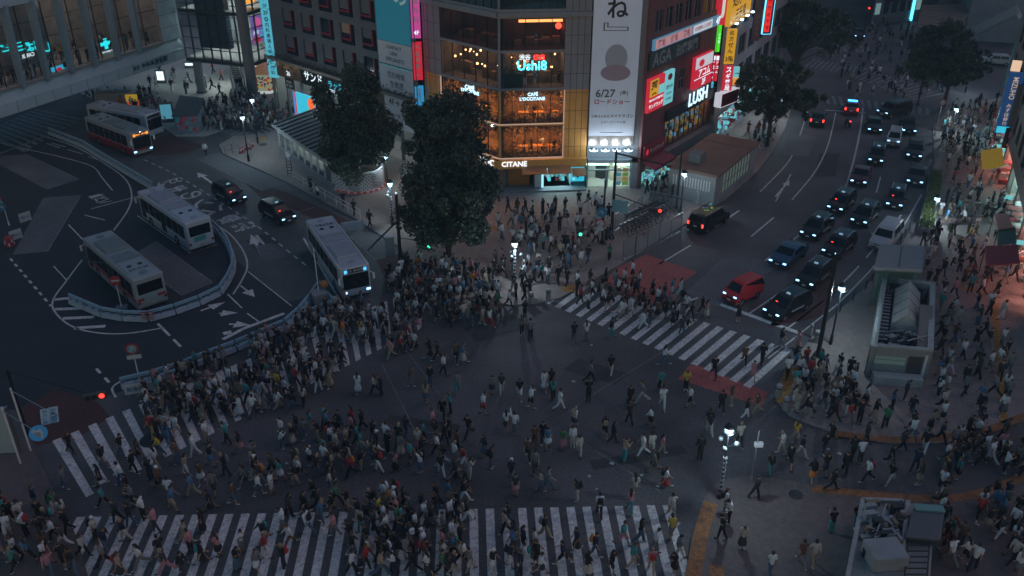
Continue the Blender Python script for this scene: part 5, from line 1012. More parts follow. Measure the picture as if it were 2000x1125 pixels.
block('far_building', 'grey block behind the station forecourt under the stair tower', [(250,60),(470,50),(560,-60),(200,-60)], .1, 6.5, M_CONCW, None)
block('far_building', 'dark block on the far side of the road under the footbridge', [(-80,150),(120,150),(140,60),(-100,60)], .1, 8, M_DGREY, None)
# ================================================================== VEHICLES (built facing +y, then set on the road)
def paint(n, c, r=.35): return mat('paint_'+n, c, r, .0, coat=.2, spec=.35)
TYRE = mat('tyre', (.012, .012, .013), .8); RIM = mat('rim', (.3, .31, .33), .35, .8); WGL = mat('car_glass', (.006, .009, .012), .1, spec=.45)
HEADL = glow('headlight', (.28, .62, 1), 3.2); TAIL = glow('taillight', (1, .04, .03), 3.0); PLATE = mat('plate', (.5, .5, .5), .5); CHR = mat('chrome', (.5, .52, .55), .2, 1)
ORANGE_L = glow('marker', (1, .3, .04), 2.5); TAILOFF = mat('tail_off', (.2, .01, .01), .3); HEADOFF = mat('head_off', (.4, .42, .45), .15)
KINDS = {
 'taxi': dict(L=4.4, W=1.7, belt=1.0, o=[(-2.2,.3),(-2.2,.9),(-2.12,1.1),(-1.86,1.62),(-1.5,1.74),(.2,1.75),(.62,1.64),(1.3,1.06),(2.02,.92),(2.18,.72),(2.2,.3)], ws=(6,7), rw=(2,3), sw=[(-1.75,-.55),(-.47,.95)]),
 'sedan': dict(L=4.6, W=1.78, belt=.95, o=[(-2.3,.3),(-2.3,.8),(-2.2,.98),(-1.55,1.05),(-.95,1.40),(-.4,1.46),(.35,1.42),(1.15,.98),(2.05,.82),(2.28,.62),(2.3,.3)], ws=(6,7), rw=(3,4), sw=[(-1.15,-.12),(-.04,.85)]),
 'minivan': dict(L=4.9, W=1.85, belt=1.1, o=[(-2.45,.3),(-2.45,1.0),(-2.4,1.2),(-2.2,1.8),(-1.95,1.9),(.55,1.9),(1.0,1.78),(1.62,1.18),(2.3,1.0),(2.43,.8),(2.45,.3)], ws=(6,7), rw=(2,3), sw=[(-2.1,-1.1),(-1.02,.1),(.18,1.2)]),
 'kei': dict(L=3.5, W=1.56, belt=1.08, o=[(-1.75,.28),(-1.75,1.0),(-1.72,1.15),(-1.62,1.78),(-1.45,1.87),(.6,1.86),(.85,1.76),(1.32,1.12),(1.66,.98),(1.74,.8),(1.75,.28)], ws=(6,7), rw=(2,3), sw=[(-1.5,-.5),(-.42,1.0)]),
 'suv': dict(L=4.5, W=1.82, belt=1.05, o=[(-2.25,.35),(-2.25,.95),(-2.15,1.12),(-1.75,1.58),(-1.4,1.66),(.2,1.65),(.6,1.56),(1.25,1.08),(2.05,.95),(2.23,.75),(2.25,.35)], ws=(6,7), rw=(2,3), sw=[(-1.65,-.5),(-.42,.95)]),
}
def car(kind, name, body, lights=True, roof=None, tail=TAILOFF, taxi=None):
    K = KINDS[kind]; o = K['o']; W = K['W']; belt = K['belt']; E = empty(name)
    hw = lambda z: W/2 - max(0, z-belt)*.22 - max(0, .5-z)*.08
    mb = MB(); n = len(o)
    for s in (-1, 1):
        pts = [(s*hw(z), y, z) for y, z in o]; mb.face(pts if s > 0 else pts[::-1])
    for i in range(n):
        (y0, z0), (y1, z1) = o[i], o[(i+1) % n]; mb.face([(-hw(z0), y0, z0), (-hw(z1), y1, z1), (hw(z1), y1, z1), (hw(z0), y0, z0)])
    b = mb.build('body', body, E, smooth=False); bm = bmesh.new(); bm.from_mesh(b.data); bmesh.ops.remove_doubles(bm, verts=bm.verts, dist=1e-4); bmesh.ops.recalc_face_normals(bm, faces=bm.faces)
    bmesh.ops.bevel(bm, geom=[e for e in bm.edges if e.calc_face_angle(0) > .25], offset=.06, segments=3, affect='EDGES', profile=.6); bm.to_mesh(b.data); bm.free(); b.data.polygons.foreach_set('use_smooth', [True]*len(b.data.polygons))
    e = .012
    def pane(i, j, f0, f1, nm, marg=.12):
        (y0, z0), (y1, z1) = o[i], o[j]; d = Vector((0, y1-y0, z1-z0)); nn = Vector((0, -d.z, d.y)).normalized()
        if nn.z < 0: nn = -nn
        p0 = Vector((0, y0, z0))+d*f0+nn*e; p1 = Vector((0, y0, z0))+d*f1+nn*e; mb = MB(); a, c = hw(p0.z)-marg, hw(p1.z)-marg
        q = [Vector((-a, p0.y, p0.z)), Vector((-c, p1.y, p1.z)), Vector((c, p1.y, p1.z)), Vector((a, p0.y, p0.z))]
        if (q[1]-q[0]).cross(q[3]-q[0]).dot(nn) < 0: q = q[::-1]
        mb.face(q); return mb.build(nm, WGL, E)
    pane(*K['ws'], .06, .94, 'windscreen'); pane(*K['rw'], .1, .88, 'rear_window')
    zt = max(z for _, z in o)-.14
    for s in (-1, 1):
        for y0, y1 in K['sw']:


            def clip(y, z):
                lo = hi = None
                for i in range(n):
                    (ya, za), (yb, zb) = o[i], o[(i+1) % n]
                    if (za-z)*(zb-z) < 0: yy = ya+(yb-ya)*(z-za)/(zb-za); lo = yy if lo is None else min(lo, yy); hi = yy if hi is None else max(hi, yy)
                return min(max(y, lo+.12), hi-.12)
            zb = belt+.04; x0, x1 = hw(zb)+e, hw(zt)+e; q = [(s*x0, clip(y0, zb), zb), (s*x0, clip(y1, zb), zb), (s*x1, clip(y1, zt), zt), (s*x1, clip(y0, zt), zt)]
            mb = MB(); mb.face(q if s > 0 else q[::-1]); mb.build('side_window', WGL, E)
        yw = K['L']/2-.78
        for yy in (-yw, yw):
            mb = MB(); mb.tube([(s*(W/2-.2), yy, .32), (s*(W/2+.015), yy, .32)], .32, 16); t = mb.build('tyre', TYRE, E); t.name = 'wheel'
            mb = MB(); mb.tube([(s*(W/2+.016), yy, .32), (s*(W/2+.025), yy, .32)], [.2, .17], 12); mb.build('rim', RIM, t)
        fy = K['L']/2; hz_ = o[8][1]-.2 if kind != 'kei' else .85
        mb = MB(); mb.box((s*(W/2-.24), fy-.10, hz_-.02), .30, .24, .11); mb.build('headlight', HEADL if lights else HEADOFF, E, bevel=.04)
        mb = MB(); mb.box((s*(W/2-.14), -fy+.05, .8), .2, .16, .34); mb.build('taillight', tail, E, bevel=.03)
        mb = MB(); mb.box((s*(W/2+.06), o[7][0]-.18, belt+.02), .2, .1, .14); mb.build('wing_mirror', body, E, bevel=.03)

        mb = MB(); mb.box((s*(hw(.85)+.004), K['sw'][-1][0]+.12, .86), .025, .18, .035); mb.build('door_handle', CHR, E)
    fy = K['L']/2
    mb = MB(); mb.box((0, fy-.01, .62), W*.5, .05, .13); mb.build('grille', CHR if kind == 'minivan' else M_DARK, E); mb = MB(); mb.box((0, fy+.0, .36), W*.8, .05, .14); mb.build('bumper', M_DARK, E, bevel=.02)
    mb = MB(); mb.box((0, fy+.02, .44), .33, .03, .16); mb.build('number_plate', PLATE, E); mb = MB(); mb.box((0, -fy-.01, .7), .33, .03, .16); mb.build('number_plate', PLATE, E)
    for s in (-1, 1): mb = MB(); mb.bar((s*.1, o[7][0]+.02, o[7][1]+.05), (s*.1-.5, o[7][0]-.12, o[7][1]+.17), .02); mb.build('wiper', M_BLACK, E)
    if taxi:
        mb = MB(); mb.box((0, .15, max(z for _, z in o)), .36, .16, .14, top=(.8, .7)); mb.build('roof_lamp', taxi, E, bevel=.03)
        mb = MB()
        for s in (-1, 1): mb.box((s*.6, -.55, 1.74), .035, 1.7, .035)
        mb.build('roof_rail', CHR, E); mb = MB(); mb.box((.32, 1.12, 1.25), .18, .02, .06); mb.build('vacant_lamp', glow('vacant', (1, .05, .03), 3), E)
        mb = MB()
        for s in (-1, 1): mb.box((s*(W/2+.003), -.2, .58), .012, 1.6, .16)
        mb.build('side_lettering', mat('taxi_stripe', (.35, .36, .38), .5), E)
    return E
CLINE = [P(x, y) for x, y in ((1680,190),(1690,255),(1668,325),(1640,388),(1585,440),(1500,505),(1440,551),(1310,610))]
def heading(p):
    best = None
    for a, b in zip(CLINE, CLINE[1:]):
        t = max(0, min(1, (p-a).dot(b-a)/(b-a).length_squared)); d = (a.lerp(b, t)-p).length
        if best is None or d < best[0]: best = (d, (b-a).normalized())
    return math.atan2(-best[1].x, best[1].y)
GT_ = 'taxis queuing in the right-hand street'
BLK = paint('black', (.012, .013, .016)); t0 = car('taxi', 'taxi', BLK, taxi=glow('taxi_lamp', (.3, .5, .7), .6))
done = {}
def put(proto, px, py, lab, cat, grp=None, rz=None, dh=0):
    p = P(px, py, 0); o = copy_tree(proto) if proto.name in done else proto; done[proto.name] = 1
    o.location = (p.x, p.y, .004); o.rotation_euler = (0, 0, heading(p)+dh if rz is None else rz); tag(o, lab, cat, grp); return o
for x, y, lab in ((1536,610,'black taxi at the stop line, first of the queue by the zebra crossing'), (1589,549,'black taxi second from the stop line, behind the lamp post'), (1637,491,'black taxi with an orange marker lamp, third in the inner queue'), (1594,456,'black taxi right behind the blue car'), (1642,406,'black taxi behind the one following the blue car'), (1688,431,'black taxi just left of the parked white car'), (1748,398,'black taxi behind the white parked car, right lane'), (1711,313,'black taxi with a red lit nose between the white van and the dark red car')):
    put(t0, x, y, lab, 'taxi', GT_)
for o in [o for o in COL.objects if o.name.startswith('vacant_lamp')][1::2]: bpy.data.objects.remove(o)
def dirz(a, b): d = P(*b)-P(*a); return math.atan2(-d.x, d.y)
zb_ = dirz((448,388), (542,440))
put(t0, 449,390, 'black taxi driving on the bus road behind another, farther one', 'taxi', 'taxis on the bus road', zb_); put(t0, 543,427, 'black taxi driving on the bus road just behind the white bus', 'taxi', 'taxis on the bus road', zb_)
put(car('kei', 'small_van', paint('red', (.45, .03, .035))), 1449,583, 'small red van waiting at the stop line', 'van', None)
put(car('sedan', 'parked_car', paint('blue', (.02, .07, .13))), 1538,508, 'dark blue car with headlights on behind the small red van', 'car')
put(car('sedan', 'parked_car', paint('wine', (.09, .015, .02))), 1680,352, 'dark red car in the queue with headlights on', 'car')
bs = car('sedan', 'parked_car', paint('black2', (.016, .018, .022)))
put(bs, 1785,302, 'black car in the right lane beside the white van', 'car', None); put(bs, 1788,352, 'black car with orange side markers next to the planted median', 'car'); put(bs, 1705,252, 'black car at the far end of the queue left of the white van', 'car'); put(bs, 1771,254, 'black car behind the white van, right lane', 'car')
put(car('kei', 'delivery_van', paint('white', (.42, .43, .45))), 1744,281, 'white van with headlights on in the queue', 'van')
put(car('minivan', 'parked_van', paint('pearl', (.48, .45, .47)), False), 1729,474, 'pale unlit van parked beside the station exit', 'van')
put(car('minivan', 'minivan', paint('black3', (.012, .014, .018))), 1745,225, 'black minivan turning at the far zebra crossing', 'minivan', None, heading(P(1700,225))-.75)
mv = car('minivan', 'large_taxi', paint('black4', (.012, .016, .018)), False, tail=TAIL); mv = put(mv, 1383,441, 'black taxi van with red tail lights and coloured reflections on its roof driving away', 'taxi', None, dirz((1343,470), (1440,415)))
mb = MB(); random.seed(12)
for k in range(9): mb.box((random.uniform(-.5, .5), -.9+k*.22, 1.905), .18, .16, .012, random.random(), k % 4)
mb.build('roof_decoration', [glow('dec_green', (.1, .8, .1), .6), glow('dec_amber', (.8, .5, .05), .5), mat('dec_white', (.5, .5, .5), .5), glow('dec_blue', (.1, .3, .8), .5)]).parent = mv  # coloured reflections on the roof, put in as small glowing pieces
mb = MB()
for s in (-1, 1): mb.box((s*.78, -.5, 1.9), .05, 3.4, .06)
mb.build('roof_rail', CHR).parent = mv
put(car('sedan', 'parked_car', paint('black5', (.016, .016, .02)), False, tail=TAIL), 1596,240, 'black car with red tail lights driving away beside the tall tree', 'car', None, dirz((1596,240), (1608,190)))
pc = put(car('sedan', 'police_car', paint('police', (.16, .02, .03)), False, tail=TAIL), 1662,218, 'police car with a blue roof light driving away at the far crossing', 'police car', None, dirz((1660,220), (1664,190)))
mb = MB(); mb.box((0, -.1, 1.46), 1.2, .25, .14); mb.build('light_bar', glow('police_blue', (.05, .35, 1), 5)).parent = pc
put(car('suv', 'parked_car', paint('white2', (.45, .46, .48)), False), 1942,126, 'white car on the cross street under the right-hand tree', 'car', None, R_(75))
put(car('sedan', 'parked_car', paint('black6', (.016, .016, .02))), 1676,72, 'car with lit lamps beyond the far crossing', 'car', None, dirz((1676,72), (1690,110)))
# motorcycle with rider's lamp
c = P(1655,246); E = empty('motorcycle', (c.x, c.y, 0), 0, 'motorcycle with a red tail lamp behind the police car', 'motorcycle'); mb = MB(); mb.bar((c.x, c.y-.55, .55), (c.x, c.y+.5, .75), .28, .35); mb.build('body', M_BLACK, E, bevel=.06)
for s in (-.65, .65): mb = MB(); mb.tube([(c.x-.06, c.y+s, .3), (c.x+.06, c.y+s, .3)], .3, 12); mb.build('wheel', TYRE, E)
mb = MB(); mb.box((c.x, c.y-.72, .75), .2, .08, .14); mb.build('taillight', TAIL, E); mb = MB(); mb.bar((c.x-.35, c.y+.45, 1.05), (c.x+.35, c.y+.45, 1.05), .05); mb.build('handlebar', M_DARK, E)
# ---- buses
def bus(front, rear, label, body, skirt, roofm, led, stripe=None, lights=True, ad=None, roof_text=None, L=None):
    f = (P(*front[0], 2.95)+P(*front[1], 2.95))/2; r = (P(*rear[0], 2.95)+P(*rear[1], 2.95))/2; d = f-r; d.z = 0; d.normalize(); c = (f+r)/2; L = L or min(10.9, max(10.2, (f-r).length)); W = 2.48; E = empty('city_bus', (0, 0, 0), 0, label, 'bus')
    mb = MB(); mb.box((0, 0, .32), W, L, 2.66); b = mb.build('body', body, E); md = b.modifiers.new('bevel', 'BEVEL'); md.width = .13; md.segments = 3
    mb = MB(); mb.box((0, 0, .30), W+.016, L*.985, .55); mb.build('skirt', skirt, E)
    if stripe: mb = MB(); mb.box((0, 0, .86), W+.02, L*.985, .32); mb.box((0, L/2-.03, .75), W*.9, .08, .3); mb.box((0, -L/2+.03, 1.0), W*.92, .08, .22); mb.build('stripe', stripe, E)
    for s in (-1, 1):
        n = 7; seg = (L-1.5)/n
        for k in range(n):
            y = -L/2+.5+seg*k; mb = MB(); x = s*(W/2+.012); q = [(x, y+.04, 1.25), (x, y+seg-.04, 1.25), (x, y+seg-.04, 2.5), (x, y+.04, 2.5)]
            mb.face(q if s > 0 else q[::-1]); mb.build('side_window', WGL, E)
    for y0 in (L/2-1.35, -.6):
        x = -(W/2+.018); mb = MB(); q = [(x, y0, .5), (x, y0+1.0, .5), (x, y0+1.0, 2.45), (x, y0, 2.45)]; mb.face(q[::-1]); mb.build('door', mat('bus_door', (.02, .03, .035), .2), E)
    for yy in (-L/2+2.6, L/2-2.3):
        for s in (-1, 1):
            mb = MB(); mb.tube([(s*(W/2-.28), yy, .48), (s*(W/2+.02), yy, .48)], .48, 18); t = mb.build('wheel', TYRE, E); mb = MB(); mb.tube([(s*(W/2+.021), yy, .48), (s*(W/2+.03), yy, .48)], [.28, .24], 12); mb.build('rim', RIM, t)
    y = L/2+.012; mb = MB(); mb.face([(-1.08, y, 1.0), (-1.08, y, 2.35), (1.08, y, 2.35), (1.08, y, 1.0)][::-1]); mb.face([(-1.0, y+.003, 2.42), (-1.0, y+.003, 2.44), (1.0, y+.003, 2.44), (1.0, y+.003, 2.42)][::-1], 0); mb.build('windscreen', WGL, E)
    mb = MB(); mb.box((0, L/2-.03, 2.46), 2.0, .1, .36); S = mb.build('destination_display', M_BLACK, E); mb = MB(); put_text(mb, led[1], lambda a, b: (.75-1.5*a, L/2+.028, 2.52+.24*b)); mb.build('lettering', led[0], S)
    mb = MB()
    for s in (-1, 1): mb.box((s*.82, L/2-.03, 2.48), .26, .13, .3)
    mb.build('route_display', led[2] if len(led) > 2 else led[0], E)
    y = -L/2-.012; mb = MB(); mb.face([(-1.0, y, 1.55), (1.0, y, 1.55), (1.0, y, 2.5), (-1.0, y, 2.5)]); mb.build('rear_window', WGL, E)
    if ad: mb = MB(); mb.box((-.1, -L/2-.02, 1.0), 1.1, .04, .45); mb.build('rear_panel', ad, E)
    for s in (-1, 1):
        mb = MB(); mb.box((s*1.0, L/2-.04, .62), .36, .12, .2); mb.build('headlight', HEADL if lights else HEADOFF, E, bevel=.03); mb = MB(); mb.box((s*1.08, -L/2+.0, .75), .22, .1, .2); mb.build('taillight', TAILOFF, E, bevel=.02)
        mb = MB(); mb.bar((s*1.15, L/2-.05, 2.3), (s*1.45, L/2+.25, 2.2), .05); mb.box((s*1.45, L/2+.25, 1.7), .16, .14, .5); mb.build('wing_mirror', M_WHITE, E)
        mb = MB(); mb.bar((s*.5, L/2+.03, 1.02), (s*.5-.6, L/2+.03, 1.55), .03); mb.build('wiper', M_BLACK, E)
    mb = MB(); mb.box((0, -L/2-.02, .5), .35, .04, .18); mb.box((0, L/2, .42), .35, .05, .16); mb.build('number_plate', mat('plate_y', (.4, .38, .2), .5), E)
    mb = MB(); mb.box((0, L*.2, 2.985), 1.9, 2.9, .2, top=(.9, .95)); mb.build('air_conditioner', roofm, E, bevel=.05); mb = MB(); mb.box((0, -L*.05, 2.985), 1.7, 1.3, .05); mb.box((0, -L*.12, 2.985), 1.95, .3, .1); mb.build('roof_panel', roofm, E, bevel=.02); mb = MB()
    for x, yy, rr in ((-.45, -L*.26, .2), (.45, -L*.26, .2), (0, -L*.42, .34), (0, L*.42, .34)): mb.lathe((x, yy, 2.985), [(rr, 0), (rr*.9, .06), (.02, .08)], 14, rr < .3)
    mb.build('roof_vent', [roofm, M_DARK], E); mb = MB(); 
    for s in (-1, 1): mb.box((s*1.05, 0, 2.985), .05, L*.8, .03)
    mb.build('roof_gutter', M_GREY, E)
    if roof_text: mb = MB(); put_text(mb, roof_text, lambda a, b: (-.8+1.6*a, -L*.36+.5*b, 2.992)); mb.build('roof_lettering', T_BLK, E)
    E.location = (c.x, c.y, 0); E.rotation_euler = (0, 0, math.atan2(-d.x, d.y)); return E
BW = paint('bus_white', (.42, .46, .52), .4); BS = paint('bus_silver', (.26, .3, .32), .4); LED_B = glow('led_blue', (.1, .5, 1), 1.2); LED_O = glow('led_orange', (1, .3, .04), 1.4); LED_D = mat('led_dim', (.25, .3, .32), .5); RF = mat('roof_grey', (.3, .33, .38), .6, var=.08); RF2 = mat('roof_green', (.15, .2, .21), .6, var=.2)
bus([(666,527),(721,517.3)], [(596.7,429.3),(647.3,419.6)], 'white bus with blue route displays stopped at the left zebra crossing', BW, paint('skirt_w', (.36, .38, .42), .4), RF, (mat('led_pale', (.4, .5, .55), .5), 'NX 渋谷駅', LED_B), roof_text='82782')
bus([(268.5,374.1),(314,360.6)], [(363,438.9),(410,422.5)], 'pale blue-white bus parked in the terminal seen from behind with a teal rear panel', BW, paint('skirt_g', (.3, .34, .38), .4), RF, (LED_D, '回送'), ad=mat('panel_teal', (.05, .3, .3), .5), lights=False)
bus([(162,466.3),(214.3,447.7)], [(260.8,549),(315.7,530.5)], 'silver bus with red rear stripes parked behind the blue barrier', BS, paint('skirt_s', (.22, .25, .27), .4), RF2, (LED_D, '回送'), stripe=paint('bus_red', (.25, .03, .04), .4), ad=mat('panel_pale', (.2, .3, .33), .5), lights=False, roof_text='JOI 6126')
bus([(250.7,261),(291,251)], [(164.5,229.5),(203,219)], 'red and silver bus with an orange destination display turning out of the terminal', BS, paint('skirt_r', (.2, .02, .03), .4), RF2, (LED_O, '渋50 渋谷'), stripe=paint('bus_red', (.25, .03, .04), .4))
bus([(276,224),(300,214.5)], [(177,207),(206,196)], 'grey-white bus with an unlit display waiting behind the red bus', BW, BS, RF, (mat('led_off', (.08, .03, .02), .5), '渋谷'), lights=False)
# ================================================================== STREET FURNITURE
LAMP = glow('street_lamp', (.45, .85, 1), 5)
def lamp_light(p, e=60, c=(.65, .88, 1), r=.15):
    l = bpy.data.lights.new('lamp_bulb', 'POINT'); l.energy = e*4; l.color = c; l.shadow_soft_size = r; o = bpy.data.objects.new('lamp_bulb', l); COL.objects.link(o); o.location = p; return o
def street_lamp(px, py, ytop, label, e=60, extra=False, dz=0):
    b = P(px, py, .12); h = hz(b, ytop); E = empty('street_lamp', b, 0, label, 'street lamp', 'lit street lamps')
    mb = MB(); mb.tube([(b.x, b.y, .12), (b.x, b.y, .9), (b.x, b.y, .95), (b.x, b.y, h-.35)], [.13, .12, .075, .055], 10); mb.build('pole', M_DARK, E)
    mb = MB(); mb.lathe((b.x, b.y, h-.35), [(.06, 0), (.30, .06), (.34, .12), (.3, .14)], 14); mb.build('collar', M_STEEL, E)
    mb = MB(); mb.lathe((b.x, b.y, h-.2), [(.2, 0), (.24, .1), (.22, .22)], 14); mb.build('lantern', LAMP, E); mb = MB(); mb.lathe((b.x, b.y, h+.045), [(.30, 0), (.27, .12), (.16, .26), (.04, .34)], 14); mb.build('hood', M_DARK, E)
    if extra:
        mb = MB()
        for a in (0, 2.1, 4.2): mb.sphere((b.x+.55*math.cos(a), b.y+.55*math.sin(a), h-1.1), .16); mb.bar((b.x, b.y, h-1.3), (b.x+.55*math.cos(a), b.y+.55*math.sin(a), h-1.2), .04, m=1)
        mb.build('loudspeaker', [mat('globe', (.10, .12, .12), .5), M_DARK], E); mb = MB()
        for k in range(9): mb.lathe((b.x, b.y, .5+k*.32), [(.14, 0), (.14, .14)], 10)
        mb.build('sticker', mat('sticker', (.25, .26, .28), .6), E)
    l = lamp_light((b.x, b.y, h-.32), e); l.parent = E; l.location = (.1, -.42, h-.35-.12); return E
street_lamp(1405,973,836, 'street lamp with globe loudspeakers at the tip of the lower right pavement', 75, True)
street_lamp(1622,672,560, 'lit street lamp beside the tall dark pole by the taxi queue', 90)
street_lamp(1005,552,474, 'lit street lamp in the crowd at the plaza edge right of the big tree', 70, True)
street_lamp(767,440,357, 'lit street lamp between the two round trees', 70, True)
street_lamp(486,315,228, 'lit street lamp with a dark pole by the red cones near the forecourt', 70)
street_lamp(504,280,194, 'lit street lamp behind the one by the red cones', 70)
street_lamp(1329,415,338, 'lit street lamp by the subway entrance', 45)
street_lamp(1818,440,386, 'lit street lamp by the planted strip in the right-hand street', 90)
street_lamp(1856,262,212, 'lit street lamp among the crowd below the right-hand tree', 80)
street_lamp(1518,235,176, 'lit street lamp seen through the tall tree', 70)
street_lamp(757,365,304, 'small lit lamp behind the left lamp between the trees', 40)
street_lamp(1885,180,132, 'lit street lamp behind the right-hand tree', 60)
def pole(name, px, py, ytop, r, label, m=M_DARK, cat='pole'):
    b = P(px, py, .12); h = hz(b, ytop); E = empty(name, b, 0, label, cat); mb = MB(); mb.tube([(b.x, b.y, .12), (b.x, b.y, h)], [r, r*.7], 10); mb.build('shaft', m, E); mb = MB(); mb.lathe((b.x, b.y, .12), [(r*1.8, 0), (r*1.8, .25), (r*1.1, .4)], 10); mb.build('base', m, E); return E, b, h
def signal_head(E, p, on, rz=0, horiz=True, ped=False):
    cols = {'red': glow('signal_red', (1, .03, .02), 3.5), 'green': glow('signal_green', (.05, 1, .55), 2.2), 'off': mat('lens_off', (.03, .03, .03), .3)}; C, S = math.cos(rz), math.sin(rz)
    n = 2 if ped else 3; w = .38; mb = MB()
    if ped: mb.box((p.x, p.y, p.z), .4, .25, .8, rz)
    else: mb.box((p.x, p.y, p.z), 1.25, .22, .42, rz)
    H = mb.build('signal_head', mat('signal_case', (.05, .07, .07), .5), E, bevel=.04)
    for k in range(n):
        if ped: c = Vector((p.x+S*.13, p.y-C*.13, p.z+.2+k*.4)); lit = 'green' if k == 0 and on == 'green' else 'red' if k == 1 and on == 'red' else 'off'
        else: o = (k-1)*.4; c = Vector((p.x+C*o+S*.12, p.y+S*o-C*.12, p.z+.21)); lit = 'red' if k == 2 and on == 'red' else 'off'
        mb = MB(); d = Vector((S, -C, 0)); mb.tube([c, c+d*.04], .15, 12); mb.build('lens', cols[lit], H)
    return H
def ring_sign(E, p, r, rz, cols, glyph=None, gm=None):
    d = Vector((math.sin(rz), -math.cos(rz), 0)); x = Vector((math.cos(rz), math.sin(rz), 0)); mb = MB(); mb.tube([p, p+d*.03], r, 20); B = mb.build('sign_plate', cols[0], E)
    if len(cols) > 1: mb = MB(); mb.tube([p+d*.031, p+d*.036], r*.72, 20); mb.build('sign_face', cols[1], B)
    if glyph: mb = MB(); put_text(mb, glyph, lambda a, b: p+d*.045+x*((a-.5)*r*.9)+Vector((0, 0, (b-.5)*r*.9))); mb.build('lettering', gm, B)
SB = mat('sign_blue_plain', (.03, .16, .3), .5); SR = mat('sign_red_plain', (.3, .03, .04), .5); SW = mat('sign_white_plain', (.45, .48, .5), .5)
E, b, h = pole('signal_pole', 1194,465, 293, .16, 'tall dark pole with a signal arm at the plaza corner by the bicycle park'); mb = MB(); q = b+Vector((4.8, -1.8, 0)); mb.bar((b.x, b.y, h-.3), (q.x, q.y, h-.9), .12); mb.bar((b.x, b.y, h-1.2), (b.x+2.4, b.y-.9, h-.75), .07); mb.build('arm', M_DARK, E)
p = Vector((b.x+3.6, b.y-1.9, 3.6)); mb = MB(); mb.bar((b.x, b.y, 4.6), (p.x, p.y, 3.85), .08); mb.build('arm', M_DARK, E); signal_head(E, p, 'red', -.1)
mb = MB(); mb.box((b.x+.25, b.y-.2, 2.9), .75, .06, 1.2, 0); mb.box((b.x+1.0, b.y-.1, 2.75), .7, .06, 1.2, 0); mb.build('sign_plate', mat('sign_sky', (.15, .36, .44), .5), E)
E, b, h = pole('sign_pole', 1176,475, 352, .12, 'dark pole with a blue disc above a red ringed disc at the plaza corner'); ring_sign(E, Vector((b.x-.2, b.y-.2, hz(b, 413))), .5, 0, [SB], '↑', SW); ring_sign(E, Vector((b.x-.3, b.y-.2, hz(b, 435))), .48, 0, [SR, SW], '⟲', SB); mb = MB(); mb.bar((b.x, b.y, 2.2), (b.x-2.2, b.y-1.2, 1.9), .06); mb.build('arm', M_DARK, E)
signal_head(E, Vector((b.x-2.2, b.y-1.3, 1.5)), 'green', .2, ped=True); mb = MB(); mb.box((b.x-.3, b.y-.25, hz(b, 448)), .7, .04, .3); mb.build('sign_plate', SW, E)
E, b, h = pole('signal_pole', 783,520, 380, .17, 'thick dark pole with a long arm beside the big round tree at the bus stop'); mb = MB(); q = P(690,492, 5.2); mb.bar((b.x, b.y, hz(b, 430)), (q.x+1, q.y+1, hz(b, 430)+.3), .1); mb.build('arm', M_DARK, E); signal_head(E, Vector((b.x+2.6, b.y-.6, 2.2)), 'green', 0, ped=True); mb = MB(); mb.bar((b.x, b.y, 2.9), (b.x+2.6, b.y-.6, 2.8), .05); mb.build('arm', M_DARK, E)
mb = MB(); mb.box((b.x-.9, b.y+.3, 1.0), .8, .5, 1.9, .1); mb.build('control_box', M_GREY, E, bevel=.04)
E, b, h = pole('tall_pole', 1597,695, 495, .17, 'tall thick dark pole leaning out of the pavement corner by the taxis')
E, b, h = pole('camera_post', 1467,939, 841, .05, 'thin sticker covered post at the lower right corner', mat('post_grey', (.25, .25, .27), .5)); mb = MB(); mb.box((b.x+.1, b.y, h*.7), .5, .25, .3); mb.build('camera_box', M_WHITE, E, bevel=.03)
E, b, h = pole('lamp_mast', 1321,406, 290, .12, 'dark mast beside the lit lamp at the subway entrance')
E, b, h = pole('signal_pole', 1684,80, 15, .12, 'signal pole with a red light beyond the far crossing'); signal_head(E, Vector((b.x, b.y-.3, h-.6)), 'red', 0, ped=True)
E, b, h = pole('signal_pole', 1792,205, 142, .12, 'signal pole with a red light in front of the right-hand tree'); signal_head(E, Vector((b.x, b.y-.3, h-.5)), 'red', 0, ped=True)
E, b, h = pole('flag_pole', 1960,170, 85, .12, 'teal pole standing in the crowd near the blue bank sign', mat('pole_teal', (.06, .25, .28), .5))
E, b, h = pole('sign_pole', 1825,265, 195, .06, 'grey pole with a round sign at the far corner of the right pavement', M_STEEL); ring_sign(E, Vector((b.x, b.y-.1, h-.3)), .45, 0, [SR, SW])
E, b, h = pole('sign_pole', 1845,355, 290, .05, 'slim pole on the right pavement near the planted strip', M_STEEL)
E, b, h = pole('sign_pole', 238,601, 545, .045, 'no-entry sign on a white post beside the parked silver bus', M_WHITE, 'road sign'); ring_sign(E, Vector((b.x, b.y-.06, h-.1)), .42, .25, [SR]); mb = MB(); mb.box((b.x+.03, b.y-.12, h-.16), .6, .03, .13, .25); mb.build('bar', SW, E); mb = MB(); mb.box((b.x, b.y, .0), .9, .6, .25, .2); mb.build('foot_block', M_CONCW, E)
E, b, h = pole('sign_pole', 273.5,745, 672, .045, 'red ringed no-parking disc with a small plate on a white post behind the lower barrier', M_WHITE, 'road sign'); ring_sign(E, Vector((b.x, b.y-.06, h-.35)), .45, .25, [SR, mat('sign_teal', (.12, .3, .36), .5)], '↗', SW); mb = MB(); mb.box((b.x+.05, b.y-.1, h-1.15), .95, .03, .32, .25); mb.build('sub_plate', SW, E)
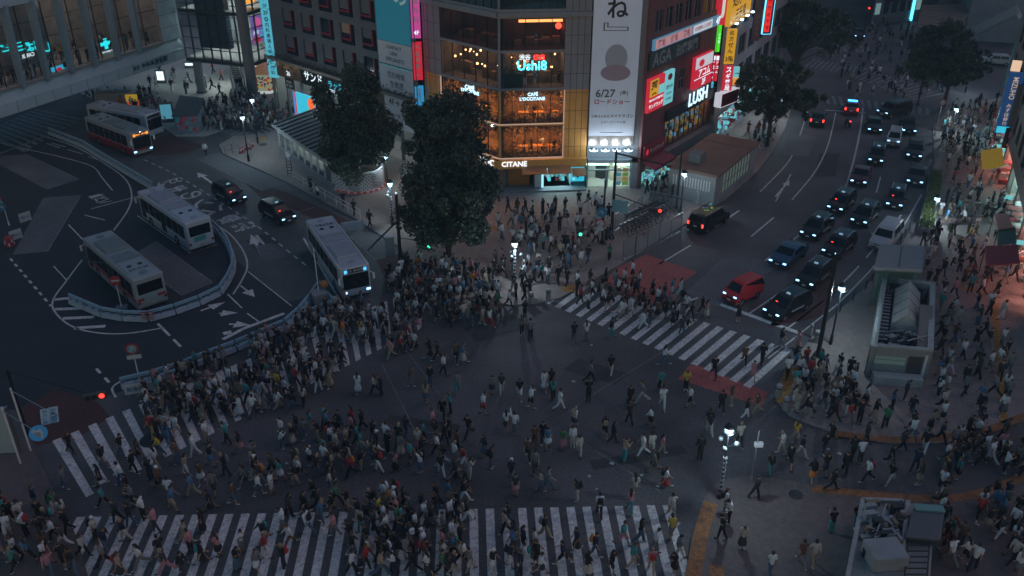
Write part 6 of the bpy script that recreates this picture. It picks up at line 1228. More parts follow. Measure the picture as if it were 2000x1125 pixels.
E, b, h = pole('sign_pole', 18,440, 396, .045, 'sign post with a red ring and a blue disc at the left edge', M_WHITE, 'road sign'); ring_sign(E, Vector((b.x-.4, b.y-.06, h+.4)), .4, .3, [SR, SW]); ring_sign(E, Vector((b.x-.2, b.y-.08, h-.4)), .42, .3, [SB], '↰', SW); mb = MB(); mb.box((b.x-.35, b.y-.1, h-.12), .7, .03, .32, .3); mb.build('sub_plate', mat('sign_sky', (.15, .36, .44), .5), E)
# lower-left signs
b = P(40,905, .12); E = empty('direction_sign', b, 0, 'oval blue sign with white forked arrows at the lower left corner', 'road sign'); mb = MB(); mb.tube([(b.x, b.y, .12), (b.x, b.y, 4.4)], .06, 8); mb.build('post', M_WHITE, E); c = P(75,846, 4.2); d = Vector((.25, -.75, .6)).normalized(); r = Vector((1, .3, 0)).normalized(); u = r.cross(d).normalized(); u = -u if u.z < 0 else u
mb = MB(); ring = lambda k, o: [c+d*o+r*(.50*k*math.cos(i*math.pi/12))+u*(.46*k*math.sin(i*math.pi/12)) for i in range(24)]; mb.face(ring(1, .04)); mb.face(ring(1, 0)[::-1]); A_, B_ = ring(1, .04), ring(1, 0)
for i in range(24): mb.face([A_[i], B_[i], B_[(i+1) % 24], A_[(i+1) % 24]])
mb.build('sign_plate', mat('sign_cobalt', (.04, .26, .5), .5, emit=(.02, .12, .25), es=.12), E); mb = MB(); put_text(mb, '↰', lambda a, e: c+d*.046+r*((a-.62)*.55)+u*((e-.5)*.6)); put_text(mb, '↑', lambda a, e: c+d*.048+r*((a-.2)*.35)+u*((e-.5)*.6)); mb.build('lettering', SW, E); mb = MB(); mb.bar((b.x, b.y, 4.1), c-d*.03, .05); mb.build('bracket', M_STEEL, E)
b = P(60,880, .12); E = empty('notice_sign', b, 0, 'pair of pale plates with dark lettering on a bracket above the dark red road patch', 'road sign'); mb = MB(); mb.tube([(b.x, b.y, .12), (b.x, b.y, 4.9)], .06, 8); mb.build('post', M_WHITE, E)
for dx, t in ((0, '前方優先'), (17, '区間')):
    c = P(88+dx, 814-dx*.25, 4.6); mb = MB(); q = [c+r*(a*.24)+u*(e*.46) for a, e in ((-1, -1), (1, -1), (1, 1), (-1, 1))]; mb.face(q); mb.face([x-d*.04 for x in q][::-1])
    for i in range(4): mb.face([q[i], q[i]-d*.04, q[(i+1) % 4]-d*.04, q[(i+1) % 4]])
    S = mb.build('sign_plate', mat('sign_icy', (.32, .44, .5), .5), E); mb = MB()
    for k, ch in enumerate(t[:4]): put_text(mb, ch, lambda a, e: c+d*.006+r*((a-.5)*.28)+u*(.42-.84*(k+1-e*.8)/len(t)))
    mb.build('lettering', SB, S)
mb = MB(); mb.bar((b.x, b.y, 4.7), P(112,812,4.7), .05); mb.build('bracket', M_STEEL, E)
E = empty('signal_pole', P(55,850,.12), 0, 'traffic signal with a glowing red lamp over the lower left zebra crossing', 'traffic light'); b = E.location; mb = MB(); mb.tube([tuple(b), (b.x, b.y, 5.2)], .1, 8); mb.build('post', M_DARK, E); c = P(186,779, 4.8); mb = MB(); mb.bar((b.x, b.y, 5.1), (c.x, c.y, 5.1), .07); mb.build('arm', M_DARK, E); signal_head(E, c, 'red', .35)
b = P(-20,905,.12); E = empty('pale_hoarding', b, 0, 'big blank pale panel standing at the left edge by the lower zebra crossing', 'panel'); q0, q1 = P(-60,890,.12), P(36,884,.12); F = Fac(q0[:2], q1[:2]); fbox(F, 'board', mat('board_pale', (.34, .42, .42), .6, var=.05), E, (0, F.len, .14, hz(q1, 800), -.3, 0)); fbox(F, 'frame', M_STEEL, E, (F.len, F.len+.08, .12, hz(q1, 798), -.32, .02))
# ---- barriers of the bus terminal
M_BAR = mat('barrier_blue', (.22, .36, .46), .5, var=.1); M_BAR2 = mat('barrier_pale', (.30, .38, .45), .5, var=.15)
def barrier_unit():
    E = empty('road_barrier'); mb = MB(); mb.box((0, 0, .05), 2.0, .5, .38, top=(1, .6)); mb.build('base_block', M_BAR2, E, bevel=.03); mb = MB(); mb.box((0, 0, .66), 2.0, .16, .3); mb.build('top_rail', M_BAR, E, bevel=.05)
    for s in (-.85, 0, .85): mb = MB(); mb.box((s, 0, .4), .1, .12, .3); mb.build('post', M_STEEL, E)
    return E
BU = barrier_unit(); first = [True]
def barrier_line(px, grp, label):
    q = [P(x, y) for x, y in px]; L = [0]
    for a, b in zip(q, q[1:]): L.append(L[-1]+(b-a).length)
    n = max(1, round(L[-1]/2.02)); at = lambda s: next((q[k].lerp(q[k+1], (s-L[k])/(L[k+1]-L[k])) for k in range(len(q)-1) if L[k+1] >= s-1e-6), q[-1])
    for k in range(n):
        a, b = at(L[-1]*k/n), at(L[-1]*(k+1)/n); o = BU if first[0] else copy_tree(BU); first[0] = False; m = (a+b)/2
        o.location = (m.x, m.y, 0); o.rotation_euler = (0, 0, math.atan2((b-a).y, (b-a).x)); tag(o, label, 'barrier', grp)
barrier_line([(138,592),(213,624),(285,629),(370,606),(430,577),(455,540),(457,505),(440,470),(416,446)], 'blue barriers curving round the parked buses', 'pale blue two-rail barrier in the curve round the parked buses')
barrier_line([(300,371),(203,313),(165,289),(97,262)], 'barriers along the upper side of the bus terminal', 'pale blue barrier in the straight line along the upper side of the terminal')
barrier_line([(236,760),(330,738),(400,708),(455,688),(565,640),(600,602),(622,570)], 'barriers behind the crowd on the left zebra crossing', 'pale blue barrier in the line behind the crowd on the left zebra crossing')
barrier_line([(628,570),(652,602)], 'barriers closing the wedge in front of the white bus', 'barrier closing the wedge in front of the white bus'); barrier_line([(600,625),(652,605)], 'barriers closing the wedge in front of the white bus', 'barrier closing the wedge in front of the white bus')
for x, y, lab in ((285,628,'red and white reflector board on the curved blue barrier, left one'), (300,627,'red and white reflector board on the curved blue barrier, right one')):
    c = P(x, y); mb = MB(); mb.box((c.x, c.y-.2, .25), .35, .04, .75); E = tag(mb.build('reflector_board', SR), lab, 'reflector'); mb = MB()
    for k in range(3): mb.box((c.x, c.y-.225, .32+k*.24), .3, .012, .1)
    mb.build('white_stripe', SW, E)
c = P(625,592); E = empty('planter_box', (c.x, c.y, 0), 0, 'grey concrete box holding a thin white mast in front of the white bus', 'planter'); mb = MB(); mb.box((c.x, c.y, 0), 1.1, 1.1, 1.1, .5, top=(1.1, 1.1)); mb.build('box', M_CONCW, E, bevel=.03); mb = MB(); mb.tube([(c.x, c.y, 1.1), (c.x, c.y, 5)], .04, 6); mb.build('mast', M_WHITE, E); mb = MB(); mb.sphere((c.x+.4, c.y+.5, 1.5), .35, n=6); mb.build('orange_cap', mat('orange_cap', (.4, .15, .04), .6), E)
# railings and panel fences
def railing(px, name, label, cat, h, step, panel=None, rails=(1.0, .55), m=M_WHITE, z0=.12):
    q = [P(x, y, z0) for x, y in px]; E = empty(name, q[0], 0, label, cat); mb = MB(); mr = MB(); mp = MB()
    for a, b in zip(q, q[1:]):
        n = max(1, int((b-a).length/step))
        for k in range(n+1): p = a.lerp(b, k/n); mm = MB(); mm.box(p, .07, .07, h); mm.build('post', m, E)
        for f in rails: mr.bar(a+Vector((0, 0, h*f-.02)), b+Vector((0, 0, h*f-.02)), .05)
        if panel: d = (b-a).normalized(); nn = Vector((-d.y, d.x, 0))*.015; A0, B0 = a+Vector((0, 0, .12)), b+Vector((0, 0, .12)); t = Vector((0, 0, h-.2)); mp.face([A0+nn, B0+nn, B0+nn+t, A0+nn+t]); mp.face([B0-nn, A0-nn, A0-nn+t, B0-nn+t])
    mr.build('rail', m, E)
    if panel: mp.build('panel', panel, E)
PGL = glass('fence', (.25, .28, .3), .35, .3)
railing([(573,352),(704,428)], 'pavement_railing', 'white two-rail pavement railing along the bus stop', 'railing', 1.0, 2.0)
railing([(1216,508),(1240,500),(1330,452)], 'panel_fence', 'translucent panel fence along the street side of the bicycle park', 'fence', 2.0, 1.5, PGL, (1.0, .03), M_STEEL)
railing([(1200,452),(1222,436),(1268,405),(1330,418)], 'panel_fence', 'translucent panel fence on the plaza side of the bicycle park', 'fence', 1.8, 1.5, PGL, (1.0, .03), M_STEEL)
railing([(1640,610),(1690,565),(1740,505),(1775,450)], 'guard_rail', 'dark guard rail along the pavement beside the taxi queue', 'railing', .9, 1.8, None, (1.0, .5), M_DARK)
railing([(1312,372),(1362,398)], 'louvre_fence', 'pale railing at the end of the subway entrance', 'fence', 1.3, .5, None, (1.0, .1), M_WHITE)
railing([(440,303),(468,295)], 'barrier_fence', 'pale wire barrier by the red cones near the forecourt', 'railing', 1.1, .8, None, (1.0, .5), M_STEEL)
E = empty('ladder_rack', P(567,343,.12), 0, 'dark ladder shaped rack standing by the pavement railing', 'rack'); b = E.location; mb = MB()
for s in (-.25, .25): mb.bar((b.x+s, b.y, .12), (b.x+s, b.y, 2.3), .06)
for k in range(6): mb.bar((b.x-.25, b.y, .4+k*.35), (b.x+.25, b.y, .4+k*.35), .05)
mb.build('frame', M_DARK, E)
# cones, bollards, bin, planter strip, bicycles
def cone(px, py, label, grp):
    b = P(px, py, .122); E = empty('traffic_cone', b, 0, label, 'traffic cone', grp); mb = MB(); mb.lathe(b, [(.16, .03), (.03, .7)], 10); mb.build('cone', mat('cone_red', (.5, .05, .04), .6), E); mb = MB(); mb.box(b, .42, .42, .03); mb.build('base', M_BLACK, E); mb = MB(); mb.lathe(b+Vector((0, 0, .3)), [(.118, 0), (.09, .16)], 10); mb.build('white_band', SW, E)
for x, y in ((475,297),(480,293),(484,290),(489,291),(494,286),(470,299)): cone(x, y, 'red and white cone in the group beside the dark lamp post near the forecourt', 'red cones near the forecourt')
cone(1258,458, 'red cone by the panel fence of the bicycle park', None)
def bollard(px, py, lab, grp, h=.95, r=.22):
    b = P(px, py, .12); E = empty('bollard', b, 0, lab, 'bollard', grp); mb = MB(); mb.lathe(b, [(r, 0), (r, h), (r*.8, h+.06)], 14); mb.build('post', mat('bollard_stone', (.3, .28, .27), .6, var=.1), E); mb = MB(); mb.lathe(b+Vector((0, 0, h*.75)), [(r*1.03, 0), (r*1.03, .08)], 14); mb.build('band', M_DARK, E)
bollard(1037,592, 'thick stone bollard at the plaza kerb, left one', None); bollard(1071,585, 'thick stone bollard at the plaza kerb, right one', None); bollard(1519,775, 'stone bollard on the pavement corner near the red road patch, upper one', None); bollard(1534,800, 'stone bollard on the pavement corner near the red road patch, lower one', None); bollard(1594,668, 'grey bollard beside the tall dark pole', None); bollard(1583,655, 'thin dark bollard by the stop line', None, 1.0, .12)
pq = [(1826,345),(1822,385),(1812,425),(1806,460)]
for i, ((a, b), lab) in enumerate(zip(zip(pq, pq[1:]), ('long planter with clipped shrubs beside the right lane, upper one', 'long planter with clipped shrubs beside the right lane, middle one', 'long planter with clipped shrubs beside the right lane, lower one'))):
    A_, B_ = P(*a, .12), P(*b, .12); B_ = A_.lerp(B_, .93); E = empty('planter', A_, 0, lab, 'planter'); mb = MB(); mb.bar(A_+Vector((0, 0, .25)), B_+Vector((0, 0, .25)), 1.4, .5); mb.build('trough', M_CONCW, E, bevel=.03); mb = MB(); random.seed(40+i); d = B_-A_; n = Vector((-d.y, d.x, 0)).normalized()
    for k in range(1500):
        c = A_+d*random.random()+n*random.uniform(-.6, .6)+Vector((0, 0, .5+random.random()*.55)); s = random.uniform(.05, .11); v = Vector((random.gauss(0, 1), random.gauss(0, 1), random.gauss(0, 1))).normalized()*s; w = v.cross(Vector((random.gauss(0, 1), random.gauss(0, 1), random.gauss(0, 1)))).normalized()*s; mb.face([c-v, c-w*.6, c+v, c+w*.6], k % 2)
    mb.build('shrub', [mat('shrub', (.07, .1, .03), .7), mat('shrub_light', (.12, .15, .04), .7)], E)
def bicycle_proto():
    E = empty('bicycle')
    for y in (-.52, .52):
        mb = MB(); mb.tube([(0, y+.32*math.cos(t), .33+.32*math.sin(t)) for t in [i*math.pi/9 for i in range(19)]], .022, 5, cap=False); mb.build('wheel', TYRE, E)
    mb = MB()
    for a, b in (((0, -.52, .33), (0, -.15, .3)), ((0, -.15, .3), (0, .38, .8)), ((0, -.15, .3), (0, -.25, .85)), ((0, -.25, .75), (0, .4, .85)), ((0, .52, .33), (0, .38, .95)), ((0, -.52, .33), (0, -.25, .78))): mb.tube([a, b], .02, 5)
    mb.build('frame', mat('bike_frame', (.12, .13, .15), .4, .5), E); mb = MB(); mb.box((0, -.27, .87), .16, .26, .07); mb.build('saddle', M_BLACK, E); mb = MB(); mb.bar((-.28, .36, 1.0), (.28, .36, 1.0), .03); mb.build('handlebar', M_DARK, E); mb = MB(); mb.box((0, .62, .75), .34, .26, .24); mb.build('basket', M_STEEL, E); return E
BK = bicycle_proto(); random.seed(31); fb = True
a, b = P(1222,462), P(1315,418); c2, d2 = P(1232,440), P(1300,408)
for k in range(26):
    t = (k % 13)/12.5; p = (a.lerp(b, t) if k < 13 else c2.lerp(d2, t)); o = BK if fb else copy_tree(BK); fb = False; o.location = (p.x, p.y, .12); o.rotation_euler = (random.uniform(-.08, .08), 0, math.atan2((b-a).y, (b-a).x)+random.uniform(-.15, .15)); tag(o, 'bicycle standing in the fenced bicycle park by the street', 'bicycle', 'bicycles in the fenced park')
def board(px, py, w, h, m, label, rz=0, name='notice_board', t=None):
    b = P(px, py, .12); E = empty(name, b, 0, label, 'board'); mb = MB(); mb.box((b.x, b.y, .3), w, .06, h, rz); mb.build('board', m, E); mb = MB()
    for s in (-1, 1): mb.box((b.x+s*w*.4*math.cos(rz), b.y+s*w*.4*math.sin(rz)+.06, .12), .06, .05, h+.1, rz)
    mb.build('leg', M_STEEL, E)
    if t: F = Fac((b.x-math.cos(rz)*w/2, b.y-math.sin(rz)*w/2), (b.x+math.cos(rz)*w/2, b.y+math.sin(rz)*w/2)); mb = MB(); F.text(mb, t, w*.1, w*.9, .4, .2+h, .045, 0, fit=True); mb.build('lettering', SB, E)
board(274,771, 1.9, .75, SW, 'low white notice board with lettering leaning on the lower barrier', .3, t='駐車禁止')
board(52,435, 1.1, .9, SW, 'white striped barrier board beside the left bus bay, upper one', .9, 'barrier_board', '通行止'); board(34,470, 1.1, .9, SW, 'white striped barrier board beside the left bus bay, lower one', .9, 'barrier_board', '通行止')
board(690,453, 2.2, .9, M_WHITE, 'white bus stop bench board beside the white bus', .3, 'bus_stop_board')
b = P(20,480,.02); E = empty('checkered_drum', b, 0, 'red and white checkered drum beside the left bus bay', 'drum'); mb = MB(); mb.lathe(b, [(.4, 0), (.4, .8), (.3, .95)], 16); mb.build('drum', SR, E); mb = MB()
for k in range(16):
    if k % 2: a = k*math.pi/8; mb.box((b.x+.4*math.cos(a), b.y+.4*math.sin(a), .15+.3*((k//2) % 2)), .16, .05, .28, a+math.pi/2)
mb.build('white_square', SW, E)
random.seed(71)
for x, y in ((1150,930),(1195,905),(1165,955),(1253,928),(1640,886),(1617,877),(1340,760),(1325,1023),(1120,745),(1300,700),(1155,674),(1270,666),(560,905)):
    c = P(x, y, .02); mb = MB(); a = random.random()*6; mb.box(c, random.uniform(.16, .3), random.uniform(.12, .22), .015, a, top=(.8, .9)); mb.box((c.x+.05, c.y, c.z+.016), .1, .1, .05, a+.5, top=(.5, .6)); tag(mb.build('paper_scrap', SW), 'scrap of pale paper lying on the asphalt of the crossing', 'litter', 'scraps of paper on the asphalt')
# ================================================================== TREES
LEAF = [mat('leaf_dark', (.032, .058, .044), .6, spec=.35), mat('leaf_mid', (.048, .082, .058), .55, spec=.4), mat('leaf_light', (.085, .115, .075), .5, spec=.45)]
BARK = mat('bark', (.07, .055, .045), .9, var=.4, scale=6, bump=.5)
def tree(base, crowns, n, label, leaf=.2, loose=0, seed=1, trunk=.28):
    """crowns: (centre offset from base, radii)"""
    rnd = random.Random(seed); E = empty('street_tree', base, 0, label, 'tree', None); mb = MB(); mt = MB()
    top = max(c.z for c, _ in crowns); mt.tube([base, base+Vector((.1, .05, top*.3)), base+Vector((0, 0, top*.65))], [trunk, trunk*.8, trunk*.45], 10)
    g = lambda: Vector((rnd.gauss(0, 1), rnd.gauss(0, 1), rnd.gauss(0, 1)))
    tot = sum(r.x*r.y*r.z for _, r in crowns)
    for c, r in crowns:
        cl = []
        for k in range(int(44+26*loose)):
            d = g().normalized(); f = rnd.uniform(.55, 1.0)**.6*(1+.16*rnd.gauss(0, 1)); p = base+c+Vector((d.x*r.x, d.y*r.y, d.z*r.z))*f*.86; cl.append((p, rnd.uniform(.13, .32)*(r.x+r.z)/2*(1-.35*loose), rnd.choice((0, 0, 1, 1, 2))))
            if k % 4 == 0: s = base+Vector((0, 0, top*(.3+.3*rnd.random()))); mt.tube([s, s.lerp(p, .5)+Vector((0, 0, .3)), p], [trunk*.35, trunk*.2, .03], 6)
        m = int(n*r.x*r.y*r.z/tot)
        for k in range(m):
            p, cr_, tone = rnd.choice(cl); d = g().normalized(); q = p+d*cr_*rnd.random()**.33*Vector((1, 1, .8)).length/1.6; s = leaf*rnd.uniform(.6, 1.3); v = g().normalized()*s; w = v.cross(g()).normalized()*s*.6
            t = rnd.random(); mb.face([q-v, q+w, q+v, q-w], tone if t < .6 else rnd.randrange(3))
    mt.build('trunk', BARK, E, smooth=True); mb.build('crown', LEAF, E); return E
def crown_of(base, px, py, rx, ry):
    s = pxm(base+Vector((0, 0, 6))); z = hz(base, py); x = (px-1000)/FPX*(base.y*CT+(CAMH-z)*ST); a = rx/s; v = ry/s; rz = math.sqrt(max(v*v-(a*.42)**2, (v*.6)**2))/.9
    return (Vector((x-base.x, 0, z-base.z)), Vector((a, a, rz)))
b = P(690,368,.12); tree(b, [crown_of(b,690,215,76,84), crown_of(b,690,280,86,72)], 32000, 'round dark green tree inside the patterned curved wall', .17, 0, 3)
b = P(880,430,.12); tree(b, [crown_of(b,880,255,90,72), crown_of(b,870,300,84,60)], 24000, 'tall round tree behind the biggest one in front of the flower cafe', .17, 0, 5)
b = P(876,500,.12); tree(b, [crown_of(b,882,360,100,76), crown_of(b,875,412,96,76)], 34000, 'biggest dense round tree at the plaza edge above the crowd', .16, 0, 8)
b = P(1548,175,.12); tree(b, [crown_of(b,1560,45,68,52), crown_of(b,1625,60,55,45), crown_of(b,1525,20,40,40)], 15000, 'loose tall street tree behind another at the top of the right-hand street', .2, .8, 11)
b = P(1497,285,.12); tree(b, [crown_of(b,1505,150,66,44), crown_of(b,1545,200,62,40), crown_of(b,1470,195,42,34)], 15000, 'loose street tree beside the far end of the subway entrance', .19, .8, 14)
b = P(1842,208,.12); tree(b, [crown_of(b,1840,90,66,52), crown_of(b,1880,130,50,48), crown_of(b,1805,125,46,44)], 16000, 'dark leafy tree on the right-hand corner beyond the queue of cars', .2, .5, 17)
# ================================================================== PEOPLE
SKIN = [mat('skin_%s' % n, c, .55) for n, c in (('fair', (.42, .27, .2)), ('warm', (.35, .21, .14)), ('tan', (.27, .16, .1)))]
HAIR = {'black': mat('hair_black', (.012, .011, .012), .5), 'brown': mat('hair_brown', (.06, .035, .022), .5), 'blonde': mat('hair_fair', (.28, .2, .12), .5)}
FEAT = mat('face_feature', (.04, .02, .02), .5)
CLO = {k: mat('cloth_'+k, c, .85, var=.12, scale=9) for k, c in dict(black=(.014, .014, .017), charcoal=(.04, .042, .048), grey=(.16, .165, .175), white=(.6, .62, .64), cream=(.44, .41, .36), beige=(.32, .26, .19), navy=(.015, .022, .05), blue=(.06, .16, .28), teal=(.04, .24, .25), green=(.04, .17, .08), red=(.32, .03, .035), pink=(.45, .2, .23), brown=(.12, .065, .04), olive=(.1, .1, .05), denim=(.06, .11, .17), orange=(.5, .17, .03), yellow=(.5, .36, .05)).items()}
SHOE = [mat('shoe_black', (.015, .015, .016), .5), mat('shoe_white', (.55, .56, .58), .5)]
DGV = bpy.context.evaluated_depsgraph_get
def fuse(caps, vox=.022, dec=.25, smooth=4, low=False):
    """one closed skin round a set of tapered limbs (point, radius, point, radius[, squash])"""
    mb = MB()
    for a, ra, b, rb in caps:
        a, b = Vector(a), Vector(b); mb.sphere(a, ra, n=6)
        if (b-a).length > 1e-4: mb.sphere(b, rb, n=6); mb.tube([a, b], [ra, rb], 12)
    me = mb.mesh('body_part', []); o = bpy.data.objects.new('body_part', me); COL.objects.link(o)
    md = o.modifiers.new('r', 'REMESH'); md.mode = 'VOXEL'; md.voxel_size = vox; md.use_smooth_shade = True
    md = o.modifiers.new('s', 'SMOOTH'); md.iterations = smooth; md.factor = .5
    md = o.modifiers.new('d', 'DECIMATE'); md.ratio = dec
    dg = DGV(); dg.update(); r = bpy.data.meshes.new_from_object(o.evaluated_get(dg)); bpy.data.objects.remove(o); bpy.data.meshes.remove(me)
    r.materials.clear(); return r
def pose(female, stride, bend_b, arm_l, arm_r, lean=0, head=0, spread=0):
    """joint positions; arms: (upper swing, elbow bend, outward)"""
    J = {}; sh = .165 if female else .19; H = .965 if female else 1.03
    hip = .085; J['pel'] = Vector((0, 0, .92))
    for s, n, a, b in ((-1, 'l', stride, .08), (1, 'r', -stride*.8, bend_b)):
        h = Vector((s*hip, 0, .89)); k = h+.43*Vector((s*spread*.1, math.sin(a), -math.cos(a))); c = a-b; an = k+.41*Vector((s*spread*.1, math.sin(c), -math.cos(c))); J['h'+n], J['k'+n], J['a'+n] = h, k, an
        f = .35*(c < -.35); J['t'+n] = an+Vector((s*.02, .16*math.cos(f*2), -.045-.1*f))
    ly = math.sin(lean); J['ch'] = Vector((0, .26*ly, 1.22)); J['nk'] = Vector((0, .45*ly, 1.42)); J['hd'] = J['nk']+Vector((0, .05+.06*head, .155-.03*head)); J['hf'] = head
    for s, n, (a, b, o) in ((-1, 'l', arm_l), (1, 'r', arm_r)):
        S = Vector((s*sh, .42*ly, 1.385)); e = S+.27*Vector((s*(.12+o), math.sin(a), -math.cos(a))).normalized(); c = a+b; w = e+.235*Vector((-s*(.25 if b > .8 else -.05), math.sin(c), -math.cos(c))).normalized(); J['s'+n], J['e'+n], J['w'+n] = S, e, w; J['f'+n] = (w-e).normalized()
    dz = min(J['al'].z, J['ar'].z, J['tl'].z+.02, J['tr'].z+.02)-.075
    return {k: (Vector((v.x, v.y, v.z-dz))*H if isinstance(v, Vector) and k not in ('fl', 'fr') else v) for k, v in J.items()}
def figure(J, female):
    D = {}; t = .155 if not female else .135
    tor = [(J['pel'], .135, J['ch'], t), (J['ch'], t, J['nk']-Vector((0, 0, .08)), .10), (J['sl'], .06, J['sr'], .06), (J['pel']+Vector((-.05, -.02, -.02)), .11, J['pel']+Vector((.05, -.02, -.02)), .11)]
    up = Vector((0, 0, 1)); hd = J['hd']
    body = [(p, r*.82, q, s*.82) for p, r, q, s in tor]+[(J['nk']-Vector((0, 0, .06)), .055, hd, .055), (hd+Vector((0, -.01, .03)), .095, hd+Vector((0, .012, -.05)), .07), (hd+Vector((0, .09, -.012)), .018, hd+Vector((0, .092, -.035)), .02), (hd+Vector((0, .05, -.075)), .045, hd+Vector((0, .05, -.075)), .045)]
    for s in (-1, 1): body.append((hd+Vector((s*.093, -.005, -.005)), .022, hd+Vector((s*.093, -.005, -.03)), .018))
    for n in 'lr':
        body += [(J['h'+n], .085, J['k'+n], .055), (J['k'+n], .052, J['a'+n], .036), (J['a'+n], .035, J['t'+n], .03), (J['s'+n], .052, J['e'+n], .04), (J['e'+n], .038, J['w'+n], .026)]
        w, f = J['w'+n], J['f'+n]; body.append((w, .027, w+f*.07, .033))
    me = fuse(body, .017, .22, 3); mb = MB(); s0 = len(mb.v)
    for n, s in (('l', -1), ('r', 1)):                           # four unequal fingers and a thumb, slightly curled
        w, f = J['w'+n]+J['f'+n]*.075, J['f'+n]; side = f.cross(Vector((1, 0, 0))); side = side.normalized() if side.length > .1 else Vector((0, 1, 0)); inn = Vector((-s, 0, 0))
        for k, L in enumerate((.066, .076, .072, .056)):
            o = w+side*(.024-.016*k); mb.tube([o, o+f*L*.5+inn*.008, o+f*L*.85+inn*.026], [.0095, .0085, .006], 5)
        o = J['w'+n]+f*.03+side*.026; mb.tube([o, o+(f*.6+side*.8).normalized()*.035, o+(f*.9+side*.5).normalized()*.062+inn*.01], [.012, .0105, .007], 5)
    nf = len(mb.f)
    for s in (-1, 1): mb.sphere(hd+Vector((s*.034, .088, .012)), .011, 1, 3)
    mb.sphere(hd+Vector((0, .092, -.062)), .014, 1, 3, (1.5, .5, .4))
    bm = bmesh.new(); bm.from_mesh(me); tmp = mb.mesh('x', [SKIN[0], FEAT]); bm.from_mesh(tmp); bm.to_mesh(me); bm.free(); bpy.data.meshes.remove(tmp)
    me.materials.append(SKIN[0]); me.materials.append(FEAT); me.polygons.foreach_set('use_smooth', [True]*len(me.polygons)); me.name = 'body'; D['body'] = me
    slv = lambda f: [x for n in 'lr' for x in ([(J['s'+n], .068, J['s'+n].lerp(J['e'+n], .75), .062)] if f == 0 else [(J['s'+n], .068, J['e'+n], .056), (J['e'+n], .056, J['e'+n].lerp(J['w'+n], .92), .04)])]
    tb = [(p, r*1.06, q, s*1.04) for p, r, q, s in tor[:3]]+[(J['pel']+Vector((0, 0, -.02)), .150, J['pel']+Vector((0, 0, .1)), .14)]
    D['tee'] = fuse(tb+slv(0)); D['shirt'] = fuse(tb+slv(1))
    legs = lambda f, r: [x for n in 'lr' for x in ([(J['h'+n], .10, J['k'+n], .078*r), (J['k'+n], .075*r, J['k'+n].lerp(J['a'+n], .95), .062*r*r)] if f == 1 else [(J['h'+n], .105, J['h'+n].lerp(J['k'+n], .95), .10)])]
    hp = [(J['pel']+Vector((-.05, 0, -.03)), .118, J['pel']+Vector((.05, 0, -.03)), .118)]
    D['trousers'] = fuse(hp+legs(1, 1)); D['wide trousers'] = fuse(hp+legs(1, 1.22)); D['shorts'] = fuse(hp+legs(0, 1))
    mid = (J['kl']+J['kr'])/2; mid.x = 0
    def skirt(z1, r1): m2 = J['pel'].lerp(mid, .6); sp = abs(J['kl'].y-J['kr'].y)*.3; return hp+[(J['pel'], .13, Vector((-.06, m2.y-sp*.5, z1+r1*.7)), r1*.72), (J['pel'], .13, Vector((.06, m2.y+sp*.5, z1+r1*.7)), r1*.72)]
    D['skirt'] = fuse(skirt(.42, .25)); D['long skirt'] = fuse(skirt(.18, .27))
    sh = fuse([x for n in 'lr' for x in [(J['a'+n]+Vector((0, -.03, -.03)), .045, J['t'+n]+Vector((0, .01, .0)), .04)]], .016); D['shoes'] = sh
    D['short hair'] = fuse([(hd+Vector((0, -.02, .05)), .103, hd+Vector((0, -.045, .0)), .09), (hd+Vector((0, .03, .09)), .06, hd+Vector((0, .03, .09)), .06)], .02)
    D['long hair'] = fuse([(hd+Vector((0, -.02, .05)), .104, hd+Vector((0, -.05, -.02)), .095), (hd+Vector((0, -.05, 0)), .09, J['nk']+Vector((0, -.10, -.14)), .075), (hd+Vector((0, .03, .085)), .06, hd+Vector((0, .03, .085)), .06)], .02)
    D['cap'] = fuse([(hd+Vector((0, -.01, .06)), .108, hd+Vector((0, -.03, .02)), .1), (hd+Vector((0, .10, .055)), .04, hd+Vector((0, .14, .05)), .035)], .02)
    for k, m in D.items():
        if k != 'body': m.name = k.replace(' ', '_'); m.materials.append(SHOE[0])
    D['back'] = (J['ch']+Vector((0, -.20, .03)), J['wr'].copy()); return D
POSES = []
for fem in (0, 1):
    for a in ((.42, .55, (-.35, .25, 0), (.4, .3, 0), .06, 0), (.3, .4, (-.25, .2, 0), (.25, .25, 0), .04, .2), (-.38, .15, (.4, .35, 0), (-.3, .2, 0), .06, 0), (-.28, .1, (.25, 1.7, 0), (-.2, .2, 0), .03, 1.2), (.05, .05, (.0, .15, .05), (.05, .2, .05), 0, .1), (.02, .12, (.3, 1.8, 0), (.35, 1.75, 0), .02, 1.5), (.5, .6, (-.45, .35, 0), (.5, .45, 0), .1, 0)):
        POSES.append((figure(pose(fem, *a[:4], a[4], a[5]), fem), fem, 'standing' if abs(a[0]) < .1 else 'walking'))
# a person with an arm held up high
POSES.append((figure(pose(1, .06, .05, (2.6, .2, .1), (.05, .2, .05), 0, .2), 1), 1, 'waving'))
POSES.append((figure(pose(0, .06, .05, (2.4, .3, .1), (.05, .2, .05), 0, .2), 0), 0, 'waving'))
def inside(p, poly):
    c = False; j = len(poly)-1
    for i in range(len(poly)):
        a, b = poly[i], poly[j]
        if (a[1] > p[1]) != (b[1] > p[1]) and p[0] < (b[0]-a[0])*(p[1]-a[1])/(b[1]-a[1])+a[0]: c = not c
        j = i
    return c
NO = [[(1665,760),(1825,770),(1830,590),(1685,575)], [(1685,612),(1790,612),(1795,480),(1690,480)], [(1620,1180),(1830,1180),(1835,1020),(1650,1015)], [(590,600),(740,600),(740,540),(590,500)], [(1190,510),(1330,455),(1330,390),(1200,430)], [(1360,420),(1480,345),(1470,300),(1320,360)], [(855,520),(900,520),(900,475),(855,475)]]
ON_PAVE = [SQ, RT, BR, BL, ST_]
rp = random.Random(77); people = []; cells = {}
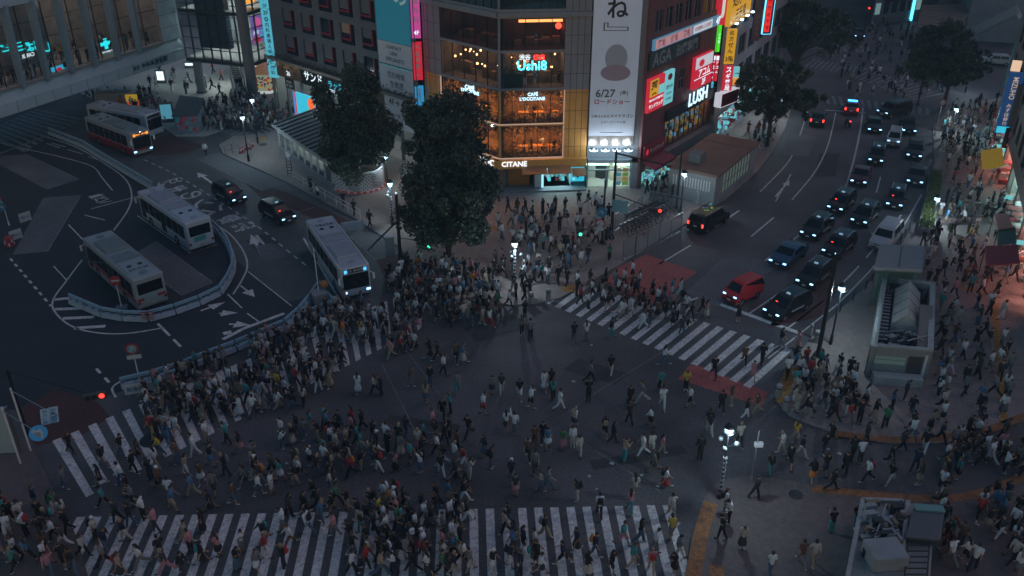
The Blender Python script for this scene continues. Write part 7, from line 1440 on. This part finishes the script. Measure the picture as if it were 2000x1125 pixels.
def free(p, d):
    k = (int(p.x//1), int(p.y//1))
    return all((q-p).length > d for i in (-1, 0, 1) for j in (-1, 0, 1) for q in cells.get((k[0]+i, k[1]+j), ()))
def add(px, py, zone, top=None, garm=None, bot=None, bg=None, hair=None, act=None, rz=None, pack=None, force=False, d=.5):
    z = .122 if any(inside((px, py), g) for g in ON_PAVE) else 0.006; p = P(px, py, z)
    if not force and (not free(p, d) or any(inside((px, py), n) for n in NO)): return False
    cells.setdefault((int(p.x//1), int(p.y//1)), []).append(p)
    people.append(dict(p=p, zone=zone, top=top, garm=garm, bot=bot, bg=bg, hair=hair, act=act, rz=rz, pack=pack)); return True
MID, BOT, LEFT, RZ_, LR, RP, LRP = 'in the middle of the crossing', 'on the bottom zebra crossing', 'on the left zebra crossing', 'on the right-hand zebra crossing', 'in the crowd at lower right', 'on the right-hand plaza', 'on the lower right pavement'
U, Dn, Rt, Lf = 0, math.pi, -math.pi/2, math.pi/2                    # walking away, towards, to the right, to the left
for h in ((1019,653,'grey','tee','black','trousers',U),(1036,664,'grey','tee','black','trousers',U),(1025,622,'black','tee','black','trousers',U),(1121,667,'black','tee','denim','trousers',U),(1145,665,'white','tee','grey','trousers',U,'red'),(1193,661,'black','tee','teal','trousers',Rt),(840,699,'black','shirt','black','long skirt',Lf),(856,704,'black','tee','black','trousers',Lf),(867,733,'white','tee','black','trousers',Rt),(891,706,'olive','tee','black','trousers',Dn),(904,709,'blue','tee','cream','long skirt',Rt),(893,768,'grey','tee','teal','trousers',Dn),(880,808,'teal','tee','black','trousers',Lf),(865,818,'black','shirt','black','trousers',Dn),
  (961,770,'grey','tee','charcoal','skirt',Dn),(980,768,'charcoal','tee','white','trousers',Dn),(944,809,'white','tee','red','shorts',Rt),(1015,778,'black','tee','white','shorts',Dn),(1037,797,'white','shirt','black','shorts',Rt),(1063,761,'white','shirt','white','long skirt',Dn),(1077,760,'black','tee','black','trousers',U),(1080,781,'teal','tee','black','trousers',U),(1093,802,'white','tee','white','trousers',Rt),(1149,784,'black','tee','black','trousers',U),(1152,746,'grey','tee','black','trousers',Rt),(1230,793,'black','shirt','black','long skirt',Dn),(1253,786,'grey','shirt','cream','trousers',Lf),(1293,797,'white','tee','white','trousers',Dn),(1347,795,'white','tee','black','shorts',Lf),(1393,737,'black','tee','black','trousers',Dn),(1452,712,'brown','tee','black','trousers',Dn),(1487,713,'black','tee','black','trousers',U),(1469,741,'pink','tee','pink','skirt',Dn),(1331,657,'charcoal','tee','denim','trousers',U),(1441,629,'black','tee','black','shorts',U),(1408,805,'black','shirt','black','trousers',U),(1427,793,'olive','tee','beige','trousers',Rt),(1456,818,'black','tee','white','trousers',Rt),(1477,808,'brown','tee','beige','trousers',Lf),(1383,842,'black','tee','cream','trousers',U),(1536,740,'white','tee','black','trousers',U),(1523,680,'black','tee','grey','trousers',Rt),(1557,682,'pink','tee','pink','long skirt',Lf),
  (817,879,'cream','tee','pink','long skirt',Dn),(989,840,'white','tee','charcoal','skirt',U),(1005,848,'white','shirt','grey','trousers',U),(1044,871,'brown','tee','brown','trousers',Dn),(1060,865,'black','tee','charcoal','trousers',Dn),(1070,877,'blue','tee','white','skirt',Dn),(1099,877,'green','tee','pink','long skirt',Dn),(1118,872,'white','shirt','cream','trousers',Dn),(1131,890,'cream','shirt','cream','trousers',Dn),(1181,852,'black','tee','black','shorts',U),(1197,865,'black','shirt','black','trousers',Rt),(1031,898,'brown','tee','black','trousers',Dn),(959,915,'black','shirt','denim','trousers',Rt),(855,887,'white','tee','black','trousers',Lf),(999,940,'navy','tee','grey','shorts',U),(1007,968,'charcoal','tee','pink','skirt',Dn),(1045,924,'grey','tee','charcoal','trousers',Dn),(1057,959,'cream','tee','grey','trousers',Lf),(1069,959,'grey','tee','denim','trousers',Rt),(1127,978,'charcoal','tee','cream','trousers',Lf),(1170,1008,'white','tee','black','trousers',U,'black'),(1230,999,'pink','tee','teal','trousers',U),(1239,973,'cream','tee','beige','trousers',U),(1255,891,'white','tee','white','trousers',Lf),(1272,887,'cream','shirt','cream','trousers',U),(1292,887,'pink','tee','beige','trousers',Rt),(1276,921,'grey','tee','charcoal','skirt',Lf),(1298,952,'white','tee','red','long skirt',Rt),(1366,898,'black','shirt','black','trousers',U),(1385,848,'black','tee','cream','trousers',U),(1443,871,'cream','tee','black','trousers',U),(1311,1011,'cream','shirt','beige','trousers',U),(1310,1051,'yellow','tee','grey','shorts',U),(1324,1092,'grey','tee','cream','trousers',Rt),(1271,1118,'pink','tee','beige','trousers',U)):
    z = BOT if h[1] > 985 and h[0] < 1340 else RZ_ if 1195 < h[0] < 1560 and h[1] < 760 and h[0] > 1300 else MID
    add(h[0], h[1], z, *h[2:6], rz=h[6], pack=h[7] if len(h) > 7 else None, force=True)
for h in ((1474,975,'black','shirt','black','trousers',Rt),(1503,927,'black','shirt','teal','trousers',U),(1623,957,'black','tee','black','trousers',Rt),(1584,942,'black','shirt','orange','skirt',U),(1662,901,'black','tee','black','trousers',U),(1678,904,'white','tee','charcoal','trousers',U),(1422,1022,'white','tee','black','trousers',Lf),(1408,1054,'black','tee','black','trousers',Lf),(1448,1070,'cream','tee','charcoal','long skirt',Dn),(1622,1040,'black','tee','teal','trousers',U),(1668,1028,'black','tee','blue','trousers',Dn),(1564,1103,'brown','tee','grey','trousers',U),(1587,1103,'cream','shirt','beige','trousers',U),(1503,1123,'white','tee','denim','trousers',U),(1414,1000,'white','tee','grey','trousers',Rt)):
    add(h[0], h[1], LRP, *h[2:6], rz=h[6], force=True)
for h in ((1235,544,'white','tee','black','shorts',Lf),(1248,563,'white','tee','denim','trousers',Rt),(1256,643,'white','shirt','white','trousers',Lf),(1268,639,'charcoal','tee','denim','trousers',U),(1283,624,'brown','tee','black','skirt',U),(1300,619,'black','tee','black','shorts',U),(1340,632,'white','tee','charcoal','trousers',Rt),(1349,627,'black','shirt','black','trousers',Rt),(1371,611,'black','tee','black','trousers',Lf),(1379,620,'pink','tee','cream','long skirt',Rt),(1328,576,'white','tee','white','trousers',Rt),(1311,579,'blue','tee','white','shorts',Rt),(1232,616,'white','tee','white','shorts',Rt),(1213,613,'black','tee','white','trousers',Rt)):
    add(h[0], h[1], RZ_, *h[2:6], rz=h[6], force=True)
for h in ((56+84,885,'black','tee','black','trousers',Rt),(128,955,'grey','shirt','denim','trousers',Rt),(205,990,'teal','tee','black','trousers',Lf),(333,975,'white','tee','denim','trousers',U),(395,945,'brown','tee','white','skirt',Dn),(420,965,'grey','tee','charcoal','shorts',Dn),(283,1017,'white','tee','black','trousers',Lf),(258,1030,'black','shirt','denim','trousers',Lf),(306,1040,'pink','tee','charcoal','trousers',Lf),(189,1055,'cream','tee','black','trousers',Rt),(445,868,'teal','tee','black','trousers',Lf),(413,910,'black','tee','blue','skirt',Rt),(403,306,'white','shirt','black','trousers',Dn),(300,850,'red','shirt','yellow','trousers',Dn),(330,868,'blue','tee','blue','trousers',U),(733,770,'cream','shirt','black','trousers',Lf),(745,772,'black','tee','black','trousers',Lf),(700,768,'white','shirt','white','long skirt',U)):
    add(h[0], h[1], {True: 'on the asphalt at lower left', False: LEFT}[h[1] > 880], *h[2:6], rz=h[6], force=True)
ZN = [(LEFT, 190, .6, (-.78, 2.36), [(235,800),(330,745),(460,690),(570,645),(660,605),(740,575),(830,590),(880,640),(800,690),(700,730),(600,790),(520,830),(430,850),(330,870),(240,850)]),
 ('at the kerb under the biggest tree', 95, .55, None, [(770,525),(850,510),(960,555),(1000,600),(960,640),(880,640),(800,600),(750,570)]),
 ('on the plaza', 100, .7, None, [(985,410),(1150,395),(1200,430),(1190,520),(1090,580),(1010,590),(960,540),(940,470)]), (RZ_, 34, .8, (-1.2, 1.9), [(1110,560),(1180,545),(1330,595),(1400,620),(1330,650),(1220,625),(1100,590)]),
 (MID, 16, 2.0, None, [(720,760),(1330,700),(1380,880),(1000,940),(800,930)]), ('between the left and bottom crossings', 84, .72, (-1.2, 1.9), [(500,870),(640,830),(880,850),(940,960),(930,1010),(560,1010),(470,950)]),
 (BOT, 46, .9, (1.57, -1.57), [(190,1015),(930,1010),(1010,1125),(150,1125)]), (BOT, 66, .62, (1.57, -1.57), [(720,960),(960,990),(1050,1080),(1060,1125),(690,1125)]), (BOT, 12, 1, (1.57, -1.57), [(1040,1040),(1330,1040),(1330,1125),(1040,1125)]),
 ('on the lower left pavement', 26, .7, None, [(0,990),(110,985),(180,1125),(0,1125)]), ('on the asphalt at lower left', 22, 1.1, (1.57, -1.57), [(180,900),(480,850),(480,1000),(210,1010)]),
 ('on the corner by the tall pole', 40, .65, None, [(1545,700),(1690,740),(1690,835),(1550,810)]), (RP, 62, .8, None, [(1815,570),(1950,570),(1985,860),(1850,880),(1700,860),(1690,780),(1815,760)]),
 (LR, 105, .6, None, [(1850,870),(2000,830),(2000,1125),(1850,1110),(1830,990)]), ('on the lower right side street', 18, 1.2, None, [(1530,850),(1850,880),(1850,960),(1500,925)]),
 ('on the right-hand pavement', 78, .7, None, [(1850,330),(1945,345),(1985,560),(1800,560),(1800,470),(1835,420)]), ('on the upper right pavement', 80, .7, None, [(1835,225),(1945,195),(1940,330),(1840,330)]), ('on the far crossing', 75, .8, None, [(1590,85),(1710,60),(1870,170),(1810,215),(1640,190)]), ('beyond the far crossing', 22, .9, None, [(1690,40),(1800,60),(1790,110),(1700,90)]),
 ('on the forecourt', 135, .5, None, [(390,220),(470,192),(575,222),(560,255),(470,258),(400,256)]), ('under the footbridge', 45, .7, None, [(150,190),(300,190),(350,232),(300,235),(200,205)]), ('on the forecourt', 14, 2, None, [(260,150),(460,140),(440,190),(310,185)]),
 ('outside the drug store', 46, .7, None, [(1258,380),(1420,285),(1440,300),(1355,365),(1285,405)]), ('by the loose street tree', 20, .8, None, [(1445,270),(1530,215),(1540,245),(1492,300)]), ('by the left bus stop', 5, 2, None, [(560,330),(640,380),(750,420),(760,470),(640,410)])]
TOPS = ['black']*46+['charcoal']*12+['white']*26+['cream']*6+['grey']*8+['navy']*5+['blue']*5+['teal']*4+['beige']*4+['pink']*4+['red']*3+['green', 'brown', 'brown', 'olive', 'yellow', 'orange']; BOTS = ['black']*42+['charcoal']*10+['white']*8+['cream']*6+['beige']*8+['denim']*16+['navy']*4+['grey']*6+['pink', 'brown', 'olive', 'teal', 'red']
for zone, n, d, dirs, poly in ZN:
    xs = [a[0] for a in poly]; ys = [a[1] for a in poly]; k = t = 0
    while k < n and t < n*40:
        t += 1; x, y = rp.uniform(min(xs), max(xs)), rp.uniform(min(ys), max(ys))
        if not inside((x, y), poly): continue
        if zone in (LEFT, BOT, LR, 'between the left and bottom crossings', 'on the forecourt', 'on the plaza') and mnoise.noise(P(x, y)*.33) < -.16+.16*rp.random(): continue
        k += add(x, y, zone, rz=(rp.choice(dirs)+rp.gauss(0, .35)) if dirs else rp.uniform(-3.14, 3.14), d=d)
people.sort(key=lambda q: (q['p']-Vector((0, 0, CAMH))).length)
used = set(); packs = []; bag_used = set()
word = {'tee': 't-shirt', 'shirt': 'long-sleeved top', 'wide trousers': 'wide trousers'}
def dress(q):
    t = q['top'] or rp.choice(TOPS); b = q['bot'] or rp.choice(BOTS); fem = rp.random() < .48
    if q['bg'] in ('skirt', 'long skirt'): fem = True
    g = q['garm'] or ('tee' if rp.random() < .68 else 'shirt'); bg = q['bg'] or (rp.choices(['trousers', 'wide trousers', 'skirt', 'long skirt', 'shorts'], [4, 3, 2, 2, 1])[0] if fem else rp.choices(['trousers', 'wide trousers', 'shorts'], [6, 2, 2])[0])
    act = q['act'] or ('standing' if rp.random() < .18 else 'waving' if rp.random() < .02 else 'walking'); return t, g, b, bg, fem, act
HN = ['short black hair', 'long black hair', 'long brown hair', 'short brown hair', 'a white cap', 'a black cap']
NIND = 300
SHARED = {}
def person(q):
    for tr in range(60):
        t, g, b, bg, fem, act = dress(q); fem = fem if tr == 0 else fem
        hk = 'cap' if rp.random() < .07 else 'long hair' if (fem and rp.random() < .75) else 'short hair'; hc = rp.choices(['black', 'brown', 'blonde'], [7, 3, .6 if hk != 'cap' else 0])[0]; cc = rp.choice(('white', 'black'))
        L = f"person in {t} {word.get(g, g)} and {b} {bg} {act} {q['zone']}"
        if L in used and tr < 40 and q['top'] is None: continue
        if L in used: L = f"person with {cc+' cap' if hk == 'cap' else hk.split()[0]+' '+('fair' if hc == 'blonde' else hc)+' hair'}, {t} {word.get(g, g)} and {b} {bg} {q['zone']}"
        if L not in used: break
    L = ' '.join(L.split()[:16]); used.add(L); c = [f for f in POSES if f[1] == fem and f[2] == act] or [f for f in POSES if f[2] == act]; D = rp.choice(c)[0]
    E = empty('person', q['p'], 0, L, 'person', 'people crossing the square'); E.rotation_euler = (0, 0, q['rz'] or 0); s = rp.uniform(.98, 1.09); E.scale = (s, s, s)
    def part(nm, me, m):
        o = bpy.data.objects.new(nm, me); COL.objects.link(o); o.parent = E; o.material_slots[0].link = 'OBJECT'; o.material_slots[0].material = m; return o
    part('body', D['body'], rp.choice(SKIN)); part('t_shirt' if g == 'tee' else 'top', D[g], CLO[t]); part(bg.replace(' ', '_'), D[bg], CLO[b]); part('shoes', D['shoes'], SHOE[rp.random() < .45])
    if hk == 'cap': part('hair', D['short hair'], HAIR[hc]); part('cap', D['cap'], CLO[cc])
    else: part('hair', D[hk], HAIR[hc])
    if q['pack'] or rp.random() < .2:
        pc = q['pack'] or rp.choices(['black', 'red', 'white', 'teal', 'orange', 'grey', 'beige'], [5, 1.5, 2, 1.2, .8, 1, 1])[0]; bl = f"{pc} backpack on person in {t} top and {b} {bg.split()[-1]} {q['zone']}"
        if bl not in bag_used:
            bag_used.add(bl); m = Matrix.Translation(q['p'])@Matrix.Rotation(q['rz'] or 0, 4, 'Z')@Matrix.Scale(s, 4); o = bpy.data.objects.new('backpack', PACK); COL.objects.link(o); o.matrix_world = m@Matrix.Translation(D['back'][0]); o.material_slots[0].link = 'OBJECT'; o.material_slots[0].material = CLO[pc]; tag(o, bl, 'backpack', 'backpacks on people')
            k = bpy.data.objects.new('pocket', POCK); COL.objects.link(k); k.parent = o; k.material_slots[0].link = 'OBJECT'; k.material_slots[0].material = CLO[pc]
PACK = fuse([((-.07, 0, .12), .09, (.07, 0, .12), .09), ((-.07, 0, -.12), .1, (.07, 0, -.12), .1), ((-.07, 0, .1), .09, (-.07, 0, -.12), .1), ((.07, 0, .1), .09, (.07, 0, -.12), .1)], .02, .4); PACK.name = 'backpack'; PACK.materials.append(CLO['black'])
POCK = fuse([((-.06, -.09, -.1), .05, (.06, -.09, -.1), .05)], .015, .4); POCK.name = 'pocket'; POCK.materials.append(CLO['black'])
for q in people[:NIND]: person(q)
# ---- everyone farther off: too many to count, one object
import numpy as np
CM = list(CLO.values())+list(HAIR.values())+SKIN+SHOE+[FEAT]; ci = {m.name: i for i, m in enumerate(CM)}
lowc = {}
def low(me, ratio):
    if me.name in lowc: return lowc[me.name]
    o = bpy.data.objects.new('low', me); COL.objects.link(o); md = o.modifiers.new('d', 'DECIMATE'); md.ratio = ratio; dg = DGV(); dg.update(); r = bpy.data.meshes.new_from_object(o.evaluated_get(dg)); bpy.data.objects.remove(o)
    v = np.empty(len(r.vertices)*3, 'f'); r.vertices.foreach_get('co', v); r.calc_loop_triangles(); t = np.empty(len(r.loop_triangles)*3, 'i'); r.loop_triangles.foreach_get('vertices', t); bpy.data.meshes.remove(r)
    lowc[me.name] = (v.reshape(-1, 3), t.reshape(-1, 3)); return lowc[me.name]
VV, TT, MM, nv = [], [], [], 0
def throng(p, rz, s, lst):
    global nv
    C, S = math.cos(rz), math.sin(rz); R = np.array([[C, S, 0], [-S, C, 0], [0, 0, 1]])*s
    for me, m in lst:
        v, t = low(me, .3); VV.append(v@R+np.array(p)); TT.append(t+nv); MM.append(np.full(len(t), ci[m.name], 'i')); nv += len(v)
def lst_for(q):
    t, g, b, bg, fem, act = dress(q); c = [f for f in POSES if f[1] == fem and f[2] == act] or POSES; D = rp.choice(c)[0]; h = 'long hair' if fem and rp.random() < .75 else 'short hair'
    return [(D['body'], rp.choice(SKIN)), (D[g], CLO[t]), (D[bg], CLO[b]), (D['shoes'], SHOE[rp.random() < .45]), (D[h], HAIR[rp.choice(('black', 'black', 'brown'))])]
for q in people[NIND:]: throng(q['p'], q['rz'] or 0, rp.uniform(.98, 1.09), lst_for(q))
blank = dict(top=None, bot=None, bg=None, garm=None, act='standing')
for k in range(90): u = rp.uniform(FBR.uv(-10,100)[0]-2, uEnd-.6); throng(FBR.pt(u, zsill-.02, -rp.choice((1.2, 1.5, 2, 4, 6))), rp.uniform(-3, 3), 1, lst_for(blank))
for k in range(16): t = rp.random(); p = P(478,205).lerp(P(455,160), t); throng((p.x+rp.uniform(-.4, .4), p.y, .3+2.2*t), 0, 1, lst_for(blank))
for F, u, z in [(FR_, 2+k*.9, fl[0]+.02) for fl in floors[:3] for k in range(6)]: throng(F.pt(u+rp.uniform(-.3, .3), z-.25, -rp.uniform(1.2, 2.6)), rp.uniform(-3, 3), .95, lst_for(blank))
V, T, M = np.concatenate(VV).astype('f'), np.concatenate(TT).astype('i'), np.concatenate(MM)
me = bpy.data.meshes.new('crowd'); me.vertices.add(len(V)); me.vertices.foreach_set('co', V.ravel()); me.loops.add(len(T)*3); me.loops.foreach_set('vertex_index', T.ravel()); me.polygons.add(len(T)); me.polygons.foreach_set('loop_start', np.arange(0, len(T)*3, 3)); me.polygons.foreach_set('material_index', M); me.polygons.foreach_set('use_smooth', np.ones(len(T), dtype=bool))
for m in CM: me.materials.append(m)
me.update(); me.validate(); o = bpy.data.objects.new('crowd', me); COL.objects.link(o); tag(o, 'crowd of people farther off across the crossing, plaza and pavements', 'crowd', None, 'stuff')
print('people', len(people), 'crowd verts', len(V))
# ================================================================== EVENING HAZE
hz_mb = MB(); hz_mb.box((0, 255, -1), 640, 560, 49); HZ = hz_mb.build('haze', []); HZ['kind'] = 'stuff'
hm = bpy.data.materials.new('haze_air'); hm.use_nodes = True; hn = hm.node_tree; hn.nodes.remove(hn.nodes['Principled BSDF']); pv = hn.nodes.new('ShaderNodeVolumePrincipled')
pv.inputs['Color'].default_value = (.5, .75, .95, 1); pv.inputs['Density'].default_value = .0007; pv.inputs['Anisotropy'].default_value = .2
hn.links.new(pv.outputs[0], hn.nodes['Material Output'].inputs['Volume']); HZ.data.materials.append(hm)
